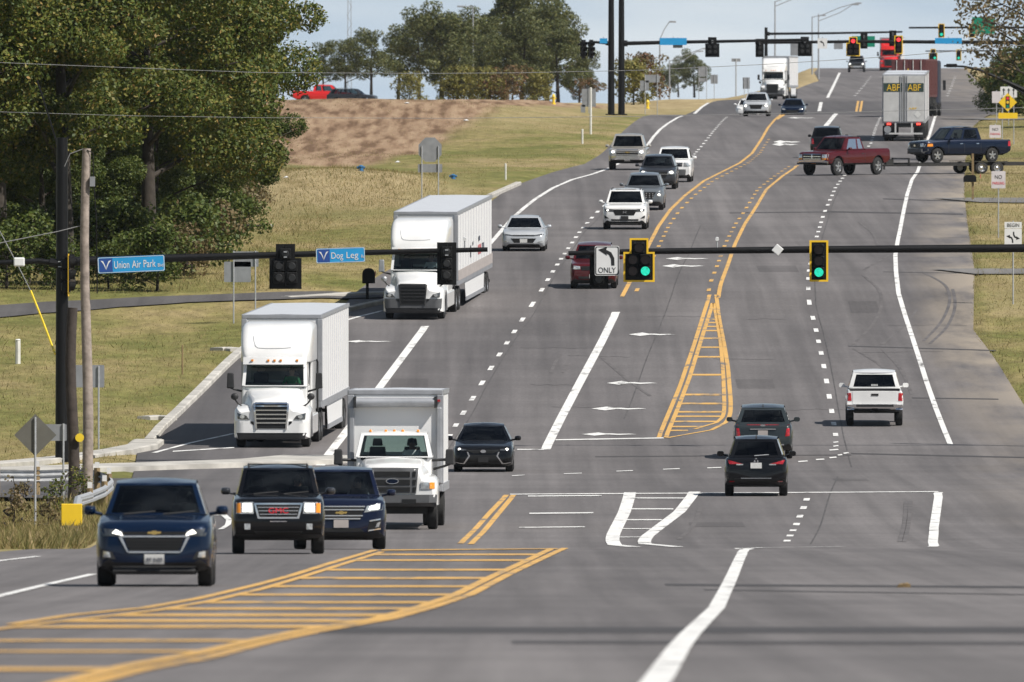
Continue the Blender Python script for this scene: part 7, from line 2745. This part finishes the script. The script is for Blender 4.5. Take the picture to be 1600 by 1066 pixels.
M['grassblade'] = leaf_mat('grassblade', [(0.0, (0.13, 0.135, 0.04)), (0.4, (0.21, 0.185, 0.065)), (0.75, (0.3, 0.235, 0.1)), (1.0, (0.38, 0.29, 0.15))], 0.7, 0.3)

def leaves_mesh(name, centres, radii, n, size, m, seed, squash=0.8):
    g_ = np.random.default_rng(seed)
    C_ = np.array(centres)
    Rr = np.array(radii)
    pw = Rr ** 2
    k = g_.choice(len(C_), n, p=pw / pw.sum())
    d = g_.normal(size=(n, 3))
    d /= np.linalg.norm(d, axis=1)[:, None]
    rad = Rr[k] * (0.55 + 0.5 * g_.random(n) ** 0.5)
    p = C_[k] + d * rad[:, None] * np.array([1, 1, squash])
    p += g_.normal(size=(n, 3)) * 0.06 * Rr[k][:, None]
    nrm = d * 0.6 + g_.normal(size=(n, 3)) * 0.7 + np.array([0, 0, 0.45])
    nrm /= np.linalg.norm(nrm, axis=1)[:, None]
    t = np.cross(nrm, g_.normal(size=(n, 3)))
    t /= np.linalg.norm(t, axis=1)[:, None]
    b_ = np.cross(nrm, t)
    s_ = size * (0.6 + 0.8 * g_.random(n))[:, None]
    v = np.stack([p - t * s_, p + b_ * s_ * 0.62, p + t * s_, p - b_ * s_ * 0.62], 1).reshape(-1, 3)
    f = np.arange(n * 4).reshape(n, 4)
    me = bpy.data.meshes.new(name)
    me.vertices.add(n * 4)
    me.vertices.foreach_set('co', v.ravel())
    me.loops.add(n * 4)
    me.loops.foreach_set('vertex_index', f.ravel())
    me.polygons.add(n)
    me.polygons.foreach_set('loop_start', np.arange(0, n * 4, 4))
    me.polygons.foreach_set('loop_total', np.full(n, 4))
    me.materials.append(m)
    me.update(calc_edges=True)
    return me

def tree_proto(seed, H, spread, trunk_r, n_leaf, leaf, m, clump=1.3, low=0.25, nb=9, twigs=4, squash=0.75):
    """returns meshes (trunk, crown) for one tree"""
    r_ = random.Random(seed)
    mb = MB()
    lean = (r_.uniform(-0.06, 0.06) * H, r_.uniform(-0.06, 0.06) * H)
    tp = [(lean[0] * (k / 5) ** 1.5, lean[1] * (k / 5) ** 1.5, -0.4 + (H * 0.75 + 0.4) * k / 5) for k in range(6)]
    mb.tube(tp, [trunk_r * (1.25 - 1.1 * k / 5) + 0.015 for k in range(6)], 8)
    cen, rad = [], []
    for k in range(nb):
        t = low + (0.95 - low) * k / (nb - 1)
        a = k * 2.4 + r_.uniform(-0.5, 0.5)
        h0 = H * 0.75 * t
        base_ = Vector((lean[0] * t ** 1.5, lean[1] * t ** 1.5, h0))
        ln = spread * (1.05 - 0.55 * abs(t - 0.45) * 1.6) * r_.uniform(0.75, 1.1)
        mid = base_ + Vector((math.cos(a) * ln * 0.5, math.sin(a) * ln * 0.5, ln * 0.22))
        end = base_ + Vector((math.cos(a) * ln, math.sin(a) * ln, ln * 0.38 + r_.uniform(-0.3, 0.6)))
        mb.tube([base_, mid, end], [trunk_r * 0.42 * (1.1 - t * 0.7), trunk_r * 0.26, 0.02], 6)
        for q in range(twigs):
            u = 0.35 + 0.65 * (q + 1) / twigs
            p0 = base_.lerp(mid, u * 2) if u < 0.5 else mid.lerp(end, u * 2 - 1)
            off = Vector((r_.uniform(-1, 1), r_.uniform(-1, 1), r_.uniform(-0.5, 0.9))) * clump * 0.9
            mb.tube([p0, p0 + off], [0.035, 0.012], 4)
            cen.append(tuple(p0 + off))
            rad.append(clump * r_.uniform(0.55, 1.15))
    for k in range(5):
        cen.append((lean[0] + r_.uniform(-1, 1) * spread * 0.4, lean[1] + r_.uniform(-1, 1) * spread * 0.4, H * r_.uniform(0.78, 0.95)))
        rad.append(clump * r_.uniform(0.7, 1.1))
    tm = mb.mesh('trunk', M['bark'], 50, recalc=False)
    return tm, leaves_mesh('crown', cen, rad, n_leaf, leaf, m, seed, squash)

def tree(name, label, group, proto, pos, rz, sc, cat='tree'):
    o = empty(name, pos)
    tag(o, label, cat, group)
    for nm, me in (('trunk', proto[0]), ('crown', proto[1])):
        link(bpy.data.objects.new(nm, me), o)
    o.rotation_euler = (0, 0, rz)
    o.scale = sc if isinstance(sc, tuple) else (sc,) * 3
    return o

# big trees on the left
PA = [tree_proto(11, 15, 5.2, 0.30, 80000, 0.082, M['leaf_olive'], 1.5, 0.30, 12, 3),
      tree_proto(12, 17, 5.5, 0.34, 84000, 0.082, M['leaf_olive'], 1.55, 0.32, 12, 3),
      tree_proto(13, 13, 4.4, 0.24, 76000, 0.078, M['leaf_green'], 1.15, 0.12, 12, 4)]
BIG = [(0, -15.0, 705, 0.3, 1.0, 'leafy olive tree whose crown reaches farthest right over the bank'), (1, -17.6, 672, 1.7, 1.0, 'tall olive tree behind the street sign at left'),
       (1, -20.8, 690, 3.0, 1.05, 'tall olive tree second from the left edge'), (0, -22.6, 668, 4.1, 1.0, 'olive tree at the left edge of the wood'),
       (2, -14.9, 712, 5.0, 0.66, 'low dark green tree at the right of the wood understorey'), (2, -19.0, 694, 0.9, 0.62, 'low dark green tree behind the black mast'),
       (2, -22.5, 690, 2.2, 0.62, 'low dark green tree at the far left edge'), (1, -14.4, 790, 2.5, 1.0, 'tall tree at the back of the wood beside the ridge'),
       (0, -19.5, 760, 5.5, 1.15, 'tall tree deep in the middle of the wood'), (1, -26.0, 740, 0.1, 1.15, 'tall tree deep in the left of the wood'), (0, -16.5, 730, 2.9, 1.2, 'tall tree in the upper middle of the wood'),
       (2, -17.0, 740, 3.3, 0.8, 'dark green understorey tree in the wood middle'), (2, -21.5, 745, 1.2, 0.85, 'dark green understorey tree at the wood left'), (2, -17.2, 700, 0.4, 0.6, 'low green tree between the two nearest trunks'), (2, -21.0, 705, 2.9, 0.65, 'low green tree left of the black mast'), (2, -13.2, 762, 3.7, 0.7, 'low green tree on the slope beside the wood'), (2, -15.4, 745, 4.4, 0.9, 'dark green understorey tree near the bank'),
       (0, -23.5, 800, 1.9, 1.2, 'tall tree at the very back of the wood, left'), (1, -18.0, 830, 0.6, 1.15, 'tall tree at the very back of the wood, right')]
for k, X_, Y_, rz, sc, lab in BIG:
    tree('roadside_tree', lab, 'trees of the left wood', PA[k], Vector((X_, Y_, float(gz(X_, Y_)))), rz, sc)

# shrubs at the foot of the wood
PS = [tree_proto(31, 2.6, 1.3, 0.05, 3500, 0.075, M['leaf_green'], 0.6, 0.1, 7, 3), tree_proto(32, 2.0, 1.2, 0.04, 2600, 0.07, M['leaf_brown'], 0.55, 0.1, 7, 3)]
def shrubs(lst, group):
    for k, px, Y_, sc, lab in lst:
        tree('shrub', lab, group, PS[k], onground(px, Y_), px * 0.37, sc, 'shrub')
SH = [(0, 10, 668, 1.0), (0, 45, 672, 1.2), (0, 90, 668, 0.8), (0, 135, 675, 1.25), (0, 170, 668, 0.7), (0, 205, 674, 1.2), (0, 245, 666, 1.0), (1, 275, 676, 1.0), (0, 300, 680, 1.2), (1, 318, 690, 1.2), (0, 345, 720, 1.1), (1, 350, 745, 1.2), (1, 385, 770, 0.9), (0, 370, 735, 0.8)]
words = ['at the left picture edge', 'second from the left edge', 'just left of the black mast', 'behind the wooden pole', 'right of the wooden pole', 'above the street sign', 'right of the street sign', 'below the low dark tree', 'at the wood corner', 'dry brown, beside the wood corner', 'on the grass slope', 'dry brown, high on the slope', 'dry and small, highest on the slope', 'small green, on the slope edge']
shrubs([(k, px, Y_, sc, 'shrub at the foot of the wood ' + wd_) for (k, px, Y_, sc), wd_ in zip(SH, words)], 'shrubs at the foot of the wood')

# ridge trees
PF = [tree_proto(41, 10.5, 3.6, 0.2, 7500, 0.12, M['leaf_far'], 1.05, 0.42, 9, 3, 0.6), tree_proto(42, 11, 4.0, 0.24, 13000, 0.13, M['leaf_far'], 1.3, 0.18, 10, 3, 0.7),
      tree_proto(43, 4.5, 1.8, 0.09, 2800, 0.12, M['leaf_rust'], 0.8, 0.15, 8, 3), tree_proto(44, 3.2, 1.7, 0.06, 2600, 0.11, M['leaf_yellow'], 0.75, 0.1, 8, 3)]
RID = [(0, 505, 1980, 0.72, 'slender tree at the left end of the ridge row, above the red pickup'), (0, 540, 1950, 0.75, 'slender tree right of the red pickup'), (0, 580, 1930, 0.85, 'leaning open tree left of the gap in the ridge row'),
       (0, 622, 1960, 0.95, 'slender open tree second right of the gap'), (0, 655, 1940, 1.0, 'slender tree left of the dark ridge clump'), (1, 690, 1900, 1.05, 'dense dark tree left of the ridge lamp'),
       (1, 735, 1930, 1.0, 'dense dark tree behind the ridge lamp'), (1, 790, 1950, 1.32, 'tallest dark tree of the ridge row'), (1, 835, 1900, 1.1, 'broad dark tree right of the tallest one'), (1, 872, 1850, 0.85, 'rounded tree at the right end of the ridge row'),
       (1, 905, 1900, 0.5, 'small dark tree tailing off at the right of the ridge'), (1, 765, 1880, 0.8, 'low dense tree before the tallest one'),
       (1, 815, 1860, 0.95, 'full green tree between the two broadest ridge trees'), (1, 855, 1960, 1.05, 'full dark tree behind the rounded right-end tree'), (1, 715, 1960, 0.9, 'dark tree in the middle of the ridge row')]
for k, px, Y_, sc, lab in RID:
    tree('ridge_tree', lab, 'trees along the ridge', PF[k], onground(px, Y_), px * 0.71, sc)
SM = [(3, 725, 1700, 1.15, 'olive sapling left of the ridge lamp'), (2, 800, 1720, 0.95, 'single rust-leaved sapling before the tallest ridge tree'), (3, 760, 1690, 1.1, 'yellow-green sapling in the middle of the ridge'), (3, 640, 1720, 0.95, 'round yellow-green bush in the ridge gap'),
      (3, 700, 1700, 0.8, 'small yellow-green bush beside the rust sapling'), (3, 840, 1690, 1.0, 'olive bush at the right of the ridge'), (2, 775, 1690, 0.7, 'small rust bush on the ridge'), (3, 990, 1500, 1.15, 'yellow-green bush right of the twin masts'), (2, 1006, 1510, 1.0, 'rust-red bush beside the yellow one'), (2, 917, 1700, 0.6, 'small rust shrub left of the twin masts')]
for k, px, Y_, sc, lab in SM:
    tree('small_tree', lab, 'small trees along the ridge', PF[k], onground(px, Y_), px * 0.9, sc)
for k, px, Y_, sc, lab in ((1, 1085, 3000, 0.75, 'hazy distant tree left of the shield sign'), (1, 1060, 3100, 0.6, 'hazy distant low tree right of the truss lamp'), (1, 1030, 3150, 0.5, 'hazy distant shrub behind the rust bush')):
    b = onground(px, Y_)
    b.z = max(b.z, at(px, 150, Y_).z)
    tree('distant_tree', lab, 'hazy distant trees', PF[k], b, px * 0.3, sc)

# right side: thin tree leaning in, dark greenery behind the signs
PR = [tree_proto(51, 11, 4.2, 0.16, 5200, 0.09, M['leaf_brown'], 1.2, 0.3, 11, 4), tree_proto(52, 6, 2.6, 0.14, 7000, 0.12, M['leaf_green'], 1.1, 0.1, 10, 3)]
for k, px, Y_, sc, lab in ((0, 1648, 960, 1.25, 'thin brown-leaved tree leaning in at the upper right corner'), (1, 1592, 1290, 0.85, 'dark green tree behind the lane-use sign'), (1, 1570, 1340, 0.7, 'dark green bush behind the yellow warning sign'), (1, 1625, 1200, 1.0, 'dark tree at the right picture edge'), (1, 1548, 1420, 0.55, 'low dark bush right of the far road'), (1, 1690, 1100, 1.1, 'dark tree beyond the right picture edge')):
    tree('roadside_tree', lab, 'trees on the right', PR[k], onground(px, Y_), px * 0.5, sc)

# ---- grass
def grass(name, label, areas, n, h0, h1, seed, m, wfac=0.5):
    g_ = np.random.default_rng(seed)
    tot = sum(a[4] for a in areas)
    P_ = []
    for (px0, px1, Y0, Y1, wt) in areas:
        k = int(n * wt / tot)
        Y = Y0 + (Y1 - Y0) * g_.random(k)
        px = px0 + (px1 - px0) * g_.random(k)
        P_.append(np.stack([(px - 800) * Y / FPX, Y], 1))
    P_ = np.concatenate(P_)
    X, Y = P_[:, 0], P_[:, 1]
    keep = ((X < XL(Y) - 0.12) | (X > XR(Y) - 0.05)) & ~((X < -9) & (Y > 468) & (Y < 522))
    X, Y = X[keep], Y[keep]
    py_ = np.interp(X, [q_.x for q_ in PATH], [q_.y for q_ in PATH])
    keep = ~((np.abs(Y - py_) < 4.0) & (X < -3.5) & (Y > 600) & (Y < 720))
    X, Y = X[keep], Y[keep]
    n = len(X)
    Z = gz(X, Y) - 0.01
    h = (h0 + (h1 - h0) * g_.random(n) ** 1.6)
    a = g_.random(n) * 6.28
    wd_ = h * wfac * (0.5 + g_.random(n))
    lx, ly = g_.normal(size=n) * h * 0.45, g_.normal(size=n) * h * 0.3
    v = np.stack([np.stack([X - wd_ * np.cos(a) / 2, Y - wd_ * np.sin(a) / 2, Z], 1), np.stack([X + wd_ * np.cos(a) / 2, Y + wd_ * np.sin(a) / 2, Z], 1), np.stack([X + lx, Y + ly, Z + h], 1)], 1).reshape(-1, 3)
    me = bpy.data.meshes.new(name)
    me.vertices.add(n * 3)
    me.vertices.foreach_set('co', v.ravel())
    me.loops.add(n * 3)
    me.loops.foreach_set('vertex_index', np.arange(n * 3))
    me.polygons.add(n)
    me.polygons.foreach_set('loop_start', np.arange(0, n * 3, 3))
    me.polygons.foreach_set('loop_total', np.full(n, 3))
    me.materials.append(M[m])
    me.update(calc_edges=True)
    o = bpy.data.objects.new(name, me)
    link(o)
    o['kind'] = 'stuff'
    tag(o, label, 'grass')
grass('grass', 'short green and straw grass on the lawns and banks', [(-20, 620, 522, 900, 9), (400, 760, 700, 900, 2), (400, 960, 900, 1150, 2), (1480, 1620, 580, 1150, 3)], 260000, 0.03, 0.085, 3, 'grassblade', 0.32)
grass('tall_weeds', 'tall dry weeds on the lower left verge', [(-30, 200, 372, 468, 1)], 26000, 0.12, 0.5, 4, 'grassblade', 0.10)
grass('rough_grass', 'rough dry grass tufts along the wood edge, mound and verges', [(0, 430, 664, 720, 4), (300, 520, 700, 860, 3), (520, 700, 800, 890, 1.5), (1500, 1620, 600, 900, 1.5), (0, 360, 530, 640, 1)], 26000, 0.08, 0.26, 9, 'grassblade', 0.14)
# leafy weeds by the guardrail
PW = tree_proto(61, 1.1, 0.5, 0.02, 420, 0.05, M['leaf_olive'], 0.26, 0.1, 6, 3)
PW2 = tree_proto(62, 1.0, 0.5, 0.02, 380, 0.05, M['leaf_brown'], 0.26, 0.1, 6, 3)
for k, (px, Y_, sc, wd_) in enumerate(((20, 440, 0.9, 'at the left edge below the guardrail'), (85, 455, 0.9, 'behind the diamond sign post'), (75, 430, 0.7, 'left of the yellow end marker'), (130, 462, 0.8, 'behind the guardrail end'), (35, 462, 0.8, 'under the dark diamond'))):
    tree('weed', 'leafy weed clump ' + wd_, 'weed clumps by the guardrail', PW if k % 2 else PW2, onground(px, Y_), px, sc, 'weed')

# ------------------------------------------------------------------ haze: one closed box of pale air
mb = MB()
mb.box(-900, 900, -200, 6500, -16, 75)
hz = mb.build('haze', None)
hm = bpy.data.materials.new('haze')
hm.use_nodes = True
n = hm.node_tree.nodes
n.remove(n['Principled BSDF'])
pv = n.new('ShaderNodeVolumePrincipled')
pv.inputs['Density'].default_value = 0.000018
pv.inputs['Color'].default_value = (0.78, 0.86, 0.95, 1)
pv.inputs['Anisotropy'].default_value = 0.2
hm.node_tree.links.new(pv.outputs['Volume'], n['Material Output'].inputs['Volume'])
hz.data.materials.clear()
hz.data.materials.append(hm)
hz['kind'] = 'stuff'
